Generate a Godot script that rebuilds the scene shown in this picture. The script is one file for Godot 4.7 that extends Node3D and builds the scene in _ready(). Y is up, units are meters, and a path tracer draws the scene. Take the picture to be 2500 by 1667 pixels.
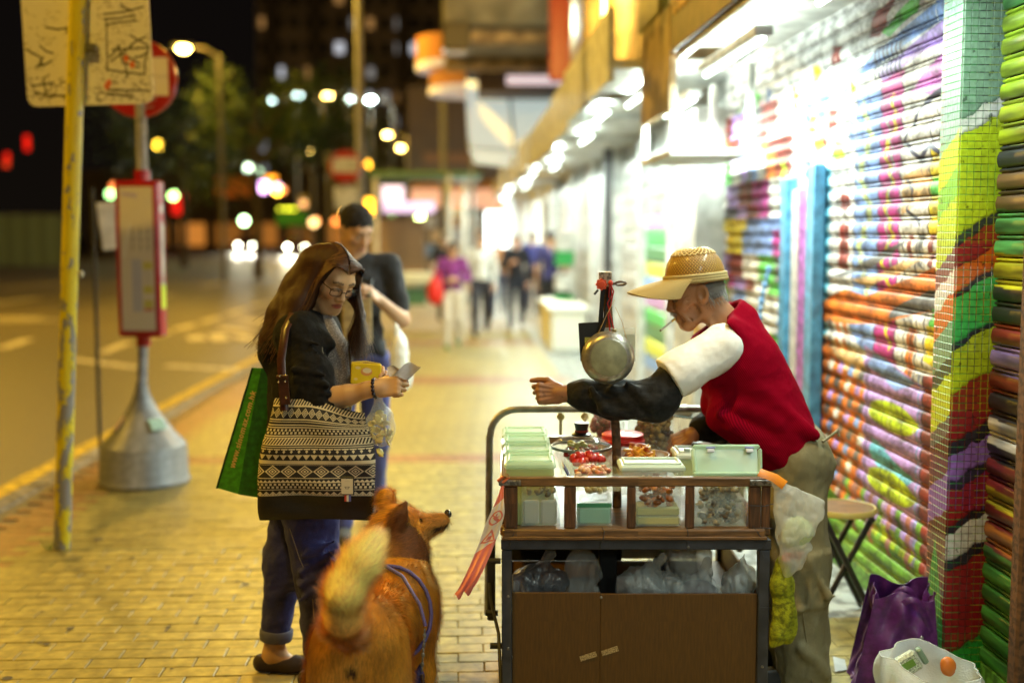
extends Node3D

var rng := RandomNumberGenerator.new()
var S := Basis(Vector3.UP, deg_to_rad(2.6938))  # the street runs a little to the left of the line of sight
var counts := {}
var tx := {}
var mats := {}


class Mb:  # collects triangles for one mesh
	var v := PackedVector3Array()
	var n := PackedVector3Array()
	var t := PackedVector2Array()
	var c := PackedColorArray()
	var ix := PackedInt32Array()
	var col := Color(1, 1, 1)

	func vert(p: Vector3, nn: Vector3, uv := Vector2.ZERO) -> int:
		v.append(p)
		n.append(nn)
		t.append(uv)
		c.append(col)
		return v.size() - 1

	func tri(a: int, b: int, d: int) -> void:
		var g := (v[b] - v[a]).cross(v[d] - v[a])
		ix.append(a)
		if g.dot(n[a] + n[b] + n[d]) > 0.0:
			ix.append(d)
			ix.append(b)
		else:
			ix.append(b)
			ix.append(d)

	func face(p: Array, nn: Vector3, uv := []) -> void:
		var k := v.size()
		for j in p.size():
			vert(p[j], nn, uv[j] if uv.size() > j else Vector2(p[j].x + p[j].z, p[j].y))
		for j in range(1, p.size() - 1):
			tri(k, k + j, k + j + 1)

	func quad(a: Vector3, b: Vector3, d: Vector3, e: Vector3, uv := []) -> void:
		face([a, b, d, e], (b - a).cross(e - a).normalized(), uv)

	func box(ctr: Vector3, size: Vector3, bas := Basis.IDENTITY, bev := 0.0) -> void:
		var h := size * 0.5
		bev = minf(bev, 0.45 * minf(size.x, minf(size.y, size.z)))
		var ax := [Vector3(1, 0, 0), Vector3(0, 1, 0), Vector3(0, 0, 1)]
		for a in 3:
			var b := (a + 1) % 3
			var d := (a + 2) % 3
			for s in [-1.0, 1.0]:
				var q := []
				for m in [[-1, -1], [1, -1], [1, 1], [-1, 1]]:
					var p := Vector3.ZERO
					p[a] = s * h[a]
					p[b] = m[0] * (h[b] - bev)
					p[d] = m[1] * (h[d] - bev)
					q.append(ctr + bas * p)
				face(q, (bas * (ax[a] * s)).normalized(), [Vector2(0, 0), Vector2(1, 0), Vector2(1, 1), Vector2(0, 1)])
		if bev <= 0.0:
			return
		for a in 3:
			var b := (a + 1) % 3
			var d := (a + 2) % 3
			for s in [-1.0, 1.0]:
				for r in [-1.0, 1.0]:
					var q := []
					for m in [[-1, 0], [1, 0], [1, 1], [-1, 1]]:
						var p := Vector3.ZERO
						p[a] = m[0] * (h[a] - bev)
						p[b] = s * (h[b] - (bev if m[1] == 1 else 0.0))
						p[d] = r * (h[d] - (0.0 if m[1] == 1 else bev))
						q.append(ctr + bas * p)
					face(q, (bas * (ax[b] * s + ax[d] * r)).normalized())
		for sx in [-1.0, 1.0]:
			for sy in [-1.0, 1.0]:
				for sz in [-1.0, 1.0]:
					var e := Vector3(sx, sy, sz)
					var q := []
					for a in 3:
						var p := e * (h - Vector3.ONE * bev)
						p[a] = e[a] * h[a]
						q.append(ctr + bas * p)
					face(q, (bas * e).normalized())

	func tube(path: Array, rad, seg := 8, caps := true) -> void:  # rad is a number or one number per point
		var up := Vector3(0.13, 0.97, 0.21)
		var first := v.size()
		var m := path.size()
		for j in m:
			var d: Vector3 = (path[mini(j + 1, m - 1)] - path[maxi(j - 1, 0)]).normalized()
			var x := up.cross(d)
			if x.length() < 0.05:
				x = Vector3(0.7, 0.1, 0.6).cross(d)
			x = x.normalized()
			up = d.cross(x)
			var r: float = rad[j] if rad is Array else rad
			for s in seg + 1:
				var a := TAU * s / seg
				var q := x * cos(a) + up * sin(a)
				vert(path[j] + q * r, q, Vector2(float(s) / seg, float(j) / maxi(1, m - 1)))
		for j in m - 1:
			for s in seg:
				var a := first + j * (seg + 1) + s
				tri(a, a + 1, a + seg + 2)
				tri(a, a + seg + 2, a + seg + 1)
		if caps:
			for e in [0, m - 1]:
				var d: Vector3 = (path[1] - path[0]).normalized() * -1.0 if e == 0 else (path[m - 1] - path[m - 2]).normalized()
				var k := vert(path[e], d)
				for s in seg + 1:
					vert(v[first + e * (seg + 1) + s], d)
				for s in seg:
					tri(k, k + 1 + s, k + 2 + s)

	func lathe(prof: Array, seg := 24, xf := Transform3D.IDENTITY, crease := 0.7) -> void:  # prof: Vector2(radius, height), in order
		var m := prof.size()
		for j in m - 1:
			var p: Vector2 = prof[j]
			var q: Vector2 = prof[j + 1]
			if p.is_equal_approx(q):
				continue
			var e := (q - p).normalized()
			var nn := Vector2(e.y, -e.x)
			var n0 := nn
			var n1 := nn
			if j > 0:
				var e0: Vector2 = (p - prof[j - 1]).normalized()
				if e0.dot(e) > crease:
					n0 = (nn + Vector2(e0.y, -e0.x)).normalized()
			if j < m - 2:
				var e1: Vector2 = (prof[j + 2] - q).normalized()
				if e1.dot(e) > crease:
					n1 = (nn + Vector2(e1.y, -e1.x)).normalized()
			var k := v.size()
			for s in seg + 1:
				var a := TAU * s / seg
				var d := Vector3(cos(a), 0, sin(a))
				vert(xf * (d * p.x + Vector3(0, p.y, 0)), (xf.basis * (d * n0.x + Vector3(0, n0.y, 0))).normalized(), Vector2(float(s) / seg, float(j) / (m - 1)))
				vert(xf * (d * q.x + Vector3(0, q.y, 0)), (xf.basis * (d * n1.x + Vector3(0, n1.y, 0))).normalized(), Vector2(float(s) / seg, float(j + 1) / (m - 1)))
			for s in seg:
				tri(k + 2 * s, k + 2 * s + 1, k + 2 * s + 3)
				tri(k + 2 * s, k + 2 * s + 3, k + 2 * s + 2)

	func grid(nu: int, nv: int, fn: Callable, thick := 0.0) -> void:  # a sheet fn(u, v); with a thickness it has a back too
		var first := v.size()
		for j in nv + 1:
			for i in nu + 1:
				vert(fn.call(float(i) / nu, float(j) / nv), Vector3.ZERO, Vector2(float(i) / nu, float(j) / nv))
		var w := nu + 1
		for j in nv + 1:
			for i in nu + 1:
				var du := v[first + j * w + mini(i + 1, nu)] - v[first + j * w + maxi(i - 1, 0)]
				var dv := v[first + mini(j + 1, nv) * w + i] - v[first + maxi(j - 1, 0) * w + i]
				var nn := du.cross(dv)
				n[first + j * w + i] = nn.normalized() if nn.length() > 1e-12 else Vector3.UP
		for j in nv:
			for i in nu:
				var a := first + j * w + i
				tri(a, a + 1, a + w + 1)
				tri(a, a + w + 1, a + w)
		if thick > 0.0:
			var back := v.size()
			for k in w * (nv + 1):
				vert(v[first + k] - n[first + k] * thick, -n[first + k], t[first + k])
			for j in nv:
				for i in nu:
					var a := back + j * w + i
					tri(a, a + 1, a + w + 1)
					tri(a, a + w + 1, a + w)
			for e in [[0, 1, nu, 0], [nv * w, 1, nu, 0], [0, w, nv, 0], [nu, w, nv, 0]]:
				for s in e[2]:
					var a: int = e[0] + s * e[1]
					var b: int = a + e[1]
					quad(v[first + a], v[first + b], v[back + b], v[back + a])

	func ell(ctr: Vector3, r: Vector3, bas := Basis.IDENTITY, seg := 10, ring := 6, bump := 0.0, ph := 0.0) -> void:
		var first := v.size()
		for j in ring + 1:
			var b := PI * j / ring
			for s in seg + 1:
				var a := TAU * s / seg
				var d := Vector3(sin(b) * cos(a), cos(b), sin(b) * sin(a))
				var w := 1.0 + bump * (sin(3.0 * a + ph + 4.0 * d.y) * sin(b) + 0.6 * sin(5.0 * d.y + ph * 2.0 + 2.0 * a) * sin(b))
				vert(ctr + bas * (d * r * w), (bas * (d / r)).normalized(), Vector2(float(s) / seg, float(j) / ring))
		for j in ring:
			for s in seg:
				var a := first + j * (seg + 1) + s
				tri(a, a + 1, a + seg + 2)
				tri(a, a + seg + 2, a + seg + 1)

	func blade(p: Vector3, tip: Vector3, w: Vector3, nn: Vector3) -> void:
		var a := vert(p - w, nn)
		vert(p + w, nn, Vector2(1, 0))
		vert(tip, nn, Vector2(0.5, 1))
		tri(a, a + 1, a + 2)

	func ribbon(pts: Array, w: float, nn: Vector3, taper := 0.3) -> void:
		var first := v.size()
		var m := pts.size()
		for j in m:
			var d: Vector3 = (pts[mini(j + 1, m - 1)] - pts[maxi(j - 1, 0)]).normalized()
			var side := d.cross(nn).normalized() * w * lerpf(1.0, taper, float(j) / (m - 1))
			var k := side.cross(d).normalized()
			if k.dot(nn) < 0:
				k = -k
			vert(pts[j] - side, (k - side.normalized() * 0.5).normalized(), Vector2(0, float(j) / (m - 1)))
			vert(pts[j] + side, (k + side.normalized() * 0.5).normalized(), Vector2(1, float(j) / (m - 1)))
		for j in m - 1:
			var a := first + j * 2
			tri(a, a + 1, a + 3)
			tri(a, a + 3, a + 2)

	func prism(pts: Array, depth: float, xf := Transform3D.IDENTITY) -> void:  # outline in x, y, pushed along z
		var pk := PackedVector2Array(pts)
		var tri_ := Geometry2D.triangulate_polygon(pk)
		for s in [0.5, -0.5]:
			var k := v.size()
			for p in pts:
				vert(xf * Vector3(p.x, p.y, s * depth), (xf.basis * Vector3(0, 0, signf(s))).normalized(), p)
			for j in range(0, tri_.size(), 3):
				tri(k + tri_[j], k + tri_[j + 1], k + tri_[j + 2])
		var turn := -1.0 if Geometry2D.is_polygon_clockwise(pk) else 1.0
		for j in pts.size():
			var a: Vector2 = pts[j]
			var b: Vector2 = pts[(j + 1) % pts.size()]
			var e := (b - a).normalized() * turn
			face([xf * Vector3(a.x, a.y, 0.5 * depth), xf * Vector3(b.x, b.y, 0.5 * depth), xf * Vector3(b.x, b.y, -0.5 * depth), xf * Vector3(a.x, a.y, -0.5 * depth)], (xf.basis * Vector3(e.y, -e.x, 0)).normalized())

	func join(o: Mb) -> void:
		var k := v.size()
		v.append_array(o.v)
		n.append_array(o.n)
		t.append_array(o.t)
		c.append_array(o.c)
		for j in o.ix:
			ix.append(j + k)

	func paint(fn: Callable) -> void:
		for j in v.size():
			c[j] = fn.call(v[j], n[j])

	func face_out(fn: Callable) -> void:  # turns normals that point against fn(p), then winds the triangles by them
		for j in v.size():
			if n[j].dot(fn.call(v[j])) < 0.0:
				n[j] = -n[j]
		var old := ix
		ix = PackedInt32Array()
		for j in range(0, old.size(), 3):
			tri(old[j], old[j + 1], old[j + 2])

	func mesh() -> ArrayMesh:
		var a := []
		a.resize(Mesh.ARRAY_MAX)
		a[Mesh.ARRAY_VERTEX] = v
		a[Mesh.ARRAY_NORMAL] = n
		a[Mesh.ARRAY_TEX_UV] = t
		a[Mesh.ARRAY_COLOR] = c
		a[Mesh.ARRAY_INDEX] = ix
		var m := ArrayMesh.new()
		m.add_surface_from_arrays(Mesh.PRIMITIVE_TRIANGLES, a)
		return m


class Sdf:  # a body as joined distances, meshed by surface nets
	var ops := []
	var noise: FastNoiseLite
	var amp := 0.0
	var stretch := Vector3.ONE

	func cap(a: Vector3, b: Vector3, ra: float, rb := -1.0, k := 0.02, sub := false) -> void:
		ops.append([0, k, sub, a, b, ra, rb if rb >= 0.0 else ra, Basis.IDENTITY])

	func chain(p: Array, r: Array, k := 0.02) -> void:
		for j in p.size() - 1:
			cap(p[j], p[j + 1], r[j], r[j + 1], k)

	func ell(ctr: Vector3, r: Vector3, bas := Basis.IDENTITY, k := 0.02, sub := false) -> void:
		ops.append([1, k, sub, ctr, r, 0.0, 0.0, bas.inverse()])

	func rbox(ctr: Vector3, half: Vector3, bas := Basis.IDENTITY, rad := 0.01, k := 0.01, sub := false) -> void:
		ops.append([2, k, sub, ctr, half - Vector3.ONE * rad, rad, 0.0, bas.inverse()])

	func cut(p: Vector3, nn: Vector3, k := 0.0) -> void:  # takes away what lies on the side that nn points to
		ops.append([3, k, true, p, nn.normalized(), 0.0, 0.0, Basis.IDENTITY])

	func build(cell: float) -> Mb:
		var lo := Vector3(1e9, 1e9, 1e9)
		var hi := -lo
		var boxes := []
		for o in ops:
			var l: Vector3 = o[3]
			var h: Vector3 = o[3]
			if o[0] == 0:
				l = (o[3] - Vector3.ONE * o[5]).min(o[4] - Vector3.ONE * o[6])
				h = (o[3] + Vector3.ONE * o[5]).max(o[4] + Vector3.ONE * o[6])
			elif o[0] != 3:
				var b: Basis = o[7].inverse()
				var r: Vector3 = o[4] + Vector3.ONE * o[5]
				var e := Vector3.ZERO
				for j in 3:
					e += (b[j] * r[j]).abs()
				if o[0] == 1:
					e = Vector3.ZERO
					for j in 3:
						e[j] = sqrt((b.x[j] * r.x) ** 2 + (b.y[j] * r.y) ** 2 + (b.z[j] * r.z) ** 2)
				l = o[3] - e
				h = o[3] + e
			boxes.append([l, h])
			if not o[2]:
				lo = lo.min(l)
				hi = hi.max(h)
		var pad := cell * 2.0 + amp + 0.004
		lo -= Vector3.ONE * pad
		hi += Vector3.ONE * pad
		var nx := int((hi.x - lo.x) / cell) + 2
		var ny := int((hi.y - lo.y) / cell) + 2
		var nz := int((hi.z - lo.z) / cell) + 2
		var f := PackedFloat32Array()
		f.resize(nx * ny * nz)
		f.fill(1.0)
		for q in ops.size():
			var o: Array = ops[q]
			var kind: int = o[0]
			var k: float = maxf(o[1], 1e-5)
			var sub: bool = o[2]
			var mg := k + cell * 2.5 + amp
			var i0 := 0
			var j0 := 0
			var k0 := 0
			var i1 := nx - 1
			var j1 := ny - 1
			var k1 := nz - 1
			if kind != 3:
				var l: Vector3 = (boxes[q][0] - Vector3.ONE * mg - lo) / cell
				var h: Vector3 = (boxes[q][1] + Vector3.ONE * mg - lo) / cell
				i0 = maxi(0, int(l.x))
				j0 = maxi(0, int(l.y))
				k0 = maxi(0, int(l.z))
				i1 = mini(nx - 1, int(h.x) + 1)
				j1 = mini(ny - 1, int(h.y) + 1)
				k1 = mini(nz - 1, int(h.z) + 1)
			var a: Vector3 = o[3]
			var b: Vector3 = o[4]
			var ra: float = o[5]
			var rb: float = o[6]
			var inv: Basis = o[7]
			var ab := b - a
			var abl := 1.0 / maxf(ab.length_squared(), 1e-9)
			var ri := Vector3.ONE / b if kind == 1 else Vector3.ONE
			var ri2 := ri * ri
			for kk in range(k0, k1 + 1):
				for jj in range(j0, j1 + 1):
					var at := (kk * ny + jj) * nx + i0
					var p := lo + Vector3(i0, jj, kk) * cell
					for ii in range(i0, i1 + 1):
						var d: float
						if kind == 0:
							var w := p - a
							var s := clampf(w.dot(ab) * abl, 0.0, 1.0)
							d = (w - ab * s).length() - (ra + (rb - ra) * s)
						elif kind == 1:
							var w := inv * (p - a)
							var m := (w * ri).length()
							d = m * (m - 1.0) / maxf((w * ri2).length(), 1e-6)
						elif kind == 2:
							var w := (inv * (p - a)).abs() - b
							d = w.max(Vector3.ZERO).length() + minf(maxf(w.x, maxf(w.y, w.z)), 0.0) - ra
						else:
							d = (p - a).dot(b)
							d = -d
						var g := f[at]
						if sub:
							d = -d
							var e := k - absf(g - d)
							f[at] = maxf(g, d) + (e * e * 0.25 / k if e > 0.0 else 0.0)
						else:
							var e := k - absf(g - d)
							f[at] = minf(g, d) - (e * e * 0.25 / k if e > 0.0 else 0.0)
						at += 1
						p.x += cell
		if noise:
			var at := 0
			for kk in nz:
				for jj in ny:
					for ii in nx:
						if absf(f[at]) < amp + cell * 2.0:
							var p := (lo + Vector3(ii, jj, kk) * cell) * stretch
							f[at] += amp * noise.get_noise_3d(p.x, p.y, p.z)
						at += 1
		var out := Mb.new()
		var id := PackedInt32Array()
		id.resize(nx * ny * nz)
		id.fill(-1)
		var sy := nx
		var sz := nx * ny
		for kk in nz - 1:
			for jj in ny - 1:
				var at := (kk * ny + jj) * nx
				for ii in nx - 1:
					var c0 := f[at]
					var c1 := f[at + 1]
					var c2 := f[at + sy]
					var c3 := f[at + sy + 1]
					var c4 := f[at + sz]
					var c5 := f[at + sz + 1]
					var c6 := f[at + sz + sy]
					var c7 := f[at + sz + sy + 1]
					var m := int(c0 < 0) + int(c1 < 0) + int(c2 < 0) + int(c3 < 0) + int(c4 < 0) + int(c5 < 0) + int(c6 < 0) + int(c7 < 0)
					if m > 0 and m < 8:
						var cc := [c0, c1, c2, c3, c4, c5, c6, c7]
						var sum := Vector3.ZERO
						var num := 0
						for e in [[0, 1], [2, 3], [4, 5], [6, 7], [0, 2], [1, 3], [4, 6], [5, 7], [0, 4], [1, 5], [2, 6], [3, 7]]:
							var va: float = cc[e[0]]
							var vb: float = cc[e[1]]
							if (va < 0) != (vb < 0):
								var s := va / (va - vb)
								var pa := Vector3(e[0] & 1, (e[0] >> 1) & 1, e[0] >> 2)
								var pb := Vector3(e[1] & 1, (e[1] >> 1) & 1, e[1] >> 2)
								sum += pa.lerp(pb, s)
								num += 1
						var gx := c1 + c3 + c5 + c7 - c0 - c2 - c4 - c6
						var gy := c2 + c3 + c6 + c7 - c0 - c1 - c4 - c5
						var gz := c4 + c5 + c6 + c7 - c0 - c1 - c2 - c3
						id[at] = out.vert(lo + (Vector3(ii, jj, kk) + sum / num) * cell, Vector3(gx, gy, gz).normalized())
					at += 1
		for kk in range(1, nz - 1):
			for jj in range(1, ny - 1):
				var at := (kk * ny + jj) * nx + 1
				for ii in range(1, nx - 1):
					var s := f[at] < 0
					if s != (f[at + 1] < 0):
						_q(out, id[at], id[at - sy], id[at - sy - sz], id[at - sz])
					if s != (f[at + sy] < 0):
						_q(out, id[at], id[at - 1], id[at - 1 - sz], id[at - sz])
					if s != (f[at + sz] < 0):
						_q(out, id[at], id[at - 1], id[at - 1 - sy], id[at - sy])
					at += 1
		return out

	func _q(m: Mb, a: int, b: int, d: int, e: int) -> void:
		if a < 0 or b < 0 or d < 0 or e < 0:
			return
		m.tri(a, b, d)
		m.tri(a, d, e)


func lin(r: float, g: float, b: float, a := 1.0) -> Color:
	var q := Color(r, g, b).linear_to_srgb()
	q.a = a
	return q


func noise_tex(key: String, freq: float, lo: float, hi: float, size := 256, kind := FastNoiseLite.TYPE_SIMPLEX_SMOOTH, octaves := 4, edge := [0.0, 1.0]) -> Texture2D:
	if not tx.has(key):
		var nz := FastNoiseLite.new()
		nz.noise_type = kind
		nz.frequency = freq
		nz.fractal_octaves = octaves
		nz.seed = key.hash() % 1000
		var g := Gradient.new()
		g.offsets = PackedFloat32Array([edge[0], edge[1]])
		g.colors = PackedColorArray([Color(lo, lo, lo), Color(hi, hi, hi)])
		var t := NoiseTexture2D.new()
		t.width = size
		t.height = size
		t.seamless = true
		t.noise = nz
		t.color_ramp = g
		tx[key] = t
	return tx[key]


func mat(col: Color, rough := 0.7, o := {}) -> StandardMaterial3D:
	var m := StandardMaterial3D.new()
	m.albedo_color = col
	m.roughness = rough
	m.metallic = o.get("metal", 0.0)
	m.metallic_specular = o.get("spec", 0.5)
	if o.has("tex"):
		m.albedo_texture = o.tex
	if o.has("bump"):
		m.heightmap_enabled = true
		m.heightmap_texture = o.bump
		m.heightmap_scale = o.get("depth", 0.1)
	if o.has("rtex"):
		m.roughness_texture = o.rtex
	if o.has("tri"):
		m.uv1_triplanar = true
		m.uv1_scale = o.tri if o.tri is Vector3 else Vector3.ONE * o.tri
		m.uv1_world_triplanar = o.get("world", false)
	if o.has("uv"):
		m.uv1_scale = o.uv
	if o.get("vc", false):
		m.vertex_color_use_as_albedo = true
	if o.has("glow"):
		m.emission_enabled = true
		m.emission = o.get("gcol", col)
		m.emission_energy_multiplier = o.glow
	if o.get("clear", false):
		m.transparency = BaseMaterial3D.TRANSPARENCY_ALPHA
	if o.has("back"):
		m.backlight_enabled = true
		m.backlight = o.back
	if o.has("coat"):
		m.clearcoat_enabled = true
		m.clearcoat = o.coat
		m.clearcoat_roughness = o.get("coatr", 0.15)
	if o.has("rim"):
		m.rim_enabled = true
		m.rim = o.rim
		m.rim_tint = 0.6
	if o.has("sss"):
		m.subsurf_scatter_enabled = true
		m.subsurf_scatter_strength = o.sss
	return m


func numbered(parent: Node, called: String) -> String:
	var key := str(parent.get_instance_id()) + called
	var k: int = counts.get(key, 0)
	counts[key] = k + 1
	return called if k == 0 else "%s_%03d" % [called, k]


func tag(o: Node3D, label := "", category := "", group := "", kind := "") -> Node3D:
	if label:
		o.set_meta("label", label)
	if category:
		o.set_meta("category", category)
	if group:
		o.set_meta("group", group)
	if kind:
		o.set_meta("kind", kind)
	return o


func thing(called: String, label: String, category: String, at := Vector3.ZERO, turn := 0.0, group := "") -> Node3D:
	var o := Node3D.new()
	o.name = numbered(self, called)
	add_child(o, true)
	o.position = at
	o.rotation.y = turn
	return tag(o, label, category, group)


func part(called: String, m, material: Material, parent: Node = self) -> MeshInstance3D:
	var o := MeshInstance3D.new()
	o.name = numbered(parent, called)
	o.mesh = m.mesh() if m is Mb else m
	o.material_override = material
	parent.add_child(o, true)
	return o


func struct(called: String, m, material: Material, label := "") -> MeshInstance3D:
	var o := part(called, m, material)
	o.set_meta("kind", "structure")
	if label:
		o.set_meta("label", label)
	return o


func dup(o: Node3D, label: String, at: Vector3, turn := 0.0) -> Node3D:
	var q: Node3D = o.duplicate()
	q.name = numbered(self, String(o.name).rstrip("0123456789").rstrip("_"))
	add_child(q, true)
	q.position = at
	q.rotation.y = turn
	q.set_meta("label", label)
	return q


func sp(x: float, y: float, d: float) -> Vector3:  # a point of the street: across, up, along
	return S * Vector3(x, y, -d)


func along(t: Vector3, f: Vector3, up := Vector3.UP) -> Transform3D:  # place t, z axis along f
	var z := f.normalized()
	var x := up.cross(z).normalized()
	return Transform3D(Basis(x, z.cross(x), z), t)


func blank(w: int, h: int, c := Color(0, 0, 0, 0)) -> Image:
	var im := Image.create_empty(w, h, false, Image.FORMAT_RGBA8)
	im.fill(c)
	return im


func poly(im: Image, p: Array, c: Color) -> void:  # a filled outline; points in pixels
	var y0 := 99999.0
	var y1 := -99999.0
	for q in p:
		y0 = minf(y0, q.y)
		y1 = maxf(y1, q.y)
	for y in range(maxi(0, int(y0)), mini(im.get_height(), int(y1) + 1)):
		var xs := []
		for j in p.size():
			var a: Vector2 = p[j]
			var b: Vector2 = p[(j + 1) % p.size()]
			if (a.y <= y + 0.5) != (b.y <= y + 0.5):
				xs.append(a.x + (y + 0.5 - a.y) / (b.y - a.y) * (b.x - a.x))
		xs.sort()
		for j in range(0, xs.size() - 1, 2):
			var l := maxi(0, roundi(xs[j]))
			im.fill_rect(Rect2i(l, y, maxi(0, mini(im.get_width(), roundi(xs[j + 1])) - l), 1), c)


func stroke(im: Image, p: Array, w: float, c: Color) -> void:
	for j in p.size() - 1:
		var a: Vector2 = p[j]
		var b: Vector2 = p[j + 1]
		var d := (b - a).normalized() * w * 0.5
		var e := Vector2(-d.y, d.x)
		poly(im, [a - d + e, b + d + e, b + d - e, a - d - e], c)


func disc(im: Image, q: Vector2, rx: float, ry: float, c: Color, turn := 0.0) -> void:
	var p := []
	for k in 28:
		p.append(q + Vector2(cos(TAU * k / 28) * rx, sin(TAU * k / 28) * ry).rotated(turn))
	poly(im, p, c)


func picture(im: Image) -> ImageTexture:
	return ImageTexture.create_from_image(im)


func hsh(k: float) -> float:
	return fposmod(sin(k * 127.1 + 11.7) * 43758.5453, 1.0)


func omni(at: Vector3, col: Color, energy: float, size: float, parent: Node = self) -> OmniLight3D:
	var l := OmniLight3D.new()
	l.name = numbered(parent, "lamp_light")
	l.light_color = col
	l.light_energy = energy
	l.light_size = size
	l.omni_range = 60.0
	l.omni_attenuation = 2.0
	l.shadow_enabled = true
	parent.add_child(l, true)
	l.position = at
	return l


const SODIUM := Color(1.0, 0.79, 0.28)
const COOL := Color(0.93, 1.0, 0.95)


func _ready() -> void:
	rng.seed = 7
	# camera
	var cam := Camera3D.new()
	cam.name = "camera"
	cam.position = Vector3(0, 1.62, 0)
	cam.rotation_degrees = Vector3(-5.1526, 0, 0)
	cam.fov = 32.0708
	cam.near = 0.05
	cam.far = 900.0
	var lens := CameraAttributesPhysical.new()
	lens.frustum_focal_length = 41.76
	lens.frustum_focus_distance = 3.85
	lens.exposure_aperture = 1.0
	lens.frustum_near = 0.05
	lens.frustum_far = 900.0
	cam.attributes = lens
	add_child(cam)
	cam.current = true
	# night sky
	var sky := ProceduralSkyMaterial.new()
	sky.sky_top_color = lin(0.0022, 0.0018, 0.002)
	sky.sky_horizon_color = lin(0.005, 0.0036, 0.0025)
	sky.ground_bottom_color = lin(0.004, 0.003, 0.002)
	sky.ground_horizon_color = lin(0.008, 0.006, 0.004)
	var env := Environment.new()
	env.background_mode = Environment.BG_SKY
	env.sky = Sky.new()
	env.sky.sky_material = sky
	env.background_energy_multiplier = 1.0
	env.tonemap_mode = Environment.TONE_MAPPER_LINEAR
	env.tonemap_exposure = 1.12
	env.sdfgi_enabled = true
	env.ssao_enabled = true
	env.ssil_enabled = true
	var we := WorldEnvironment.new()
	we.name = "night_environment"
	we.environment = env
	add_child(we)
	build_materials()
	build_ground()
	build_shops()
	build_far_street()
	build_left_street()
	build_passers()
	build_cart()
	build_wares()
	build_vendor()
	build_woman()
	build_dog()
	build_bags()


func build_materials() -> void:
	var soft := noise_tex("soft", 0.02, 0.62, 1.0)
	var fine := noise_tex("fine", 0.09, 0.0, 1.0)
	var stain := noise_tex("stain", 0.012, 0.62, 1.0, 512, FastNoiseLite.TYPE_SIMPLEX_SMOOTH, 5, [0.25, 0.6])
	var speck := noise_tex("speck", 0.2, 0.55, 1.0, 256, FastNoiseLite.TYPE_SIMPLEX, 3, [0.3, 0.6])
	mats.asphalt = mat(lin(0.15, 0.12, 0.07), 0.55, {tex = speck, bump = fine, depth = 0.25, tri = 0.9, world = true})
	mats.ground = mat(lin(0.04, 0.04, 0.035), 0.9)
	mats.slab = mat(lin(0.4, 0.35, 0.26), 0.5, {tex = soft, bump = fine, depth = 0.06, tri = 0.8, world = true})
	mats.joint = mat(lin(0.3, 0.24, 0.12), 0.9, {tex = speck, tri = 3.0, world = true})
	for k in 4:
		var f: float = [1.0, 0.94, 1.05, 0.88][k]
		mats["paver%d" % k] = mat(lin(0.42 * f, 0.33 * f, 0.085 * f), 0.46, {tex = soft, bump = fine, depth = 0.05, tri = 2.3, world = true})
	mats.paver_vc = mat(Color(1, 1, 1), 0.46, {tex = soft, bump = fine, depth = 0.05, tri = 2.3, world = true, vc = true})
	mats.concrete = mat(lin(0.34, 0.37, 0.36), 0.75, {tex = stain, bump = fine, depth = 0.15, tri = 1.4, world = true})
	mats.kerb = mat(lin(0.27, 0.24, 0.19), 0.8, {tex = stain, bump = fine, depth = 0.2, tri = 1.5, world = true})
	mats.yellow_line = mat(lin(0.62, 0.42, 0.02), 0.6, {tex = stain, tri = 1.5, world = true})
	mats.white_line = mat(lin(0.78, 0.7, 0.52), 0.6, {tex = stain, tri = 1.2, world = true})
	mats.wall = mat(lin(0.62, 0.64, 0.62), 0.6, {tex = soft, tri = 0.9, world = true})
	mats.white_paint = mat(lin(0.78, 0.8, 0.78), 0.45, {tex = soft, tri = 0.8, world = true})
	mats.beige = mat(lin(0.5, 0.36, 0.2), 0.7, {tex = stain, tri = 0.4, world = true})
	mats.dark = mat(lin(0.012, 0.012, 0.013), 0.7)
	mats.black_plastic = mat(lin(0.014, 0.014, 0.015), 0.35)
	mats.steel = mat(lin(0.42, 0.42, 0.4), 0.38, {metal = 0.85, tex = soft, tri = 2.0})
	mats.grey_paint = mat(lin(0.42, 0.42, 0.46), 0.5, {tex = soft, tri = 2.0})
	mats.tube = mat(Color(1, 1, 1), 0.5, {glow = 7.0, gcol = COOL})
	mats.sodium_bulb = mat(Color(1, 1, 1), 0.5, {glow = 60.0, gcol = Color(1.0, 0.83, 0.42)})
	mats.white_bulb = mat(Color(1, 1, 1), 0.5, {glow = 60.0, gcol = Color(0.86, 1.0, 0.97)})
	mats.post_paint = mat(lin(0.13, 0.12, 0.11), 0.6)
	mats.rust = mat(lin(0.13, 0.06, 0.025), 0.8, {tex = stain, bump = fine, depth = 0.1, tri = 5.0})
	mats.brown_sign = mat(lin(0.16, 0.07, 0.025), 0.55, {tex = soft, tri = 1.0})


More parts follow.
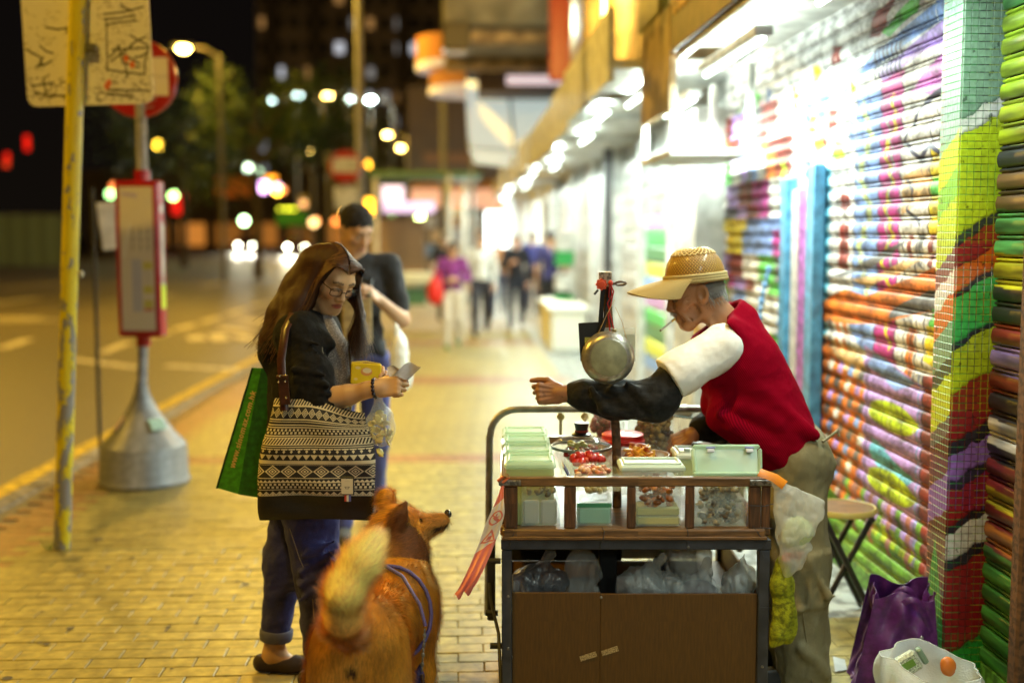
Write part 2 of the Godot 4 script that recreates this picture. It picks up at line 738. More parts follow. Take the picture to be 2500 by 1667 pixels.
func paver_mesh(w: float, d: float, h := 0.012) -> ArrayMesh:  # a paving brick without its underside, its top at height 0
	var m := Mb.new()
	var a := w * 0.5
	var b := d * 0.5
	var e := 0.004
	m.quad(Vector3(-a + e, 0, b - e), Vector3(a - e, 0, b - e), Vector3(a - e, 0, -b + e), Vector3(-a + e, 0, -b + e))
	for s in [[-a, b, a, b, 0, 1], [a, b, a, -b, 1, 0], [a, -b, -a, -b, 0, -1], [-a, -b, -a, b, -1, 0]]:
		var p := Vector3(s[0], -e * 0.6, s[1])
		var q := Vector3(s[2], -e * 0.6, s[3])
		var ip := Vector3(s[0] - signf(s[0]) * e, 0, s[1] - signf(s[1]) * e)
		var iq := Vector3(s[2] - signf(s[2]) * e, 0, s[3] - signf(s[3]) * e)
		m.face([p, q, iq, ip], Vector3(s[4] * 0.6, 0.8, s[5] * 0.6).normalized())
		m.face([p, q, Vector3(s[2], -h, s[3]), Vector3(s[0], -h, s[1])], Vector3(s[4], 0, s[5]))
	return m.mesh()


func kerb_x(d: float) -> float:
	return -3.05 + 0.03 * d


func flat(m: Mb, pts: Array, y: float) -> void:  # a level outline; points across, along
	var q := []
	for p in pts:
		q.append(sp(p[0], y, p[1]))
	m.face(q, Vector3.UP)


func build_ground() -> void:
	var m := Mb.new()
	m.quad(Vector3(-500, -0.16, 100), Vector3(500, -0.16, 100), Vector3(500, -0.16, -700), Vector3(-500, -0.16, -700))
	struct("ground", m, mats.ground, "dark open ground far beyond the street")
	m = Mb.new()
	flat(m, [[kerb_x(-12), -12], [kerb_x(140), 140], [-60, 140], [-60, -12]], -0.12)
	struct("road", m, mats.asphalt, "wide asphalt road lit amber by street lamps")
	# the pavement: joint bed, bricks, bands
	m = Mb.new()
	flat(m, [[kerb_x(-6) + 0.15, -6], [1.9, -6], [1.9, 70], [kerb_x(70) + 0.15, 70]], -0.010)
	var pave := struct("pavement", m, mats.joint, "brick paved pavement between the kerb and the shops")
	m = Mb.new()
	flat(m, [[kerb_x(20) + 0.15, 20], [1.9, 20], [1.9, 70], [kerb_x(70) + 0.15, 70]], -0.003)
	flat(m, [[kerb_x(-6) + 0.15, -6], [1.9, -6], [1.9, 2.8], [kerb_x(2.8) + 0.15, 2.8]], -0.003)
	part("far_paving", m, mats.slab, pave).set_meta("kind", "stuff")
	var shape := paver_mesh(0.1975, 0.0975)
	var singles := 0
	var rest := Mb.new()
	var proto := Mb.new()
	for row in 172:
		var d := 2.85 + row * 0.1
		var x := -2.9 + (0.1 if row % 2 else 0.0)
		while x < 1.85:
			var edge := kerb_x(d)
			var grey := x > 1.22 and d > 4.9
			if x > edge + 0.26 and not grey:
				var band := x < edge + 0.62 or absf(d - 8.55) < 0.16 or absf(d - 13.2) < 0.26 or absf(d - 17.8) < 0.3
				var dip := -0.0035 * rng.randf()
				if d > 4.15 and d < 6.15 and singles < 300 and x > -1.9 and x < 1.3:
					singles += 1
					var b := MeshInstance3D.new()
					b.mesh = shape
					b.material_override = mats["paver%d" % (rng.randi() % 4)]
					b.name = numbered(pave, "brick")
					pave.add_child(b, true)
					b.transform = Transform3D(S * Basis(Vector3(1, 0, 0), rng.randf_range(-0.006, 0.006)), sp(x, dip, d))
				else:
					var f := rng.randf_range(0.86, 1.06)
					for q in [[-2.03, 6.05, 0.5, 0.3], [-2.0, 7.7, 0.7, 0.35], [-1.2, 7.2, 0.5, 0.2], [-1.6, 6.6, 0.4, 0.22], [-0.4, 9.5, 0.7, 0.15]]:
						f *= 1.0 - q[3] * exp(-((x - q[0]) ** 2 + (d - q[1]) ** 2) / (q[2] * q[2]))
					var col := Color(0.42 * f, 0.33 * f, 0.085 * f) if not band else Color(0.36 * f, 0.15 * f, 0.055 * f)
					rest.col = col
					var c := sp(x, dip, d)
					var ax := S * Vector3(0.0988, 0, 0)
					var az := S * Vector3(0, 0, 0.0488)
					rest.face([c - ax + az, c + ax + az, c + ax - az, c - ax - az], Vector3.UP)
					if d < 9.0:
						var dn := Vector3(0, -0.01, 0)
						rest.face([c - ax + az, c + ax + az, c + ax + az + dn, c - ax + az + dn], S * Vector3(0, 0, 1))
						rest.face([c - ax - az, c - ax + az, c - ax + az + dn, c - ax - az + dn], S * Vector3(-1, 0, 0))
						rest.face([c + ax - az, c + ax + az, c + ax + az + dn, c + ax - az + dn], S * Vector3(1, 0, 0))
			x += 0.2
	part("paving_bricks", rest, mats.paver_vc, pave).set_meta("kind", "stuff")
	m = Mb.new()
	flat(m, [[1.2, 4.85], [1.9, 4.85], [1.9, 20], [1.2, 20]], -0.001)
	part("concrete_strip", m, mats.concrete, pave)
	m = Mb.new()
	for c in [[[1.2, 6.3], [1.34, 6.1], [1.4, 5.72], [1.62, 5.6], [1.8, 5.3]], [[1.25, 7.4], [1.5, 7.1], [1.62, 6.6]]]:
		for j in c.size() - 1:
			flat(m, [[c[j][0], c[j][1]], [c[j + 1][0], c[j + 1][1]], [c[j + 1][0] + 0.006, c[j + 1][1] + 0.006], [c[j][0] + 0.005, c[j][1] + 0.007]], 0.002)
	part("crack", m, mats.dark, pave)
	m = Mb.new()
	for k in 60:
		var c := Vector2(lerpf(-2.0, 1.1, hsh(k + 0.3)), lerpf(4.2, 9.0, hsh(k * 3.0 + 0.7) ** 1.5))
		var r := 0.008 + 0.02 * hsh(k * 7.0) ** 2
		var ring := []
		for j in 9:
			var a := TAU * j / 9
			ring.append([c.x + cos(a) * r * (0.8 + 0.4 * hsh(k + j)), c.y + sin(a) * r * (0.8 + 0.4 * hsh(k * 2 + j))])
		flat(m, ring, 0.0022)
	part("gum_spots", m, mat(lin(0.09, 0.075, 0.05), 0.8), pave).set_meta("kind", "stuff")
	# kerb stones
	var kerb := Node3D.new()
	kerb.name = "kerb"
	add_child(kerb)
	tag(kerb, "weathered concrete kerb along the road", "", "", "structure")
	for k in 26:
		var d := 1.0 + k * 0.9
		m = Mb.new()
		m.box(sp(kerb_x(d) + 0.085, -0.065, d), Vector3(0.15, 0.134, 0.885), S * Basis(Vector3.UP, -0.03), 0.015)
		part("kerb_stone", m, mats.kerb, kerb)
	m = Mb.new()
	m.box(sp(kerb_x(46) + 0.085, -0.065, 46), Vector3(0.15, 0.134, 44.9), S * Basis(Vector3.UP, -0.03), 0.015)
	part("far_kerb", m, mats.kerb, kerb)
	# painted markings
	m = Mb.new()
	flat(m, [[kerb_x(-5) - 0.2, -5], [kerb_x(100) - 0.2, 100], [kerb_x(100) - 0.35, 100], [kerb_x(-5) - 0.35, -5]], -0.115)
	struct("yellow_line", m, mats.yellow_line, "yellow no-stopping line painted along the kerb")
	var marks := Node3D.new()
	marks.name = "road_markings"
	add_child(marks)
	tag(marks, "worn white bus bay markings on the road", "", "", "structure")
	for q in [[-5.4, 16.8, -4.1, 15.6, 0.16], [-3.85, 15.9, -2.7, 15.25, 0.16], [-5.2, 17.6, -5.3, 19.3, 0.14], [-6.95, 18.4, -7.1, 20.0, 0.16], [-5.2, 20.2, -5.12, 21.4, 0.14], [-5.15, 22.0, -5.05, 23.2, 0.14], [-5.05, 23.8, -4.97, 25.2, 0.14], [-5.0, 26.2, -4.93, 28.0, 0.14], [-4.95, 29.0, -4.85, 31.0, 0.14],
			[-4.5, 20.6, -4.25, 19.7, 0.2], [-4.2, 20.9, -3.85, 19.6, 0.2], [-3.8, 20.6, -3.3, 19.6, 0.2], [-4.4, 22.3, -3.7, 21.6, 0.22], [-3.6, 22.6, -3.1, 21.5, 0.22], [-4.5, 24.6, -3.6, 23.6, 0.22],
			[-9.2, 24.2, -8.0, 24.4, 0.25], [-9.6, 25.2, -8.6, 25.0, 0.25], [-14.6, 39, -14.2, 43, 0.2], [-11.6, 30, -11.4, 33, 0.2], [-8.3, 31, -8.2, 35, 0.14], [-8.5, 40, -8.4, 45, 0.14]]:
		var dx: Vector2 = Vector2(q[2] - q[0], q[3] - q[1]).normalized().orthogonal() * q[4] * 0.7
		m = Mb.new()
		flat(m, [[q[0] - dx.x, q[1] - dx.y], [q[2] - dx.x, q[3] - dx.y], [q[2] + dx.x, q[3] + dx.y], [q[0] + dx.x, q[1] + dx.y]], -0.114)
		part("painted_dash", m, mats.white_line, marks)


func sbox(m: Mb, x0: float, x1: float, y0: float, y1: float, d0: float, d1: float, bev := 0.0) -> void:  # a box square to the street
	m.box(sp((x0 + x1) * 0.5, (y0 + y1) * 0.5, (d0 + d1) * 0.5), Vector3(absf(x1 - x0), absf(y1 - y0), absf(d1 - d0)), S, bev)


const ORD := ["first", "second", "third", "fourth", "fifth", "sixth", "seventh", "eighth", "ninth", "tenth", "eleventh", "twelfth", "thirteenth", "fourteenth", "fifteenth", "sixteenth", "seventeenth", "eighteenth", "nineteenth", "twentieth", "last"]


func graffiti_main() -> ImageTexture:  # the spray paint on the near shutter: 4.3 m by 2.75 m
	var w := 2048
	var h := 1024
	var im := blank(w, h, lin(0.72, 0.73, 0.74))
	var X := func(d): return (d - 3.9) / 4.3 * w
	var Y := func(y): return (2.75 - y) / 2.75 * h
	var P := func(a: Array) -> Array:
		var q := []
		for k in range(0, a.size(), 2):
			q.append(Vector2(X.call(a[k]), Y.call(a[k + 1])))
		return q
	var lime := lin(0.5, 0.68, 0.02)
	var yellow := lin(0.78, 0.62, 0.02)
	var magenta := lin(0.48, 0.03, 0.28)
	var blue := lin(0.2, 0.33, 0.72)
	var lilac := lin(0.42, 0.27, 0.7)
	var orange := lin(0.72, 0.19, 0.025)
	var brown := lin(0.25, 0.03, 0.02)
	var green := lin(0.09, 0.5, 0.06)
	var ink := lin(0.03, 0.03, 0.08)
	var grey := lin(0.13, 0.13, 0.14)
	var white := lin(0.78, 0.77, 0.74)
	var sky := lin(0.12, 0.5, 0.72)
	var peach := lin(0.75, 0.5, 0.25)
	# columns of the upper half
	poly(im, P.call([5.18, 2.25, 5.5, 2.25, 5.5, 1.15, 5.18, 1.05]), blue)
	poly(im, P.call([4.93, 2.3, 5.18, 2.3, 5.18, 1.05, 4.93, 1.0]), magenta)
	poly(im, P.call([4.28, 1.95, 4.62, 1.95, 4.62, 1.62, 4.28, 1.62]), yellow)
	poly(im, P.call([4.62, 1.9, 4.9, 1.86, 4.9, 1.7, 4.62, 1.76]), peach)
	poly(im, P.call([4.28, 1.84, 4.6, 1.84, 4.6, 1.77, 4.28, 1.77]), green)
	poly(im, P.call([4.28, 2.06, 4.5, 2.04, 4.58, 1.97, 4.28, 1.95]), grey)
	poly(im, P.call([4.28, 2.0, 4.45, 1.99, 4.5, 1.96, 4.28, 1.95]), sky)
	stroke(im, P.call([5.05, 2.2, 5.0, 2.08, 5.12, 1.98, 5.02, 1.85, 5.1, 1.74, 5.0, 1.62, 5.12, 1.5, 5.0, 1.38, 5.1, 1.28, 5.0, 1.14]), 12, yellow)
	stroke(im, P.call([5.1, 2.12, 5.02, 1.92, 5.08, 1.66, 4.98, 1.44]), 7, lin(0.2, 0.5, 0.35))
	stroke(im, P.call([5.42, 2.2, 5.3, 2.05, 5.44, 1.9, 5.28, 1.72, 5.42, 1.56, 5.3, 1.36]), 22, lin(0.5, 0.6, 0.25))
	for d in [5.18, 4.93, 5.5, 4.62, 5.34]:
		stroke(im, P.call([d, 2.28, d - 0.01, 1.7, d + 0.01, 1.1]), 6, ink)
	stroke(im, P.call([4.88, 1.99, 4.72, 1.92, 4.62, 1.97, 4.45, 1.9]), 9, ink)
	stroke(im, P.call([4.86, 1.84, 4.78, 1.8, 4.84, 1.72, 4.7, 1.66]), 7, ink)
	# the top sweeps
	poly(im, P.call([4.3, 2.6, 4.7, 2.5, 5.3, 2.42, 5.7, 2.3, 5.3, 2.36, 4.7, 2.42, 4.3, 2.48]), blue)
	poly(im, P.call([4.3, 2.47, 4.7, 2.41, 5.2, 2.34, 5.2, 2.28, 4.7, 2.34, 4.3, 2.36]), lilac)
	poly(im, P.call([4.7, 2.6, 5.0, 2.55, 5.2, 2.5, 5.1, 2.46, 4.8, 2.52]), green)
	poly(im, P.call([5.05, 2.62, 5.3, 2.6, 5.36, 2.5, 5.2, 2.48]), brown)
	poly(im, P.call([4.3, 2.34, 4.6, 2.3, 4.85, 2.2, 4.6, 2.16, 4.3, 2.22]), lin(0.6, 0.2, 0.6))
	poly(im, P.call([4.3, 2.2, 4.65, 2.14, 4.8, 2.06, 4.3, 2.1]), white)
	stroke(im, P.call([4.28, 2.21, 4.7, 2.14, 4.9, 2.0]), 8, ink)
	for k in 7:
		poly(im, P.call([4.95 + k * 0.05, 2.44, 4.975 + k * 0.05, 2.44, 4.98 + k * 0.05, 2.3, 4.955 + k * 0.05, 2.3]), ink)
	for k in 42:  # small blocks all over the upper left
		var d := 5.3 + 2.6 * hsh(k)
		var y := 1.98 + 0.55 * hsh(k + 70)
		var s := 0.05 + 0.12 * hsh(k + 150)
		poly(im, P.call([d, y, d + s, y + 0.02, d + s, y - 0.075, d, y - 0.07]), [lime, orange, magenta, blue, green, brown, ink, sky, lilac, yellow][k % 10])
	# signature strokes
	for k in 3:
		for q in [[0, 0, 0.03, 0], [0.015, 0.03, 0.015, -0.03], [0, -0.02, 0.03, -0.03], [0, 0.02, 0.03, 0.025], [0.0, 0.03, 0.004, -0.03]]:
			stroke(im, P.call([4.34 + k * 0.05 + q[0], 2.085 + q[1], 4.34 + k * 0.05 + q[2], 2.085 + q[3]]), 2.5, ink)
	# left edge whites with red marks
	poly(im, P.call([5.86, 1.95, 6.0, 1.95, 6.0, 0.9, 5.86, 0.9]), sky)
	for y in [1.8, 1.66, 1.58, 1.52]:
		poly(im, P.call([5.55, y, 5.68, y + 0.02, 5.72, y - 0.06, 5.58, y - 0.07]), brown)
	for d in [5.62, 5.74, 5.84]:
		stroke(im, P.call([d, 1.95, d, 1.44]), 5, grey)
	# right middle: white keys, red stamp, ovals
	poly(im, P.call([4.28, 1.62, 4.9, 1.62, 4.9, 1.36, 4.28, 1.3]), white)
	for d in [4.42, 4.56, 4.66, 4.78]:
		poly(im, P.call([d, 1.62, d + 0.05, 1.62, d + 0.05, 1.5, d, 1.48]), brown if d != 4.66 else grey)
	stroke(im, P.call([4.88, 1.62, 4.86, 1.5, 4.88, 1.4]), 8, ink)
	stroke(im, P.call([4.72, 1.62, 4.74, 1.4]), 7, ink)
	# the orange flame across
	poly(im, P.call([4.2, 1.52, 4.5, 1.5, 4.9, 1.42, 5.3, 1.34, 5.6, 1.36, 5.9, 1.3, 6.0, 1.18, 5.5, 1.2, 5.1, 1.23, 4.7, 1.3, 4.2, 1.38]), orange)
	poly(im, P.call([4.5, 1.56, 4.9, 1.46, 5.3, 1.38, 5.5, 1.41, 5.2, 1.44, 4.8, 1.52]), peach)
	poly(im, P.call([4.2, 1.42, 4.6, 1.4, 5.0, 1.3, 5.0, 1.26, 4.6, 1.32, 4.2, 1.34]), grey)
	poly(im, P.call([4.8, 1.6, 5.2, 1.48, 5.6, 1.42, 5.9, 1.4, 5.5, 1.46, 5.1, 1.55]), grey)
	poly(im, P.call([4.2, 1.33, 4.55, 1.33, 4.6, 1.2, 4.2, 1.22]), green)
	poly(im, P.call([4.2, 1.22, 4.45, 1.22, 4.5, 1.1, 4.2, 1.1]), lilac)
	poly(im, P.call([4.46, 1.26, 4.6, 1.26, 4.62, 1.12, 4.5, 1.1]), yellow)
	poly(im, P.call([4.66, 1.26, 4.84, 1.26, 4.86, 0.98, 4.66, 0.98]), white)
	poly(im, P.call([4.72, 1.24, 4.8, 1.24, 4.82, 1.0, 4.74, 1.0]), orange)
	for d in [4.7, 4.75, 4.83]:
		stroke(im, P.call([d, 1.27, d + 0.02, 0.98]), 5, ink)
	# lower left: orange with blue squares
	poly(im, P.call([5.2, 1.02, 6.0, 1.12, 6.0, 0.3, 5.2, 0.34]), orange)
	poly(im, P.call([5.3, 1.06, 5.9, 1.12, 5.6, 0.98, 5.3, 0.94]), peach)
	for r in 9:
		for k in 5:
			var d := 5.3 + k * 0.15 + (0.05 if r % 2 else 0.0)
			var y := 0.98 - r * 0.076
			poly(im, P.call([d, y + 0.025, d + 0.07, y + 0.03, d + 0.07, y - 0.03, d, y - 0.028]), [grey, blue, lilac, white, grey][(k + r * 2) % 5])
	for y in [1.2, 1.12]:
		for k in 4:
			poly(im, P.call([5.56 + k * 0.11, y, 5.61 + k * 0.11, y, 5.61 + k * 0.11, y - 0.06, 5.56 + k * 0.11, y - 0.06]), orange if k < 2 else grey)
	# lilac sweep with lime lozenges and red brown ends
	poly(im, P.call([4.5, 1.0, 4.9, 1.06, 5.3, 1.12, 5.3, 0.3, 4.5, 0.16]), lilac)
	poly(im, P.call([4.7, 1.02, 5.2, 1.1, 5.25, 1.03, 4.9, 0.96]), blue)
	poly(im, P.call([4.7, 0.62, 5.2, 0.72, 5.2, 0.62, 4.8, 0.54]), sky)
	for y in [0.84, 0.54, 0.3]:
		disc(im, Vector2(X.call(4.95), Y.call(y)), 135, 24, lime, 0.0)
		for d in [4.83, 4.95, 5.06]:
			stroke(im, P.call([d, y + 0.07, d, y - 0.07]), 4, ink)
	poly(im, P.call([4.2, 1.1, 4.62, 1.06, 4.62, 0.1, 4.2, 0.06]), brown)
	for y in [0.9, 0.62, 0.4]:
		poly(im, P.call([4.28, y, 4.46, y + 0.02, 4.46, y - 0.05, 4.28, y - 0.06]), white)
		stroke(im, P.call([4.47, y + 0.03, 4.48, y - 0.06]), 7, ink)
	for d in [4.62, 4.66, 5.26]:
		stroke(im, P.call([d, 1.05, d, 0.2]), 7, ink if d != 4.66 else blue)
	# green foot
	poly(im, P.call([3.9, 0.3, 4.6, 0.26, 5.3, 0.3, 6.0, 0.4, 6.0, 0.0, 3.9, 0.0]), lin(0.17, 0.42, 0.05))
	for k in 14:
		var d := 4.15 + k * 0.11
		poly(im, P.call([d, 0.46, d + 0.05, 0.47, d + 0.06, 0.24, d + 0.01, 0.23]), [lin(0.17, 0.42, 0.05), lin(0.4, 0.16, 0.14)][k % 2])
	# the far part beyond the door frame
	for r in 30:
		var y := 0.15 + r * 0.076
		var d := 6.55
		var k := 0
		while d < 8.1:
			var s := 0.12 + 0.3 * hsh((r / 2) * 3.1 + k * 7.7)
			poly(im, P.call([d, y + 0.05, d + s, y + 0.05, d + s, y - 0.026, d, y - 0.026]), [lime, green, magenta, white, lilac, orange, brown, yellow, blue, white, grey][int(hsh((r / 3) * 1.7 + k * 5.3) * 11)])
			d += s
			k += 1
	stroke(im, P.call([6.72, 2.0, 6.72, 0.1]), 30, lime)
	var gn := FastNoiseLite.new()
	gn.frequency = 0.012
	var grime := blank(512, 512)
	for y in 512:
		for x in 512:
			var q := gn.get_noise_2d(x, y * 2.5) + 0.6 * gn.get_noise_2d(x * 5.0, y * 9.0)
			grime.set_pixel(x, y, Color(0.05, 0.035, 0.03, clampf(0.16 + 0.5 * q, 0.0, 0.6)))
	for k in 8:
		im.blend_rect(grime, Rect2i(0, 0, 512, 512), Vector2i(k % 4 * 512, k / 4 * 512))
	for k in 160:
		var p := Vector2(hsh(k) * w, hsh(k + 500.0) * h)
		stroke(im, [p, p + Vector2(6.0 * hsh(k * 2) - 3.0, 8.0 + 26.0 * hsh(k * 5))], 2.5, ink if k % 3 else white)
	return picture(im)


func slat_mesh(length: float, v0: float, v1: float, u0 := 0.0) -> ArrayMesh:  # one rolled steel slat, 76 mm high, bulging towards -x, running along -z
	var pr := [Vector2(0, 0), Vector2(-0.007, 0.001), Vector2(-0.0105, 0.009), Vector2(-0.0135, 0.022), Vector2(-0.0135, 0.032), Vector2(-0.0105, 0.045), Vector2(-0.007, 0.054), Vector2(0.004, 0.055), Vector2(0.004, 0.06), Vector2(-0.003, 0.061), Vector2(-0.005, 0.066), Vector2(-0.003, 0.071), Vector2(0.004, 0.072)]
	var m := Mb.new()
	for j in pr.size():
		var a: Vector2 = pr[maxi(j - 1, 0)]
		var b: Vector2 = pr[mini(j + 1, pr.size() - 1)]
		var nn := Vector3(-(b.y - a.y), b.x - a.x, 0).normalized()
		for e in 2:
			m.vert(Vector3(pr[j].x, pr[j].y, -length * e), nn, Vector2(lerpf(u0, 1.0, e), lerpf(v0, v1, pr[j].y / 0.076)))
	for j in pr.size() - 1:
		m.tri(j * 2, j * 2 + 1, j * 2 + 3)
		m.tri(j * 2, j * 2 + 3, j * 2 + 2)
	return m.mesh()


func shutter(called: String, label: String, x: float, d0: float, length: float, rows: int, material: Material, u0 := 0.0) -> Node3D:
	var t := thing(called, label, "shutter", sp(x, 0, d0), S.get_euler().y)
	for r in rows:
		var y := 0.1 + r * 0.076
		var s := part("slat", slat_mesh(length, 1.0 - y / 2.75, 1.0 - (y + 0.076) / 2.75, u0), material, t)
		s.position = Vector3(-0.0015 * hsh(r + d0), y, 0)
	var m := Mb.new()
	m.box(Vector3(0.004, 0.05, -length * 0.5), Vector3(0.03, 0.1, length), Basis.IDENTITY, 0.006)
	part("bottom_rail", m, mats.green_rail, t)
	m = Mb.new()
	m.box(Vector3(0.03, 1.4, -length * 0.5), Vector3(0.02, 2.8, length))
	part("backing", m, mats.dark, t)
	return t


func tube_light(called: String, label: String, x: float, y: float, d0: float, d1: float, energy: float, group := "") -> void:
	var mid := sp(x, y, (d0 + d1) * 0.5)
	var t := thing(called, label, "lamp", mid, S.get_euler().y, group)
	var l := absf(d1 - d0)
	var m := Mb.new()
	m.box(Vector3(0, 0.035, 0), Vector3(0.09, 0.05, l), Basis.IDENTITY, 0.008)
	part("housing", m, mats.white_paint, t)
	m = Mb.new()
	m.tube([Vector3(0, 0, l * 0.48), Vector3(0, 0, -l * 0.48)], 0.016, 10)
	part("fluorescent_tube", m, mats.tube, t)
	var a := AreaLight3D.new()
	a.name = "tube_glow"
	a.area_size = Vector2(0.06, l * 0.95)
	a.light_color = COOL
	a.light_energy = energy
	a.area_range = 60.0
	a.area_attenuation = 2.0
	a.shadow_enabled = true
	t.add_child(a)
	a.position = Vector3(0, -0.02, 0)
	a.rotation_degrees = Vector3(-90, 0, 0)
	var b := a.duplicate()  # second light added above the housing to brighten the soffit
	b.name = "added_upglow"
	b.light_energy = energy * 0.25
	t.add_child(b)
	b.position = Vector3(0, 0.065, 0)
	b.rotation_degrees = Vector3(90, 0, 0)


func build_shops() -> void:
	mats.green_rail = mat(lin(0.12, 0.34, 0.04), 0.5, {tex = tx.stain, tri = 3.0})
	var art := graffiti_main()
	var paint := mat(Color(1, 1, 1), 0.55, {tex = art, spec = 0.35})
	mats.graffiti = paint
	shutter("roller_shutter", "long roller shutter covered in colourful graffiti behind the vendor", 1.87, 4.2, 4.0, 35, paint, 0.07)
	# the sliver of shutter this side of the tiled pillar
	var im := blank(64, 512, lin(0.25, 0.025, 0.02))
	var grit := FastNoiseLite.new()
	grit.frequency = 0.05
	for q in [[0, 40, 0.05, 0.2, 0.12], [40, 75, 0.1, 0.4, 0.1], [75, 130, 0.4, 0.62, 0.02], [130, 160, 0.5, 0.65, 0.02], [160, 176, 0.03, 0.03, 0.06], [176, 200, 0.2, 0.1, 0.05], [200, 228, 0.1, 0.45, 0.12], [228, 250, 0.6, 0.62, 0.02], [250, 272, 0.03, 0.03, 0.03], [285, 305, 0.3, 0.2, 0.6], [318, 335, 0.02, 0.02, 0.03], [335, 352, 0.8, 0.78, 0.74], [352, 362, 0.02, 0.02, 0.02], [380, 392, 0.6, 0.5, 0.02], [405, 418, 0.6, 0.2, 0.03], [420, 512, 0.08, 0.36, 0.05]]:
		poly(im, [Vector2(0, q[0]), Vector2(64, q[0] - 6), Vector2(64, q[1] - 6), Vector2(0, q[1])], lin(q[2], q[3], q[4]))
	for y in [60, 190, 300, 345, 400, 440, 480]:
		stroke(im, [Vector2(30, y), Vector2(34, y + 26)], 8, lin(0.03, 0.03, 0.04))
	for y in 512:
		for x in 64:
			var f := 0.62 + 0.45 * grit.get_noise_2d(x * 0.6, y * 2.0)
			im.set_pixel(x, y, im.get_pixel(x, y) * Color(f, f, f, 1))
	shutter("roller_shutter", "narrow strip of red and green painted shutter right of the tiled pillar", 1.88, 3.1, 0.95, 35, mat(Color(1, 1, 1), 0.35, {tex = picture(im)}))
	# tiled pillar
	var pl := thing("tiled_pillar", "square pillar of small graffiti painted mosaic tiles between two shutters", "pillar", sp(1.83, 0, 4.18), S.get_euler().y)
	var m := Mb.new()
	m.box(Vector3(0, 1.5, 0), Vector3(0.15, 3.0, 0.165))
	part("core", m, mat(lin(0.16, 0.13, 0.11), 0.8), pl)
	var tile := Mb.new()
	tile.box(Vector3.ZERO, Vector3(0.0242, 0.0252, 0.006), Basis.IDENTITY, 0.0014)
	var tm := tile.mesh()
	var shades := {w = [0.7, 0.7, 0.7], g = [0.05, 0.5, 0.1], y = [0.5, 0.62, 0.02], r = [0.3, 0.012, 0.018], o = [0.66, 0.13, 0.01], k = [0.025, 0.025, 0.045], p = [0.3, 0.15, 0.58], n = [0.03, 0.36, 0.05], b = [0.13, 0.02, 0.012], s = [0.2, 0.33, 0.25], l = [0.2, 0.5, 0.06], d = [0.12, 0.12, 0.12], m = [0.2, 0.1, 0.09]}
	# sprayed bands running round the corner: [lower edge, shade], front face and then street face
	var bands := [[[2.02, "s"], [1.96, "w"], [1.62, "y"], [1.585, "k"], [1.5, "r"], [1.42, "o"], [1.4, "k"], [1.235, "g"], [1.215, "k"], [1.06, "y"], [0.88, "r"], [0.83, "k"], [0.74, "p"], [0.7, "k"], [0.58, "r"], [0.55, "k"], [0.45, "w"], [0.41, "k"], [0.1, "r"], [-9, "n"]], [[1.98, "s"], [1.86, "y"], [1.76, "l"], [1.58, "y"], [1.5, "m"], [1.42, "w"], [1.32, "o"], [1.2, "s"], [1.14, "k"], [0.98, "y"], [0.92, "d"], [0.78, "b"], [0.64, "p"], [0.48, "b"], [0.37, "m"], [0.32, "d"], [0.0, "b"], [-9, "n"]]]
	var pim := blank(1024, 1024)
	var nz := FastNoiseLite.new()
	nz.frequency = 0.02
	for side in 2:
		for cx in range(535, 625) if side == 0 else range(432, 530):
			for row in 1024:
				var y := (1.0 - row / 1024.0) * 2.9
				var s: float = (cx - 550) / 1024.0 * 2.9 if side == 0 else -(cx - 452) / 1024.0 * 2.9
				var z: float = y - s * 0.6 + 0.02 * nz.get_noise_2d(cx * 2.0, row)
				var key := "n"
				var edge := 1.0
				for q in bands[side]:
					if z > q[0]:
						key = q[1]
						edge = z - q[0]
						break
				if side == 1 and y < 0.12 + 0.4 * (1.0 - absf(cx - 482) / 40.0):
					key = "n"
				var sh: Array = shades[key]
				var f := 0.85 + 0.3 * nz.get_noise_2d(cx * 5.0, row * 4.0)
				if edge < 0.012 and side == 0:
					f *= 0.35 + 50.0 * edge
				if nz.get_noise_2d(cx * 3.0 + 300.0, row * 2.2) > 0.5:
					f *= 0.3
				pim.set_pixel(cx, row, lin(sh[0] * f, sh[1] * f, sh[2] * f))
	var spray := mat(Color(1, 1, 1), 0.35, {tex = picture(pim), tri = 1.0 / 2.9, world = true, spec = 0.4})
	var rest := Mb.new()
	var single := 0
	for side in 2:
		for row in 112:
			var y := 0.016 + row * 0.0262
			for k in 8 if side == 1 else 6:
				if side == 0 and single < 300 and y > 0.02 and y < 1.4:
					single += 1
					var o := MeshInstance3D.new()
					o.mesh = tm
					o.material_override = spray
					o.name = numbered(pl, "tile")
					pl.add_child(o, true)
					o.position = Vector3(-0.063 + k * 0.0252, y, 0.0845 + 0.0006 * hsh(single))
				elif side == 0:
					rest.box(Vector3(-0.063 + k * 0.0252, y, 0.0845), Vector3(0.0242, 0.0252, 0.006), Basis.IDENTITY, 0.0014)
				else:
					rest.box(Vector3(-0.077, y, 0.07 - k * 0.0206), Vector3(0.006, 0.0252, 0.0198), Basis.IDENTITY, 0.0014)
	part("mosaic_tiles", rest, spray, pl).set_meta("kind", "stuff")
	# rusty post at the right edge
	m = Mb.new()
	m.box(sp(1.735, 1.5, 3.46), Vector3(0.08, 3.0, 0.06), S, 0.008)
	tag(part("rusty_post", m, mats.rust), "rusty brown steel post at the right edge of the view", "post")
	# painted door frame
	var df := thing("painted_door_frame", "tall narrow door frame of blue, yellow and purple painted boards before the shutter", "door frame", sp(1.82, 0, 5.9), S.get_euler().y)
	var cb := mat(lin(0.1, 0.36, 0.62), 0.4, {tex = tx.soft, tri = 2.0})
	var cy := mat(lin(0.72, 0.6, 0.02), 0.4, {tex = tx.soft, tri = 2.0})
	var cw := mat(lin(0.72, 0.66, 0.6), 0.4, {tex = tx.soft, tri = 2.0})
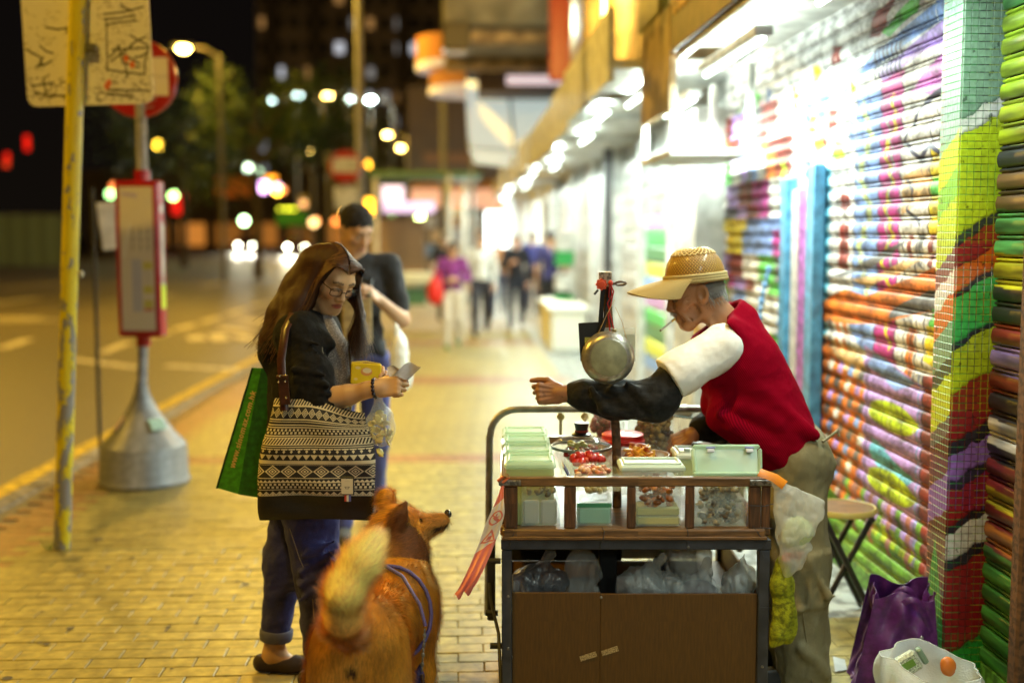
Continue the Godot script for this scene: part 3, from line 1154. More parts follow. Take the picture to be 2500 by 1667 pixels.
	var co := mat(lin(0.6, 0.17, 0.03), 0.4, {tex = tx.soft, tri = 2.0})
	var cp := mat(lin(0.38, 0.12, 0.42), 0.35, {tex = tx.stain, tri = 2.0})
	for q in [["post", 0.0, 0.13, 0.6, 1.97, cb, 0.06], ["post", 0.0, 0.13, 0.0, 0.598, co, 0.06], ["board", 0.135, 0.2, 0.52, 1.9, cy, 0.035], ["panel", 0.205, 0.39, 0.42, 1.86, cp, 0.02], ["board", 0.395, 0.5, 0.36, 1.86, cw, 0.03], ["post", 0.505, 0.62, 0.0, 1.92, cb, 0.06], ["board", 0.625, 0.69, 0.0, 1.9, cy, 0.03], ["kick_board", 0.135, 0.5, 0.0, 0.35, cb, 0.03]]:
		m = Mb.new()
		m.box(Vector3(0.03 - q[6] * 0.5, (q[3] + q[4]) * 0.5, -(q[1] + q[2]) * 0.5), Vector3(q[6], q[4] - q[3], q[2] - q[1]), Basis.IDENTITY, 0.005)
		part(q[0], m, q[5], df)
	m = Mb.new()
	for y in [0.18, 0.34, 0.5]:
		m.box(Vector3(-0.032, y, -0.065), Vector3(0.004, 0.09, 0.06))
	part("painted_square", m, mat(lin(0.2, 0.22, 0.55), 0.5), df)
	m = Mb.new()
	for y in [0.9, 1.15, 1.4, 1.62]:
		m.box(Vector3(0.017, y, -0.3), Vector3(0.004, 0.14, 0.03), Basis(Vector3(1, 0, 0), 0.4))
	part("painted_stroke", m, cw, df)
	# chain hanging beside the frame
	m = Mb.new()
	for k in 15:
		var y := 1.42 - k * 0.045
		m.ell(sp(1.77 - 0.05 * sin(k * 0.21), y, 6.66), Vector3(0.014, 0.028, 0.014) if k % 2 else Vector3(0.02, 0.026, 0.01), Basis.IDENTITY, 6, 4)
	tag(part("hanging_chain", m, mat(lin(0.12, 0.25, 0.45), 0.4, {metal = 0.3})), "blue painted chain hanging beside the door frame", "chain")
	# white pilaster between the shops
	m = Mb.new()
	sbox(m, 1.66, 2.0, 0, 2.5, 8.22, 9.0, 0.01)
	tag(part("white_pilaster", m, mats.white_paint), "broad white pilaster at the far end of the graffiti shutter", "pilaster")
	# the wall that carries it all
	m = Mb.new()
	sbox(m, 1.95, 2.4, 0, 3.4, 2.6, 60)
	struct("shop_wall", m, mats.wall, "pale wall behind the row of shop fronts")
	# canopy with its brown sign board
	var cn := thing("shop_canopy", "brown sign board with gold lettering band above the graffiti shutter", "canopy", sp(1.24, 2.66, 6.9), S.get_euler().y)
	m = Mb.new()
	m.box(Vector3(0.02, 0.6, 5.15), Vector3(0.04, 1.2, 10.3), Basis.IDENTITY, 0.004)
	part("sign_board", m, mats.brown_sign, cn)
	var gold := mat(lin(0.5, 0.26, 0.04), 0.4, {metal = 0.3})
	m = Mb.new()
	for k in 60:
		var zz := 0.12 + k * 0.07
		for r in 3:
			if hsh(k * 3 + r) > 0.25:
				m.box(Vector3(-0.003, 0.22 + r * 0.06, zz), Vector3(0.01, 0.045, 0.04 + 0.03 * hsh(k + r * 9)), Basis(Vector3(1, 0, 0), 0.5 * hsh(k * 2 + r)))
	part("gold_lettering", m, gold, cn)
	m = Mb.new()
	m.box(Vector3(0.35, 0.06, 5.15), Vector3(0.62, 0.05, 10.3))
	part("soffit", m, mats.white_paint, cn)
	m = Mb.new()
	m.box(Vector3(0.06, -0.005, 5.15), Vector3(0.05, 0.05, 10.3), Basis.IDENTITY, 0.006)
	part("light_trough", m, mats.white_paint, cn)
	var gl := "fluorescent fittings under the shop canopies"
	tube_light("fluorescent_lamp", "fluorescent fitting under the brown canopy, above the vendor's hat", 1.42, 2.52, 5.5, 6.8, 9.0, gl)
	tube_light("fluorescent_lamp", "fluorescent fitting under the brown canopy, nearest the tiled pillar", 1.42, 2.52, 3.4, 4.7, 2.8, gl)
	tube_light("fluorescent_lamp", "added unseen fluorescent fitting under the brown canopy, on the viewer's side of the pillar", 1.42, 2.52, 1.2, 2.5, 2.4, gl)  # added out of view to light what faces the camera
	tube_light("fluorescent_lamp", "added unseen fluorescent fitting under the canopy behind the viewer", 1.0, 2.55, -2.6, -1.2, 7.0, gl)  # added behind the camera as white light from the front
	tube_light("fluorescent_lamp", "fluorescent fitting above the white pilaster", 1.42, 2.42, 7.1, 8.1, 11.0, gl)
	# next unit: tan board, olive board, white header box
	m = Mb.new()
	sbox(m, 1.24, 1.28, 2.34, 2.95, 6.95, 8.0, 0.005)
	tag(part("tan_fascia_board", m, mats.beige), "tan fascia board hanging lower than the brown sign", "fascia")
	m = Mb.new()
	sbox(m, 1.23, 1.3, 2.96, 4.6, 7.3, 8.1, 0.005)
	tag(part("olive_sign_board", m, mat(lin(0.22, 0.17, 0.012), 0.5, {tex = tx.soft, tri = 1.0})), "plain olive yellow sign board above the tan fascia", "sign")
	var hb := thing("white_header_box", "white box frame hanging under the canopy end with open sides", "box frame", sp(1.5, 2.1, 7.5), S.get_euler().y)
	m = Mb.new()
	m.box(Vector3(0, 0.0, 0), Vector3(0.5, 0.04, 1.1), Basis.IDENTITY, 0.005)
	part("bottom_panel", m, mats.white_paint, hb)
	for sx in [-0.23, 0.23]:
		for sz in [-0.52, 0.52]:
			m = Mb.new()
			m.box(Vector3(sx, 0.27, sz), Vector3(0.04, 0.5, 0.05), Basis.IDENTITY, 0.004)
			part("upright", m, mats.white_paint, hb)
	# upper facade
	m = Mb.new()
	sbox(m, 1.6, 2.6, 2.75, 16, 8.3, 17, 0.0)
	sbox(m, 1.5, 1.6, 2.75, 16, 9.4, 10.2, 0.0)
	sbox(m, 1.46, 1.6, 2.75, 16, 13.2, 13.8, 0.0)
	tag(part("upper_facade", m, mats.beige), "warm beige upper facade above the row of shops", "building")
	var wl := thing("vertical_wall_lamp", "slim vertical lamp washing the beige facade in yellow light", "lamp", sp(1.42, 3.4, 11.5))
	m = Mb.new()
	m.tube([Vector3(0, 0, 0), Vector3(0, 1.6, 0)], 0.02, 8)
	part("lamp_tube", m, mat(Color(1, 1, 1), 0.5, {glow = 9.0, gcol = Color(1, 0.85, 0.5)}), wl)
	omni(Vector3(-0.1, 0.8, 0), Color(1, 0.8, 0.4), 10.0, 0.3, wl)
	var sl := thing("small_wall_lamp", "small white lamp high on the facade by the red sign", "lamp", sp(1.5, 4.3, 16.4))
	m = Mb.new()
	m.tube([Vector3(0, 0, 0), Vector3(0, 0.4, 0)], 0.05, 8)
	part("lamp_tube", m, mats.white_bulb, sl)
	# shop fronts farther along
	var greys := [[0.6, 0.62, 0.62], [0.5, 0.5, 0.52], [0.66, 0.66, 0.64], [0.55, 0.57, 0.6], [0.62, 0.6, 0.56]]
	var d := 9.1
	var k := 0
	var words := ["pale grey roller shutter just past the white pilaster", "roller shutter with green and blue graffiti past the pale one", "plain silvery shutter before the dark drainpipe", "whitish shutter just past the dark drainpipe", "grey shutter beyond the white polystyrene box", "pale shutter near the green crates", "light shutter far along the row of shops", "farthest pale shutter before the bright shop"]
	while k < 8:
		var l: float = [1.0, 1.5, 1.7, 2.2, 2.6, 3.0, 3.4, 4.0][k]
		var q: Array = greys[k % 5]
		var mt := mat(lin(q[0], q[1], q[2]), 0.4, {tex = tx.soft, tri = 0.7})
		var sh := thing("shop_shutter", words[k], "shutter", sp(1.9, 0, d), S.get_euler().y, "shutters along the far shops")
		for r in 16:
			m = Mb.new()
			m.box(Vector3(-0.008 * (r % 2), 0.08 + r * 0.15, -l * 0.5), Vector3(0.03, 0.142, l), Basis.IDENTITY, 0.012)
			var mk := mt
			if k == 1 and r > 1 and r < 12:
				mk = mat(lin([0.1, 0.5, 0.2, 0.6, 0.1][r % 5], [0.5, 0.3, 0.35, 0.66, 0.25][r % 5], [0.15, 0.6, 0.7, 0.1, 0.12][r % 5]), 0.4)
			part("panel", m, mk, sh)
		m = Mb.new()
		m.box(Vector3(-0.03, 1.3, -l - 0.06), Vector3(0.12, 2.6, 0.1), Basis.IDENTITY, 0.005)
		part("side_post", m, mats.white_paint, sh)
		d += l + 0.14
		k += 1
	m = Mb.new()
	m.tube([sp(1.76, 0, 13.75), sp(1.76, 2.6, 13.75)], 0.055, 10)
	tag(part("drainpipe", m, mat(lin(0.06, 0.06, 0.065), 0.5)), "dark drainpipe on the wall between pale shutters", "pipe")
	# lamps under the farther canopies
	var at := [[1.35, 2.62, 8.5, 9.4, 6.0], [1.25, 2.62, 9.8, 10.8, 6.0], [1.3, 2.56, 11.4, 12.4, 6.0], [1.15, 2.5, 13.2, 14.2, 6.0], [1.3, 2.5, 15.2, 16.2, 8.0], [1.2, 2.55, 18.0, 19.2, 8.0], [1.3, 2.5, 21.5, 23.0, 8.0], [1.2, 2.55, 26.0, 27.5, 10.0], [1.3, 2.5, 31.0, 32.5, 10.0]]
	for j in at.size():
		var q: Array = at[j]
		tube_light("fluorescent_lamp", "fluorescent fitting under the %s white canopy past the white pilaster" % ORD[j], q[0], q[1], q[2], q[3], q[4], gl)
		m = Mb.new()
		sbox(m, 1.05, 1.92, q[1] + 0.1, q[1] + 0.16, q[2] - 0.5, q[3] + 0.5)
		sbox(m, 1.02, 1.06, q[1] + 0.02, q[1] + 0.5, q[2] - 0.5, q[3] + 0.5)
		tag(part("far_canopy", m, mats.white_paint), "%s white shop canopy along the wall past the white pilaster" % ORD[j], "canopy", "canopies along the far shops")


func sthing(called: String, label: String, cat: String, x: float, y: float, d: float, group := "", turn := 0.0) -> Node3D:
	return thing(called, label, cat, sp(x, y, d), S.get_euler().y + turn, group)


func bpart(called: String, parent: Node, ctr: Vector3, size: Vector3, m: Material, bev := 0.0, bas := Basis.IDENTITY) -> MeshInstance3D:
	var b := Mb.new()
	b.box(ctr, size, bas, bev)
	return part(called, b, m, parent)


func street_lamp(label: String, x: float, d: float, h: float, energy: float, white := false, side := 1.0) -> void:
	var t := sthing("street_lamp", label, "street lamp", x, -0.1, d, "street lamps along the road")
	var m := Mb.new()
	m.tube([Vector3.ZERO, Vector3(0, h * 0.5, 0), Vector3(0, h, 0)], [0.1, 0.085, 0.07], 8)
	part("post", m, mats.grey_paint if h == 8.2 else mats.post_paint, t)
	m = Mb.new()
	m.tube([Vector3(0, h - 0.05, 0), Vector3(-0.5 * side, h + 0.25, 0), Vector3(-1.0 * side, h + 0.3, 0)], 0.045, 8)
	part("arm", m, mats.post_paint, t)
	bpart("lamp_head", t, Vector3(-1.25 * side, h + 0.33, 0), Vector3(0.7, 0.12, 0.3), mats.post_paint, 0.04)
	m = Mb.new()
	m.ell(Vector3(-1.25 * side, h + 0.24, 0), Vector3(0.22, 0.14, 0.15), Basis.IDENTITY, 12, 8)
	part("bulb", m, mats.white_bulb if white else mats.sodium_bulb, t)
	omni(Vector3(-1.25 * side, h + 0.24, 0), Color(0.9, 1.0, 0.97) if white else SODIUM, energy, 0.15, t)


func lit_sign(called: String, label: String, x: float, y: float, d: float, w: float, h: float, col: Color, glow: float) -> void:
	var t := sthing(called, label, "sign", x, y, d, "lit shop signs far down the road")
	bpart("sign_box", t, Vector3(0, 0, -0.12), Vector3(w + 0.1, h + 0.1, 0.2), mats.dark, 0.02)
	bpart("lit_face", t, Vector3(0, 0, 0), Vector3(w, h, 0.03), mat(col, 0.5, {glow = glow, gcol = col}), 0.01)


func build_far_street() -> void:
	# overhang of the building farther on
	var ov := sthing("overhanging_block", "grey underside of a building overhanging the pavement", "building", 0, -0.2, 18.5)
	bpart("overhang", ov, Vector3(1.1, 6.3, -2.0), Vector3(2.6, 2.6, 4.0), mat(lin(0.4, 0.38, 0.3), 0.7, {tex = tx.soft, tri = 0.3}), 0.05)
	bpart("beam", ov, Vector3(1.1, 4.88, -0.4), Vector3(2.6, 0.2, 0.3), mats.beige, 0.02)
	bpart("beam", ov, Vector3(1.1, 4.88, -3.4), Vector3(2.6, 0.2, 0.3), mats.beige, 0.02)
	bpart("lamp_box", ov, Vector3(0.02, 4.75, 0.3), Vector3(0.42, 0.4, 0.5), mat(lin(0.1, 0.08, 0.05), 0.4), 0.03)
	bpart("lamp_glass", ov, Vector3(0.02, 4.54, 0.3), Vector3(0.3, 0.02, 0.36), mat(lin(0.5, 0.36, 0.15), 0.3))
	# two curved orange sign bands, one over the other
	for k in 2:
		var t := sthing("curved_sign", ["upper curved orange sign band with white lower edge", "lower curved orange sign band, the smaller of two"][k], "sign", 0.28, [4.75, 4.28][k], 22.5, "curved orange signs over the pavement")
		var r: float = [0.85, 0.7][k]
		var hh: float = [0.62, 0.42][k]
		var xr: float = 0.32
		for q in [["orange_band", 0.14, hh, lin(0.55, 0.2, 0.03), 0.0], ["white_edge", 0.0, 0.14, lin(0.8, 0.75, 0.7), 0.012]]:
			var m := Mb.new()
			var ring := []
			for j in 13:
				var a := PI * 0.5 + PI * j / 12.0
				ring.append(Vector3(xr - 0.5 + 0.1 * k + cos(a) * (r + q[4]), 0, -r + sin(a) * (r + q[4])))
			for j in ring.size() - 1:
				m.quad(ring[j] + Vector3(0, q[1], 0), ring[j + 1] + Vector3(0, q[1], 0), ring[j + 1] + Vector3(0, q[2], 0), ring[j] + Vector3(0, q[2], 0))
			part(q[0], m, mat(q[3], 0.5, {glow = 0.3, gcol = Color(q[3].r, q[3].g, q[3].b)}), t)
		bpart("dark_front", t, Vector3(0.88, hh * 0.5, -r), Vector3(1.45, hh, r * 2.0 - 0.04), mat(lin(0.08, 0.045, 0.03), 0.6), 0.02)
		bpart("sign_lamp", t, Vector3(1.25, 0.2, 0.05), Vector3(1.15, 0.17, 0.06), mat(lin(0.8, 0.7, 0.72), 0.5, {glow = 0.75, gcol = Color(0.95, 0.86, 0.88)}), 0.01)
		bpart("top_cover", t, Vector3(0.9, hh + 0.02, -r), Vector3(2.0, 0.03, r * 2.0), mats.dark)
	# white translucent awning
	var aw := sthing("white_awning", "big white sloping awning with light from below put in as glow", "awning", 0, 0, 24)
	var am := Mb.new()
	am.quad(Vector3(0.25, 3.25, 1.5), Vector3(2.0, 3.15, 1.5), Vector3(2.0, 4.55, -0.5), Vector3(0.2, 4.75, -0.5))
	am.quad(Vector3(0.25, 3.22, 1.5), Vector3(2.0, 3.12, 1.5), Vector3(2.0, 2.75, 1.45), Vector3(0.35, 2.95, 1.45))
	part("sheet", am, mat(lin(0.75, 0.8, 0.78), 0.6, {glow = 0.55, gcol = Color(0.86, 0.93, 0.9)}), aw)  # the sheet's glow stands in for lamplight from below
	for k in 3:
		am = Mb.new()
		am.tube([Vector3(0.25 + k * 0.85, 3.22, 1.52), Vector3(0.22 + k * 0.87, 4.62, -0.48)], 0.025, 6)
		part("rib", am, mats.grey_paint, aw)
	bpart("front_pole", aw, Vector3(0.3, 1.5, 1.5), Vector3(0.06, 3.2, 0.06), mats.steel, 0.01)
	# hanging red sign
	var rs := sthing("red_sign", "tall narrow dark red sign hung on the facade", "sign", 1.32, 4.75, 15.2)
	bpart("sign_panel", rs, Vector3.ZERO, Vector3(0.27, 2.4, 0.12), mat(lin(0.3, 0.012, 0.008), 0.4), 0.02)
	bpart("bracket", rs, Vector3(0.2, 0.9, 0), Vector3(0.25, 0.06, 0.06), mats.steel, 0.01)
	# dark block and lit shop that close the pavement
	var db := sthing("dark_block", "dark low building at the end of the pavement", "building", 0.9, 0, 52)
	bpart("wall", db, Vector3(0, 4, -3), Vector3(6, 8, 6), mat(lin(0.14, 0.1, 0.1), 0.8), 0.05)
	bpart("window_band", db, Vector3(-0.6, 4.9, 0.02), Vector3(3.4, 0.5, 0.05), mat(lin(0.25, 0.12, 0.09), 0.5), 0.01)
	var sh := sthing("bright_shop", "brilliantly lit white shop front at the end of the pavement", "shop", 0.6, 0, 46)
	for k in 3:
		bpart("shop_window", sh, Vector3(-0.55 + k * 1.5, 1.75 + 0.12 * k, 0), Vector3(1.4, 1.5 + 0.3 * k, 0.05), mat(Color(1, 1, 1), 0.5, {glow = 5.0, gcol = Color(0.93, 1.0, 1.0)}), 0.02)
	bpart("plinth", sh, Vector3(0.9, 0.4, 0), Vector3(4.4, 0.8, 0.1), mats.white_paint, 0.02)
	var al := AreaLight3D.new()
	al.name = "shop_window_glow"
	al.area_size = Vector2(3.6, 1.6)
	al.light_color = COOL
	al.light_energy = 30.0
	al.area_range = 90.0
	al.area_attenuation = 2.0
	al.shadow_enabled = true
	sh.add_child(al)
	al.position = Vector3(0.9, 1.9, 0.1)
	al.rotation_degrees = Vector3(0, 180, 0)
	var pk := sthing("salmon_awning", "salmon pink awning before the bright shop, its lit look put in as glow", "awning", -0.3, 2.75, 40)
	bpart("valance", pk, Vector3(0.4, 0, 0), Vector3(3.2, 0.75, 0.06), mat(lin(0.75, 0.42, 0.3), 0.6, {glow = 0.6, gcol = Color(1.0, 0.78, 0.66)}), 0.02)  # the valance gets its lit look from emission, not from a lamp
	bpart("sheet", pk, Vector3(0.4, 0.5, -0.7), Vector3(3.2, 0.04, 1.5), mat(lin(0.75, 0.42, 0.3), 0.6), 0.01, Basis(Vector3(1, 0, 0), 0.3))
	# kiosk and bus shelter
	var ki := sthing("bus_shelter", "green roofed bus shelter with a glowing purple advert panel", "bus shelter", -0.75, 0, 28)
	bpart("roof", ki, Vector3(0.05, 3.0, -1.0), Vector3(2.6, 0.14, 2.6), mat(lin(0.06, 0.13, 0.08), 0.5), 0.03)
	bpart("advert_panel", ki, Vector3(-0.7, 2.52, 0.33), Vector3(0.5, 0.42, 0.05), mat(lin(0.7, 0.6, 0.8), 0.4, {glow = 1.3, gcol = Color(0.94, 0.88, 1.0)}), 0.01)
	bpart("advert_strip", ki, Vector3(-0.34, 2.25, 0.34), Vector3(1.2, 0.26, 0.05), mat(lin(0.6, 0.5, 0.8), 0.4, {glow = 0.9, gcol = Color(0.8, 0.74, 1.0)}), 0.01)
	for k in 4:
		bpart("column", ki, Vector3([-1.1, 0.6, 0.95, 1.15][k], 1.5, [0.2, 0.3, 0.1, -0.6][k]), Vector3(0.11, 3.0, 0.11), mats.white_paint, 0.02)
	bpart("bench", ki, Vector3(-0.25, 0.62, 0.5), Vector3(1.3, 0.25, 0.45), mat(lin(0.5, 0.55, 0.5), 0.5), 0.03)
	bpart("skirt", ki, Vector3(-0.45, 0.2, 0.45), Vector3(1.0, 0.4, 0.3), mat(lin(0.05, 0.16, 0.1), 0.6), 0.02)
	bpart("back_panel", ki, Vector3(-0.7, 1.2, -1.2), Vector3(1.4, 1.6, 0.06), mat(lin(0.2, 0.13, 0.07), 0.5), 0.02)
	tube_light("shelter_lamp", "slanting fluorescent lamp at the right edge of the bus shelter", 0.35, 2.62, 25.5, 28.5, 3.0)
	# posters and stalls by the shelter
	for k in 3:
		var st := sthing("news_stand", ["news stand of coloured papers under the shelter", "white display rack right of the news stand", "grey curtain panel by the shelter columns"][k], "stand", [-0.55, 0.05, 0.5][k], 0, [30.5, 31.5, 31.0][k])
		for j in 5:
			bpart("paper", st, Vector3(0.16 * (j % 2) - 0.1, 0.5 + j * 0.36, 0.1), Vector3(0.3, 0.3, 0.02), mat(lin([0.6, 0.7, 0.2, 0.7, 0.5][(j + k) % 5], [0.3, 0.6, 0.3, 0.5, 0.5][(j + k) % 5], [0.1, 0.55, 0.5, 0.3, 0.55][(j + k) % 5]), 0.5), 0.003)
		bpart("rack", st, Vector3(0, 1.15, 0), Vector3(0.55, 2.3, 0.1), mat(lin([0.2, 0.6, 0.4][k], [0.15, 0.6, 0.4][k], [0.1, 0.6, 0.42][k]), 0.6), 0.02)
	# things standing along the far shops
	var fb := sthing("foam_box", "low white foam box standing against the far shop fronts", "box", 1.55, 0, 16.4)
	bpart("box_body", fb, Vector3(0, 0.28, -0.9), Vector3(0.5, 0.56, 2.2), mat(lin(0.7, 0.72, 0.66), 0.6), 0.03)
	bpart("box_lid", fb, Vector3(0, 0.6, -0.9), Vector3(0.56, 0.08, 2.26), mat(lin(0.75, 0.77, 0.72), 0.6), 0.02)
	for k in 2:
		var gc := sthing("green_crate", ["green plastic crate by the far wall, higher of two", "green plastic crate by the far wall, lower of two"][k], "crate", 1.62, [1.25, 0.5][k], 17.8, "green crates by the far shops")
		bpart("crate_body", gc, Vector3.ZERO, Vector3(0.26, [0.2, 0.36][k], 0.4), mat(lin(0.01, 0.25, 0.05), 0.45), 0.02)
		bpart("crate_rim", gc, Vector3(0, [0.1, 0.18][k], 0), Vector3(0.29, 0.03, 0.43), mat(lin(0.01, 0.3, 0.06), 0.45), 0.01)
		bpart("white_pack", gc, Vector3(0, [0.24, 0.4][k], 0), Vector3(0.26, 0.26, 0.36), mats.white_paint, 0.03)
	# tower blocks
	var tw := sthing("tower_block", "tall dark apartment tower with a few lit windows", "building", -11.5, 0, 150)
	bpart("facade", tw, Vector3(0, 35, -8), Vector3(26, 70, 16), mat(lin(0.42, 0.32, 0.29), 0.8, {tex = tx.soft, tri = 0.03}), 0.1)
	for c in 5:
		bpart("bay", tw, Vector3(-11 + c * 5.4, 35, 0.4), Vector3(1.6, 70, 0.8), mat(lin(0.1, 0.075, 0.065), 0.8), 0.05)
	var win := Mb.new()
	win.box(Vector3.ZERO, Vector3(1.0, 1.3, 0.12))
	var wm := win.mesh()
	var wd := mat(lin(0.03, 0.03, 0.035), 0.2)
	var lits := [mat(lin(0.6, 0.6, 0.6), 0.4, {glow = 0.9, gcol = Color(0.8, 0.82, 0.86)}), mat(lin(0.6, 0.5, 0.3), 0.4, {glow = 0.4, gcol = Color(0.85, 0.62, 0.36)}), mat(lin(0.6, 0.6, 0.6), 0.4, {glow = 0.3, gcol = Color(0.8, 0.8, 0.8)})]
	for r in 13:
		for c in 14:
			var w := MeshInstance3D.new()
			w.mesh = wm
			w.material_override = lits[int(hsh(r * 5.1 + c) * 3)] if hsh(r * 17.3 + c * 3.7) > 0.8 else wd
			w.name = numbered(tw, "window")
			tw.add_child(w, true)
			w.position = Vector3(-12 + c * 1.85, 6.5 + r * 3.0, 0.05)
	var t2 := sthing("tower_block", "dark brown tower behind the curved orange signs", "building", 6, 0, 135)
	bpart("facade", t2, Vector3(0, 35, -8), Vector3(15, 70, 16), mat(lin(0.32, 0.2, 0.17), 0.8, {tex = tx.soft, tri = 0.03}), 0.1)
	for r in 8:
		for c in 3:
			var w := MeshInstance3D.new()
			w.mesh = wm
			w.material_override = lits[2] if hsh(r * 3.3 + c * 9.1) > 0.86 else wd
			w.name = numbered(t2, "window")
			t2.add_child(w, true)
			w.position = Vector3(-6 + c * 1.9, 8 + r * 3.0, 0.05)
	# low shop block across the end of the road, and its signs
	var lb := sthing("low_shops", "low row of shops closing the road, hung with lit signs", "building", -26, 0, 140)
	bpart("facade", lb, Vector3(0, 4.5, -3), Vector3(34, 9.0, 6), mat(lin(0.2, 0.13, 0.07), 0.8, {tex = tx.soft, tri = 0.05}), 0.1)
	for k in 7:
		bpart("shop_opening", lb, Vector3(-13 + k * 4.2, 1.6, 0.05), Vector3(3.0, 2.6, 0.1), mat(lin(0.3, 0.18, 0.06), 0.6, {glow = [0.35, 0.12, 0.5, 0.2, 0.3, 0.1, 0.4][k], gcol = Color(1.0, 0.62, 0.25)}), 0.02)
	for q in [["white_sign", "white neon cluster left of the pink sign", -23.7, 9.2, 139, 0.9, 0.7, Color(0.9, 1.0, 0.85), 9.0], ["white_sign", "smaller white neon right of the cluster", -22.6, 8.9, 139, 0.6, 0.6, Color(0.85, 1.0, 0.8), 7.0], ["pink_sign", "pink and white round neon sign", -21.9, 7.0, 138, 0.9, 1.2, Color(1.0, 0.75, 1.0), 7.0], ["pink_sign", "smaller pink neon to the right", -20.4, 6.9, 138, 0.7, 0.8, Color(1.0, 0.8, 0.95), 6.0], ["orange_sign", "orange neon arch above the pink sign", -21.2, 8.0, 139, 1.3, 0.5, Color(1.0, 0.6, 0.15), 5.0],
			["yellow_sign", "yellow green neon strip above the parked traffic", -19.2, 4.3, 138, 2.2, 0.55, Color(0.95, 0.95, 0.2), 5.0], ["red_sign", "square red sign left of the traffic", -31.6, 5.0, 138, 1.6, 2.2, Color(1.0, 0.12, 0.08), 1.2], ["brown_sign", "broad dim orange billboard over the far shops", -25.6, 7.0, 138.5, 3.8, 2.2, Color(0.85, 0.42, 0.1), 0.22], ["yellow_sign", "small warm yellow sign far down the road", -17.6, 5.4, 138, 1.2, 1.3, Color(0.9, 0.7, 0.25), 0.25]]:
		lit_sign(q[0], q[1], q[2], q[3], q[4], q[5], q[6], q[7], q[8])
	lit_sign("orange_sign", "bright orange sign beside the dark haired passer-by's head", -3.2, 2.62, 44, 0.55, 0.6, Color(1.0, 0.72, 0.12), 6.0)
	lit_sign("green_sign", "dim green sign left of the passer-by", -6.0, 2.2, 44, 1.1, 0.5, Color(0.03, 0.5, 0.12), 0.07)
	# hoarding on the far side of the road
	var ho := sthing("hoarding", "grey green corrugated hoarding across the road", "fence", -36, -0.12, 68)
	var hm := [mat(lin(0.3, 0.4, 0.32), 0.6), mat(lin(0.22, 0.3, 0.24), 0.6)]
	for k in 44:
		bpart("panel", ho, Vector3(-6 + k * 0.46, 1.4, 0.03 * (k % 2)), Vector3(0.46, 2.8, 0.03), hm[k % 2], 0.008)
	bpart("rail", ho, Vector3(4, 2.84, 0.02), Vector3(21, 0.08, 0.1), mats.grey_paint, 0.01)
	# red neon and little lights across the road
	for q in [[-30.5, 8.0, 75, 0.35, 0.5, Color(1.0, 0.1, 0.06), 2.0, "topmost red"], [-29.0, 6.4, 75, 0.6, 0.5, Color(1.0, 0.12, 0.06), 0.8, "wide dim red"], [-27.9, 6.4, 76, 0.3, 0.5, Color(1.0, 0.12, 0.06), 1.0, "narrow red"], [-31.0, 7.3, 75, 0.4, 0.4, Color(1.0, 0.7, 0.4), 8.0, "glaring pale orange"], [-26.3, 7.2, 75, 0.3, 0.9, Color(1.0, 0.1, 0.05), 1.0, "tall upright red"], [-27.6, 5.9, 75, 0.35, 0.35, Color(1.0, 0.25, 0.1), 0.8, "lowest reddish orange"]]:
		lit_sign("red_neon", "small %s neon far across the road at the left edge" % q[7], q[0], q[1], q[2], q[3], q[4], q[5], q[6])
	var k2 := 0
	for q in [[-22.2, 4.2, 78, 0.24, Color(0.7, 1.0, 0.6), 7.0], [-20.4, 4.2, 78, 0.2, Color(0.6, 0.8, 0.6), 2.5], [-18.2, 4.1, 78, 0.24, Color(0.75, 1.0, 0.55), 12.0], [-21.4, 4.6, 76, 0.22, Color(1.0, 0.5, 0.2), 3.0], [-20.3, 3.4, 78, 0.25, Color(1.0, 0.5, 0.1), 14.0], [-17.6, 6.9, 72, 0.22, Color(1.0, 0.8, 0.2), 20.0], [-11.4, 4.4, 77, 0.25, Color(1.0, 0.72, 0.2), 22.0], [-10.9, 4.4, 76, 0.2, Color(1.0, 0.5, 0.15), 3.0], [-12.3, 2.4, 70, 0.22, Color(0.8, 1.0, 0.7), 16.0], [-9.5, 3.5, 75, 0.22, Color(1.0, 0.65, 0.3), 2.0], [-8.3, 3.1, 90, 0.3, Color(1.0, 0.75, 0.3), 10.0], [-10.5, 2.6, 90, 0.25, Color(1.0, 0.5, 0.2), 4.0], [-9.2, 2.6, 92, 0.25, Color(1.0, 0.5, 0.2), 4.0], [-7.1, 2.2, 60, 0.2, Color(1.0, 0.8, 0.5), 5.0], [-3.2, 2.2, 60, 0.22, Color(0.7, 1.0, 0.5), 14.0], [-1.35, 2.15, 50, 0.34, Color(0.9, 1.0, 0.6), 20.0], [-6.9, 7.1, 95, 0.25, Color(1.0, 0.7, 0.15), 14.0], [-1.2, 9.2, 80, 0.22, Color(1.0, 0.7, 0.15), 12.0], [-9.4, 6.4, 95, 0.3, Color(0.9, 0.65, 0.15), 4.0], [-3.6, 9.6, 110, 0.4, Color(0.8, 0.7, 0.5), 1.4], [-0.5, 9.2, 110, 0.4, Color(0.75, 0.75, 0.45), 1.6]]:
		var l := sthing("distant_lamp", "tiny bright distant lamp down the road, %s in its string of lamps" % ORD[k2], "lamp", q[0], q[1], q[2], "tiny distant lamps down the road")
		var m := Mb.new()
		m.ell(Vector3.ZERO, Vector3.ONE * q[3], Basis.IDENTITY, 10, 6)
		part("bulb", m, mat(Color(1, 1, 1), 0.5, {glow = q[5], gcol = q[4]}), l)
		m = Mb.new()
		m.tube([Vector3(0, -q[1], -0.05), Vector3(0, 0, -0.05)], 0.04, 6)
		part("post", m, mats.dark, l)
		k2 += 1
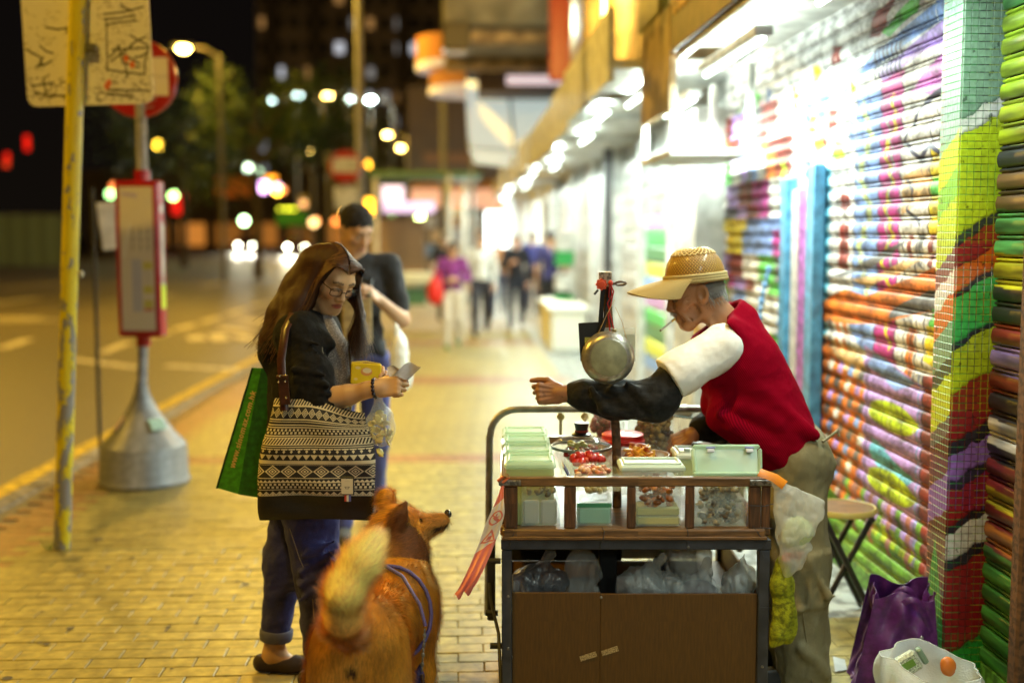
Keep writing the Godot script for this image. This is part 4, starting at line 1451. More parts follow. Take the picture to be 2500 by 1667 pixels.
	# street lamps: median row, kerb row, white row
	for q in [["sodium street lamp with yellow lit leaves round it", -9.5 + 1.2, 43, 8.0, 40, false], ["sodium street lamp on the median, left of a close pair", -11 + 1.2, 83, 8.0, 50, false], ["sodium street lamp on the median, right of a close pair", -11.2 + 1.2, 95, 8.0, 50, false], ["yellow street lamp between the white lamps", -6.9 + 1.2, 66, 9.0, 50, false], ["sodium street lamp right of the tall grey post", -4.4 + 1.2, 79, 8.0, 50, false], ["sodium street lamp just below and right of its neighbour", -4.1 + 1.2, 91, 8.0, 50, false],
			["white street lamp left of the yellow one", -8.5 + 1.2, 66, 9.0, 20, true], ["white street lamp just left of the tall grey post", -5.9 + 1.2, 67.8, 9.0, 20, true], ["white street lamp just right of the tall grey post", -4.7 + 1.2, 67.7, 9.0, 20, true], ["dim white street lamp, leftmost of the white row", -10.1 + 1.2, 67.7, 9.0, 6, true]]:
		street_lamp(q[0], q[1], q[2], q[3], q[4], q[5])
	street_lamp("tall grey lamp post rising behind the far red bus sign", -1.9, 24, 8.2, 110)
	street_lamp("added unseen sodium street lamp on the median, nearest to the viewer", -8.6, 7, 8.0, 110)  # this and the next are added out of view to light the road
	street_lamp("added unseen sodium street lamp on the median, second from the viewer", -10.3, 24.5, 8.0, 110)
	street_lamp("tall kerbside lamp post standing nearest to the viewer", -3.3, 1.6, 7.6, 34, false, -1.0)
	var gp := sthing("grey_post", "slim pale post rising behind the bus shelter roof", "post", -0.36, 0, 36)
	var gm := Mb.new()
	gm.tube([Vector3.ZERO, Vector3(0, 5.5, 0)], 0.1, 8)
	part("shaft", gm, mats.grey_paint, gp)
	gm = Mb.new()
	gm.ell(Vector3(0, 5.55, 0), Vector3(0.13, 0.1, 0.13), Basis.IDENTITY, 8, 6)
	part("cap", gm, mats.grey_paint, gp)


func peel_tex(w: int, h: int) -> ImageTexture:  # yellow paint flaking off grey metal, more of it low down
	var im := blank(w, h)
	var nz := FastNoiseLite.new()
	nz.frequency = 0.035
	nz.seed = 5
	for y in h:
		var low := smoothstep(0.55, 0.62, float(y) / h) * 0.2 + smoothstep(0.72, 1.0, float(y) / h) * 0.05
		for x in w:
			var q := nz.get_noise_2d(x * 1.2, y * 0.6) + 0.3 * nz.get_noise_2d(x * 4.0, y * 3.0)
			var c := lin(0.62, 0.52, 0.015)
			if q > 0.42 - low * 1.6:
				c = lin(0.22, 0.22, 0.24)
			elif q > 0.38 - low * 1.6:
				c = lin(0.1, 0.08, 0.04)
			elif nz.get_noise_2d(x * 3.0 + 400, y * 0.4) > 0.4:
				c = lin(0.5, 0.4, 0.015)
			im.set_pixel(x, y, c)
	return picture(im)


func leafy_tree(label: String, x: float, d: float, h: float, r: float, leaves: int) -> void:
	var t := sthing("street_tree", label, "tree", x, -0.1, d, "dark trees along the road")
	var m := Mb.new()
	m.tube([Vector3.ZERO, Vector3(0.05, h * 0.3, 0), Vector3(-0.05, h * 0.6, 0.1), Vector3(0, h * 0.85, 0)], [0.22, 0.16, 0.11, 0.04], 8)
	part("trunk", m, mats.bark, t)
	var tips := []
	m = Mb.new()
	for k in 11:
		var a := TAU * k / 11.0 + rng.randf()
		var y0 := h * rng.randf_range(0.35, 0.75)
		var e := Vector3(cos(a) * r * rng.randf_range(0.5, 1.0), y0 + h * rng.randf_range(0.05, 0.28), sin(a) * r * rng.randf_range(0.5, 1.0))
		m.tube([Vector3(0, y0, 0), (Vector3(0, y0, 0) + e) * 0.5 + Vector3(0, 0.2, 0), e], [0.07, 0.045, 0.015], 6)
		tips.append(e)
		tips.append(e * 0.7 + Vector3(0, y0 * 0.3, 0))
	part("limbs", m, mats.bark, t)
	m = Mb.new()
	for k in leaves:
		var c: Vector3 = tips[rng.randi() % tips.size()]
		var p := c + Vector3(rng.randfn(), rng.randfn() * 0.8, rng.randfn()) * r * 0.22
		var u := Vector3(rng.randfn(), rng.randfn(), rng.randfn()).normalized() * rng.randf_range(0.09, 0.17)
		var w := u.cross(Vector3(rng.randfn(), rng.randfn(), rng.randfn())).normalized() * 0.07
		var f := rng.randf_range(0.6, 1.2)
		m.col = Color(0.05 * f, 0.085 * f, 0.018 * f)
		var nn := u.cross(w).normalized()
		m.face([p - u, p + w, p + u, p - w], nn)
	part("crown", m, mats.leaf, t)


func saloon(label: String, x: float, d: float, turn: float) -> void:
	var t := sthing("oncoming_car", label, "car", x, -0.12, d, "cars driving towards the viewer", turn)
	var m := Mb.new()
	var side := [Vector2(-2.1, 0.3), Vector2(2.05, 0.3), Vector2(2.15, 0.62), Vector2(1.95, 0.82), Vector2(0.95, 0.95), Vector2(0.35, 1.42), Vector2(-1.1, 1.45), Vector2(-1.7, 1.0), Vector2(-2.15, 0.92)]
	m.prism(side, 1.7, Transform3D(Basis(Vector3(0, 0, 1), Vector3.UP, Vector3(-1, 0, 0)), Vector3.ZERO))
	part("body", m, mat(lin(0.12, 0.015, 0.012), 0.25, {coat = 0.6}), t)
	m = Mb.new()
	m.quad(Vector3(-0.74, 0.99, 0.93), Vector3(0.74, 0.99, 0.93), Vector3(0.66, 1.38, 0.44), Vector3(-0.66, 1.38, 0.44))
	part("windscreen", m, mat(lin(0.01, 0.01, 0.012), 0.08), t)
	bpart("bumper", t, Vector3(0, 0.42, 2.12), Vector3(1.66, 0.2, 0.12), mats.black_plastic, 0.04)
	bpart("grille", t, Vector3(0, 0.68, 2.11), Vector3(0.8, 0.14, 0.06), mats.dark, 0.02)
	for s in [-1.0, 1.0]:
		m = Mb.new()
		m.ell(Vector3(0.64 * s, 0.74, 2.07), Vector3(0.13, 0.11, 0.07), Basis.IDENTITY, 12, 8)
		part("headlight", m, mat(Color(1, 1, 1), 0.3, {glow = 40.0, gcol = Color(1.0, 1.0, 0.86)}), t)
		for z in [1.35, -1.3]:
			m = Mb.new()
			m.lathe([Vector2(0, -0.1), Vector2(0.28, -0.1), Vector2(0.31, -0.06), Vector2(0.31, 0.06), Vector2(0.28, 0.1), Vector2(0, 0.1)], 16, Transform3D(Basis(Vector3(0, 0, 1), PI / 2), Vector3(0.76 * s, 0.31, z)))
			part("wheel", m, mats.black_plastic, t)
		var l := SpotLight3D.new()
		l.name = "headlight_beam"
		l.light_color = Color(1.0, 0.97, 0.85)
		l.light_energy = 150.0
		l.light_size = 0.1
		l.spot_angle = 24.0
		l.spot_range = 80.0
		l.spot_attenuation = 2.0
		l.shadow_enabled = true
		t.add_child(l, true)
		l.position = Vector3(0.64 * s, 0.74, 2.2)
		l.rotation_degrees = Vector3(-4, 180, 0)


func build_left_street() -> void:
	mats.bark = mat(lin(0.07, 0.05, 0.03), 0.9)
	mats.leaf = mat(Color(1, 1, 1), 0.55, {vc = true, back = Color(0.35, 0.35, 0.2)})
	# yellow post with the back of a sign plate
	var t := thing("sign_post", "peeling yellow sign post with a scribbled white plate at its top", "sign post", Vector3(-2.333, 0, -6.03))
	var m := Mb.new()
	m.tube([Vector3(0, -0.02, 0), Vector3(0.085, 1.4, 0), Vector3(0.175, 2.82, 0), Vector3(0.2, 3.25, 0)], 0.0425, 20)
	for j in m.v.size():
		m.t[j].y = 1.0 - m.v[j].y / 3.3
	part("post", m, mat(Color(1, 1, 1), 0.45, {tex = peel_tex(96, 768), coat = 0.2}), t)
	var im := blank(384, 448, lin(0.78, 0.76, 0.68))
	var ink := lin(0.05, 0.045, 0.03)
	var r2 := RandomNumberGenerator.new()
	r2.seed = 11
	for k in 900:  # scuffs
		var p := Vector2(r2.randf() * 384, r2.randf() * 448)
		var g := r2.randf_range(0.15, 0.42)
		if p.x > 190 or r2.randf() > 0.6:
			stroke(im, [p, p + Vector2(r2.randfn() * 9, r2.randfn() * 5)], 1.6, lin(g, g * 0.9, g * 0.6))
	poly(im, [Vector2(4, 130), Vector2(150, 150), Vector2(148, 172), Vector2(6, 160)], lin(0.34, 0.3, 0.22))
	for q in [[70, 256, 134, 258], [134, 256, 134, 268], [8, 310, 52, 330], [52, 302, 90, 320], [52, 330, 60, 350], [38, 352, 86, 338], [60, 330, 44, 352], [246, 224, 366, 206], [246, 236, 340, 226], [300, 200, 330, 214], [252, 250, 345, 240], [325, 275, 378, 300], [325, 300, 370, 280], [260, 330, 290, 300], [290, 300, 300, 340], [264, 340, 330, 300], [300, 320, 350, 345], [268, 312, 380, 306], [380, 306, 366, 370], [252, 360, 366, 372], [254, 240, 252, 364], [300, 345, 350, 355], [20, 400, 90, 392], [60, 380, 64, 416], [250, 410, 380, 412], [250, 420, 330, 428], [30, 418, 130, 424], [336, 330, 372, 318], [310, 350, 312, 380]]:
		stroke(im, [Vector2(q[0], q[1]), Vector2((q[0] + q[2]) * 0.5 + r2.randfn() * 3, (q[1] + q[3]) * 0.5 + r2.randfn() * 3), Vector2(q[2], q[3])], 4.5, ink)
	for k in 90:
		var p := Vector2(r2.randf_range(215, 384), r2.randf_range(375, 446)) if k % 2 else Vector2(r2.randf_range(5, 140), r2.randf_range(380, 440))
		stroke(im, [p, p + Vector2(r2.randfn() * 16, r2.randfn() * 6)], 2.6, lin(0.16, 0.14, 0.1))
	for q in [[300, 330], [318, 345], [246, 390], [240, 398]]:
		poly(im, [Vector2(q[0], q[1]), Vector2(q[0] + 14, q[1] - 8), Vector2(q[0] + 20, q[1] + 6), Vector2(q[0] + 8, q[1] + 14)], lin(0.7, 0.16, 0.08))
	m = Mb.new()
	var ring := []
	for c in [[0.32, 0.45, 0], [-0.32, 0.45, 1], [-0.32, -0.45, 2], [0.32, -0.45, 3]]:
		for j in 5:
			var a: float = PI * 0.5 * c[2] + PI * 0.5 * j / 4
			ring.append(Vector2(c[0] - signf(c[0]) * 0.05 + cos(a) * 0.05, c[1] - signf(c[1]) * 0.05 + sin(a) * 0.05))
	m.prism(ring, 0.008, Transform3D(Basis(Vector3.BACK, 0.028), Vector3(0.19, 2.72, -0.06)))
	for j in m.v.size():
		m.t[j] = Vector2((m.v[j].x - 0.19) / 0.64 + 0.5, 0.5 - (m.v[j].y - 2.72) / 0.9)
	part("sign_plate", m, mat(Color(1, 1, 1), 0.55, {tex = picture(im)}), t)
	for y in [2.55, 2.95]:
		bpart("clamp", t, Vector3(0.19, y, -0.03), Vector3(0.13, 0.04, 0.05), mats.steel, 0.006)
	m = Mb.new()
	m.ell(Vector3(0.1 + 0.047, 1.42, 0.0), Vector3(0.014, 0.02, 0.014), Basis.IDENTITY, 8, 6)
	part("gum_blob", m, mats.white_paint, t)
	var weed := Mb.new()
	for k in 9:
		var a := k * 2.4
		weed.col = Color(0.06, 0.14, 0.02)
		weed.blade(Vector3(-0.06 + 0.01 * cos(a), 0, 0.02 + 0.01 * sin(a)), Vector3(-0.07 + 0.05 * cos(a), 0.05 + 0.03 * hsh(k), 0.02 + 0.04 * sin(a)), Vector3(0.004, 0, 0.003), Vector3(0, 0.5, 1).normalized())
	weed.col = Color(1, 1, 1)
	var wd := part("weed_leaves", weed, mats.leaf)
	wd.position = Vector3(-2.333, 0, -6.03)
	tag(wd, "tiny green weed at the foot of the yellow post", "weed")
	# bus stop
	t = thing("bus_stop", "bus stop with grey cone base, red timetable case and round red sign", "bus stop", Vector3(-2.42, 0, -7.7))
	m = Mb.new()
	m.lathe([Vector2(0.0, 0.0), Vector2(0.29, 0.0), Vector2(0.295, 0.02), Vector2(0.285, 0.03), Vector2(0.278, 0.24), Vector2(0.268, 0.255), Vector2(0.2, 0.33), Vector2(0.13, 0.425), Vector2(0.075, 0.52), Vector2(0.045, 0.6), Vector2(0.034, 0.66)], 40)
	part("cone_base", m, mat(lin(0.3, 0.3, 0.31), 0.42, {tex = tx.soft, tri = 3.0}), t)
	m = Mb.new()
	m.tube([Vector3(0, 0.62, 0), Vector3(0.02, 1.0, 0)], 0.033, 14)
	part("pole", m, mats.grey_paint, t)
	m = Mb.new()
	m.tube([Vector3(0.04, 1.9, 0), Vector3(0.045, 2.56, 0)], 0.036, 14)
	part("pole", m, mats.grey_paint, t)
	var red := mat(lin(0.36, 0.008, 0.012), 0.3, {coat = 0.4})
	m = Mb.new()
	m.tube([Vector3(0.02, 0.9, 0), Vector3(0.022, 0.98, 0)], 0.046, 14)
	part("collar", m, red, t)
	m = Mb.new()
	m.tube([Vector3(0.04, 1.95, 0), Vector3(0.042, 2.03, 0)], 0.05, 14)
	part("collar", m, red, t)
	im = blank(200, 600, lin(0.72, 0.66, 0.56))
	poly(im, [Vector2(8, 20), Vector2(110, 28), Vector2(104, 46), Vector2(8, 36)], lin(0.5, 0.42, 0.7))
	for k in 3:
		for j in 3:
			poly(im, [Vector2(70 + k * 46, 170 + j * 34), Vector2(78 + k * 46, 170 + j * 34), Vector2(80 + k * 46, 194 + j * 34), Vector2(70 + k * 46, 196 + j * 34)], lin(0.3, 0.26, 0.22))
	poly(im, [Vector2(66, 300), Vector2(124, 300), Vector2(124, 520), Vector2(66, 520)], lin(0.45, 0.45, 0.6))
	for k in 20:
		stroke(im, [Vector2(70, 306 + k * 11), Vector2(120, 306 + k * 11)], 3.0, lin(0.6, 0.6, 0.7))
	for k in [310, 410, 470]:
		poly(im, [Vector2(132, k), Vector2(190, k), Vector2(190, k + 34), Vector2(132, k + 34)], lin(0.6, 0.55, 0.08))
	poly(im, [Vector2(132, 506), Vector2(190, 506), Vector2(190, 518), Vector2(132, 518)], lin(0.6, 0.12, 0.05))
	stroke(im, [Vector2(60, 160), Vector2(34, 230), Vector2(22, 290)], 12, lin(0.85, 0.85, 0.85))
	for k in 16:
		stroke(im, [Vector2(134, 352 + k % 6 * 9), Vector2(160 + 24 * hsh(k), 352 + k % 6 * 9)], 2.5, lin(0.35, 0.32, 0.3))
	var cs := Basis(Vector3.UP, -0.12)
	var cc := Vector3(0.025, 1.462, 0.02)
	bpart("case", t, cc, Vector3(0.29, 1.0, 0.11), red, 0.012, cs)
	m = Mb.new()
	m.face([cc + cs * Vector3(-0.112, -0.46, 0.0575), cc + cs * Vector3(0.112, -0.46, 0.0575), cc + cs * Vector3(0.112, 0.46, 0.0575), cc + cs * Vector3(-0.112, 0.46, 0.0575)], cs.z, [Vector2(0, 1), Vector2(1, 1), Vector2(1, 0), Vector2(0, 0)])
	part("timetable", m, mat(Color(1, 1, 1), 0.5, {tex = picture(im)}), t)
	m = Mb.new()
	m.box(cc + cs * Vector3(0, 0, 0.0605), Vector3(0.232, 0.928, 0.002), cs)
	part("glazing", m, mat(Color(1, 1, 1, 0.06), 0.05, {clear = true}), t)
	m = Mb.new()
	for q in [[0.12, 0.1], [0.02, 0.14], [-0.08, 0.05], [0.2, 0.04], [-0.16, 0.03], [0.32, 0.03]]:
		m.ell(cc + cs * Vector3(0.1455, q[0], 0.0), Vector3(0.002, q[1], 0.028), cs, 8, 6, 0.2, q[0] * 30)
	part("torn_sticker", m, mats.white_paint, t)
	bpart("yellow_sticker", t, cc + cs * Vector3(0.146, -0.24, 0.0), Vector3(0.002, 0.16, 0.07), mat(lin(0.6, 0.75, 0.02), 0.5), 0.0, cs)
	bpart("cone_sticker", t, Vector3(0.13, 0.40, 0.115), Vector3(0.1, 0.09, 0.004), mat(lin(0.4, 0.62, 0.55), 0.4, {tex = tx.stain, tri = 9.0}), 0.001, Basis(Vector3.UP, 0.75) * Basis(Vector3(1, 0, 0), -0.75))
	bpart("cone_sticker", t, Vector3(-0.12, 0.405, 0.1), Vector3(0.04, 0.1, 0.004), mat(lin(0.55, 0.4, 0.36), 0.4), 0.001, Basis(Vector3.UP, -0.85) * Basis(Vector3(1, 0, 0), -0.75))
	m = Mb.new()
	var rd := Transform3D(Basis(Vector3(1, 0, 0), PI / 2), Vector3(0.035, 2.61, 0.0))
	m.lathe([Vector2(0, -0.015), Vector2(0.245, -0.015), Vector2(0.25, 0), Vector2(0.245, 0.015), Vector2(0, 0.015)], 48, rd)
	part("round_sign", m, red, t)
	bpart("route_panel", t, Vector3(0.035, 2.62, 0.018), Vector3(0.39, 0.24, 0.004), mat(lin(0.7, 0.64, 0.6), 0.5), 0.001)
	bpart("panel_seam", t, Vector3(0.035, 2.62, 0.0205), Vector3(0.39, 0.004, 0.002), mats.grey_paint)
	var font := SystemFont.new()
	font.font_names = PackedStringArray(["Droid Sans"])
	for q in [["BUS", 0.075, 2.775, 0.5], ["BUS STOP", 0.06, 2.475, 0.3], ["request", 0.08, 2.43, 0.22]]:
		var w := TextMesh.new()
		w.text = q[0]
		w.font = font
		w.font_size = 16
		w.pixel_size = 0.0085 * q[3]
		w.depth = 0.003
		var o := part("lettering", w, mats.white_paint, t)
		o.position = Vector3(q[1], q[2], 0.018)
	# white notice on a thin post behind the case
	t = thing("notice_post", "thin grey post with a slanting white notice left of the red case", "notice", Vector3(-3.02, -0.0, -8.6))
	m = Mb.new()
	m.tube([Vector3(0, -0.1, 0), Vector3(0, 1.95, 0)], 0.014, 8)
	part("post", m, mats.dark, t)
	bpart("notice_board", t, Vector3(0.12, 1.68, 0.02), Vector3(0.13, 0.34, 0.012), mats.white_paint, 0.003, Basis(Vector3.UP, 0.5) * Basis(Vector3.BACK, 0.12))
	# second bus stop, far
	t = sthing("far_bus_sign", "farther round red bus sign with a white board hung below", "bus stop", -1.82, 0, 20)
	m = Mb.new()
	m.tube([Vector3(0.0, 0, 0), Vector3(0, 2.9, 0)], 0.035, 8)
	part("pole", m, mats.grey_paint, t)
	m = Mb.new()
	m.lathe([Vector2(0, 0), Vector2(0.27, 0), Vector2(0.27, 0.03), Vector2(0, 0.03)], 32, Transform3D(Basis(Vector3(1, 0, 0), PI / 2), Vector3(0, 2.74, 0.05)))
	part("round_sign", m, red, t)
	bpart("route_panel", t, Vector3(0, 2.76, 0.084), Vector3(0.42, 0.24, 0.004), mats.white_paint, 0.001)
	bpart("white_board", t, Vector3(0, 2.22, 0.05), Vector3(0.4, 0.38, 0.03), mats.white_paint, 0.01)
	# trees
	leafy_tree("dark roadside tree whose leaves catch the sodium lamp", -7.6, 46, 8.2, 2.6, 2600)
	leafy_tree("dark tree behind the lit one, nearer the tower", -6.2, 56, 9.0, 3.0, 2200)
	leafy_tree("dark tree left of the bus stop pole", -14.0, 62, 9.0, 3.4, 2200)
	# oncoming cars
	saloon("dark red oncoming car with two glaring headlights, nearer of two", -12.6, 95, 0.1)
	saloon("oncoming car with glaring headlights, farther of two", -19.2, 110, 0.14)


func head_shape(s: Sdf, x: Transform3D, o := {}) -> void:  # face along +z, crown along +y
	var q: float = o.get("size", 1.0)
	var b := x.basis
	var P := func(a: float, c: float, d: float) -> Vector3: return x * (Vector3(a, c, d) * q)
	var old: bool = o.get("old", false)
	s.ell(P.call(0, 0.03, -0.012), Vector3(0.075, 0.086, 0.095) * q, b, 0.02)
	s.ell(P.call(0, -0.035, 0.028), Vector3(0.058, 0.074, 0.058) * q, b, 0.04 * q)
	s.cap(P.call(-0.02, -0.1, 0.06), P.call(0.02, -0.1, 0.06), 0.016 * q, -1, 0.03 * q)
	for e in [-1.0, 1.0]:
		s.cap(P.call(0.05 * e, -0.055, -0.002), P.call(0.022 * e, -0.096, 0.052), 0.017 * q, -1, 0.03 * q)
		s.ell(P.call(0.044 * e, -0.022, 0.055), Vector3(0.021, 0.016, 0.018) * q, b, 0.025 * q)
	s.cap(P.call(-0.034, 0.026, 0.072), P.call(0.034, 0.026, 0.072), 0.012 * q, -1, 0.025 * q)
	for e in [-1.0, 1.0]:
		s.ell(P.call(0.031 * e, 0.004, 0.092), Vector3(0.019, 0.012, 0.014) * q, b, 0.016 * q, true)
		s.ell(P.call(0.031 * e, 0.002, 0.0715), Vector3(0.0145, 0.0105, 0.0125) * q, b, 0.005 * q)
	s.cap(P.call(0, 0.014, 0.082), P.call(0, -0.028, 0.101), 0.007 * q, 0.0115 * q, 0.014 * q)
	for e in [-1.0, 1.0]:
		s.ell(P.call(0.011 * e, -0.033, 0.092), Vector3(0.009, 0.008, 0.011) * q, b, 0.007 * q)
	s.ell(P.call(0, -0.062, 0.075), Vector3(0.026, 0.022, 0.016) * q, b, 0.02 * q)
	s.cap(P.call(-0.017, -0.0575, 0.084), P.call(0.017, -0.0575, 0.084), 0.0055 * q, -1, 0.008 * q)
	s.cap(P.call(-0.014, -0.068, 0.083), P.call(0.014, -0.068, 0.083), 0.0065 * q, -1, 0.008 * q)
	s.cap(P.call(-0.022, -0.0625, 0.092), P.call(0.022, -0.0625, 0.092), 0.0022 * q, -1, 0.004 * q, true)
	if old:
		for e in [-1.0, 1.0]:
			s.cap(P.call(0.022 * e, -0.03, 0.088), P.call(0.036 * e, -0.075, 0.07), 0.004 * q, -1, 0.008 * q, true)
			s.cap(P.call(0.034 * e, -0.03, 0.078), P.call(0.046 * e, -0.085, 0.052), 0.009 * q, -1, 0.012 * q)
			s.ell(P.call(0.055 * e, -0.055, 0.03), Vector3(0.008, 0.022, 0.018) * q, b, 0.025 * q, true)
			s.cap(P.call(0.048 * e, -0.075, 0.05), P.call(0.04 * e, -0.1, 0.035), 0.003 * q, -1, 0.006 * q, true)
			for k in 3:
				s.cap(P.call(0.05 * e, -0.004 - 0.008 * k, 0.062), P.call(0.066 * e, 0.004 - 0.016 * k, 0.04), 0.0022 * q, -1, 0.004 * q, true)
	if o.get("ears", true):
		for e in [-1.0, 1.0]:
			var eb := b * Basis(Vector3.UP, -0.35 * e) * Basis(Vector3(1, 0, 0), -0.15)
			var k: float = q * (1.18 if old else 1.0)
			s.ell(P.call(0.076 * e, -0.004, -0.012), Vector3(0.008, 0.032, 0.019) * k, eb, 0.006 * q)
			s.ell(P.call(0.085 * e, 0.0, -0.008), Vector3(0.008, 0.02, 0.0105) * k, eb, 0.006 * q, true)


func face_tint(x: Transform3D, q: float, skin: Color, o := {}) -> Callable:
	var inv := x.affine_inverse()
	var lip: Color = o.get("lip", Color(skin.r * 0.85, skin.g * 0.5, skin.b * 0.5))
	var brow: Color = o.get("brow", Color(0.02, 0.014, 0.01))
	var nz := FastNoiseLite.new()
	nz.frequency = 55.0
	var spots: float = o.get("spots", 0.0)
	return func(p: Vector3, _n: Vector3) -> Color:
		var l := inv * p / q
		var f := 1.0 + 0.06 * nz.get_noise_3d(p.x, p.y, p.z)
		var c := Color(skin.r * f, skin.g * f, skin.b * f)
		if l.z > 0.02 and absf(l.x) < 0.08 and absf(l.y) < 0.12:
			var cheek := exp(-(Vector2(absf(l.x) - 0.042, l.y + 0.03).length_squared()) / 0.0005)
			c = c.lerp(Color(skin.r, skin.g * 0.72, skin.b * 0.66), 0.45 * cheek)
			if l.z > 0.06:
				var m := (l.x / 0.022) ** 2 + ((l.y + 0.0625) / 0.0105) ** 2
				if m < 1.3:
					c = c.lerp(lip, clampf(1.6 - m, 0.0, 1.0))
				if absf(l.y + 0.0625) < 0.0016 and absf(l.x) < 0.022:
					c = lip * 0.45
				var ax := absf(l.x)
				var by := 0.0275 + 0.004 * sin((ax - 0.012) / 0.036 * PI)
				if ax > 0.012 and ax < 0.05 and absf(l.y - by) < 0.0042:
					c = c.lerp(brow, 0.8)
				if absf(ax - 0.031) < 0.0175 and absf(l.y + 0.003 - 0.05 * (ax - 0.031) ** 2 * 20.0) < 0.0026:
					c = brow
				if ax < 0.011 and absf(l.y + 0.04) < 0.003 and l.z > 0.085:
					c = c * 0.4
		if spots > 0.0 and nz.get_noise_3d(p.x * 0.8 + 9.0, p.y * 0.8, p.z * 0.8) > 0.55 - spots * 0.1:
			c = c.lerp(Color(0.12, 0.05, 0.025), 0.55)
		return c


func hand_shape(s: Sdf, x: Transform3D, curl: Array, thumb: Array, sc := 1.0) -> void:  # wrist at the origin, fingers +x, back of the hand +y, thumb side +z
	var b := x.basis
	s.rbox(x * (Vector3(0.048, 0, 0.0) * sc), Vector3(0.042, 0.0125, 0.037) * sc, b, 0.011 * sc, 0.012 * sc)
	s.cap(x * (Vector3(-0.035, 0, 0) * sc), x * (Vector3(0.02, 0, 0) * sc), 0.0245 * sc, 0.022 * sc, 0.02 * sc)
	var zs := [0.028, 0.0095, -0.009, -0.0265]
	var ls := [[0.041, 0.025, 0.02], [0.045, 0.029, 0.021], [0.041, 0.027, 0.02], [0.032, 0.02, 0.018]]
	for f in 4:
		var p := Vector3(0.086 - 0.004 * absf(f - 1.0), 0.001, zs[f])
		s.ell(x * (p * sc), Vector3(0.011, 0.0105, 0.0105) * sc, b, 0.008 * sc)
		var a := 0.0
		var r := 0.0092 - 0.0007 * f
		for k in 3:
			a += curl[f][k] if curl[f] is Array else curl[f]
			var n: Vector3 = p + Vector3(cos(a), -sin(a), (0.05 - 0.03 * f)) * ls[f][k]
			s.cap(x * (p * sc), x * (n * sc), r * sc, (r - 0.0008) * sc, 0.004 * sc)
			p = n
			r -= 0.0007
		if k_tendons:
			s.cap(x * (Vector3(0.02, 0.0115, zs[f] * 0.5) * sc), x * (Vector3(0.084, 0.0115, zs[f]) * sc), 0.0028 * sc, -1, 0.006 * sc)
	var t0 := Vector3(0.016, -0.006, 0.022)
	var t1: Vector3 = t0 + Vector3(thumb[0].x, thumb[0].y, thumb[0].z).normalized() * 0.044
	var t2: Vector3 = t1 + thumb[1].normalized() * 0.032
	var t3: Vector3 = t2 + thumb[2].normalized() * 0.026
	s.cap(x * (t0 * sc), x * (t1 * sc), 0.0145 * sc, 0.0115 * sc, 0.01 * sc)
	s.cap(x * (t1 * sc), x * (t2 * sc), 0.0108 * sc, 0.0098 * sc, 0.004 * sc)
	s.cap(x * (t2 * sc), x * (t3 * sc), 0.0098 * sc, 0.0078 * sc, 0.004 * sc)


var k_tendons := false


func frame(o: Vector3, fingers: Vector3, back: Vector3, mirror := false) -> Transform3D:  # a hand's frame; mirror swaps the thumb's side
	var x := fingers.normalized()
	var y := (back - x * back.dot(x)).normalized()
	var z := x.cross(y)
	return Transform3D(Basis(x, y, -z if mirror else z), o)


func tint(m: Mb, c: Color) -> Mb:
	for j in m.c.size():
		m.c[j] = c
	return m


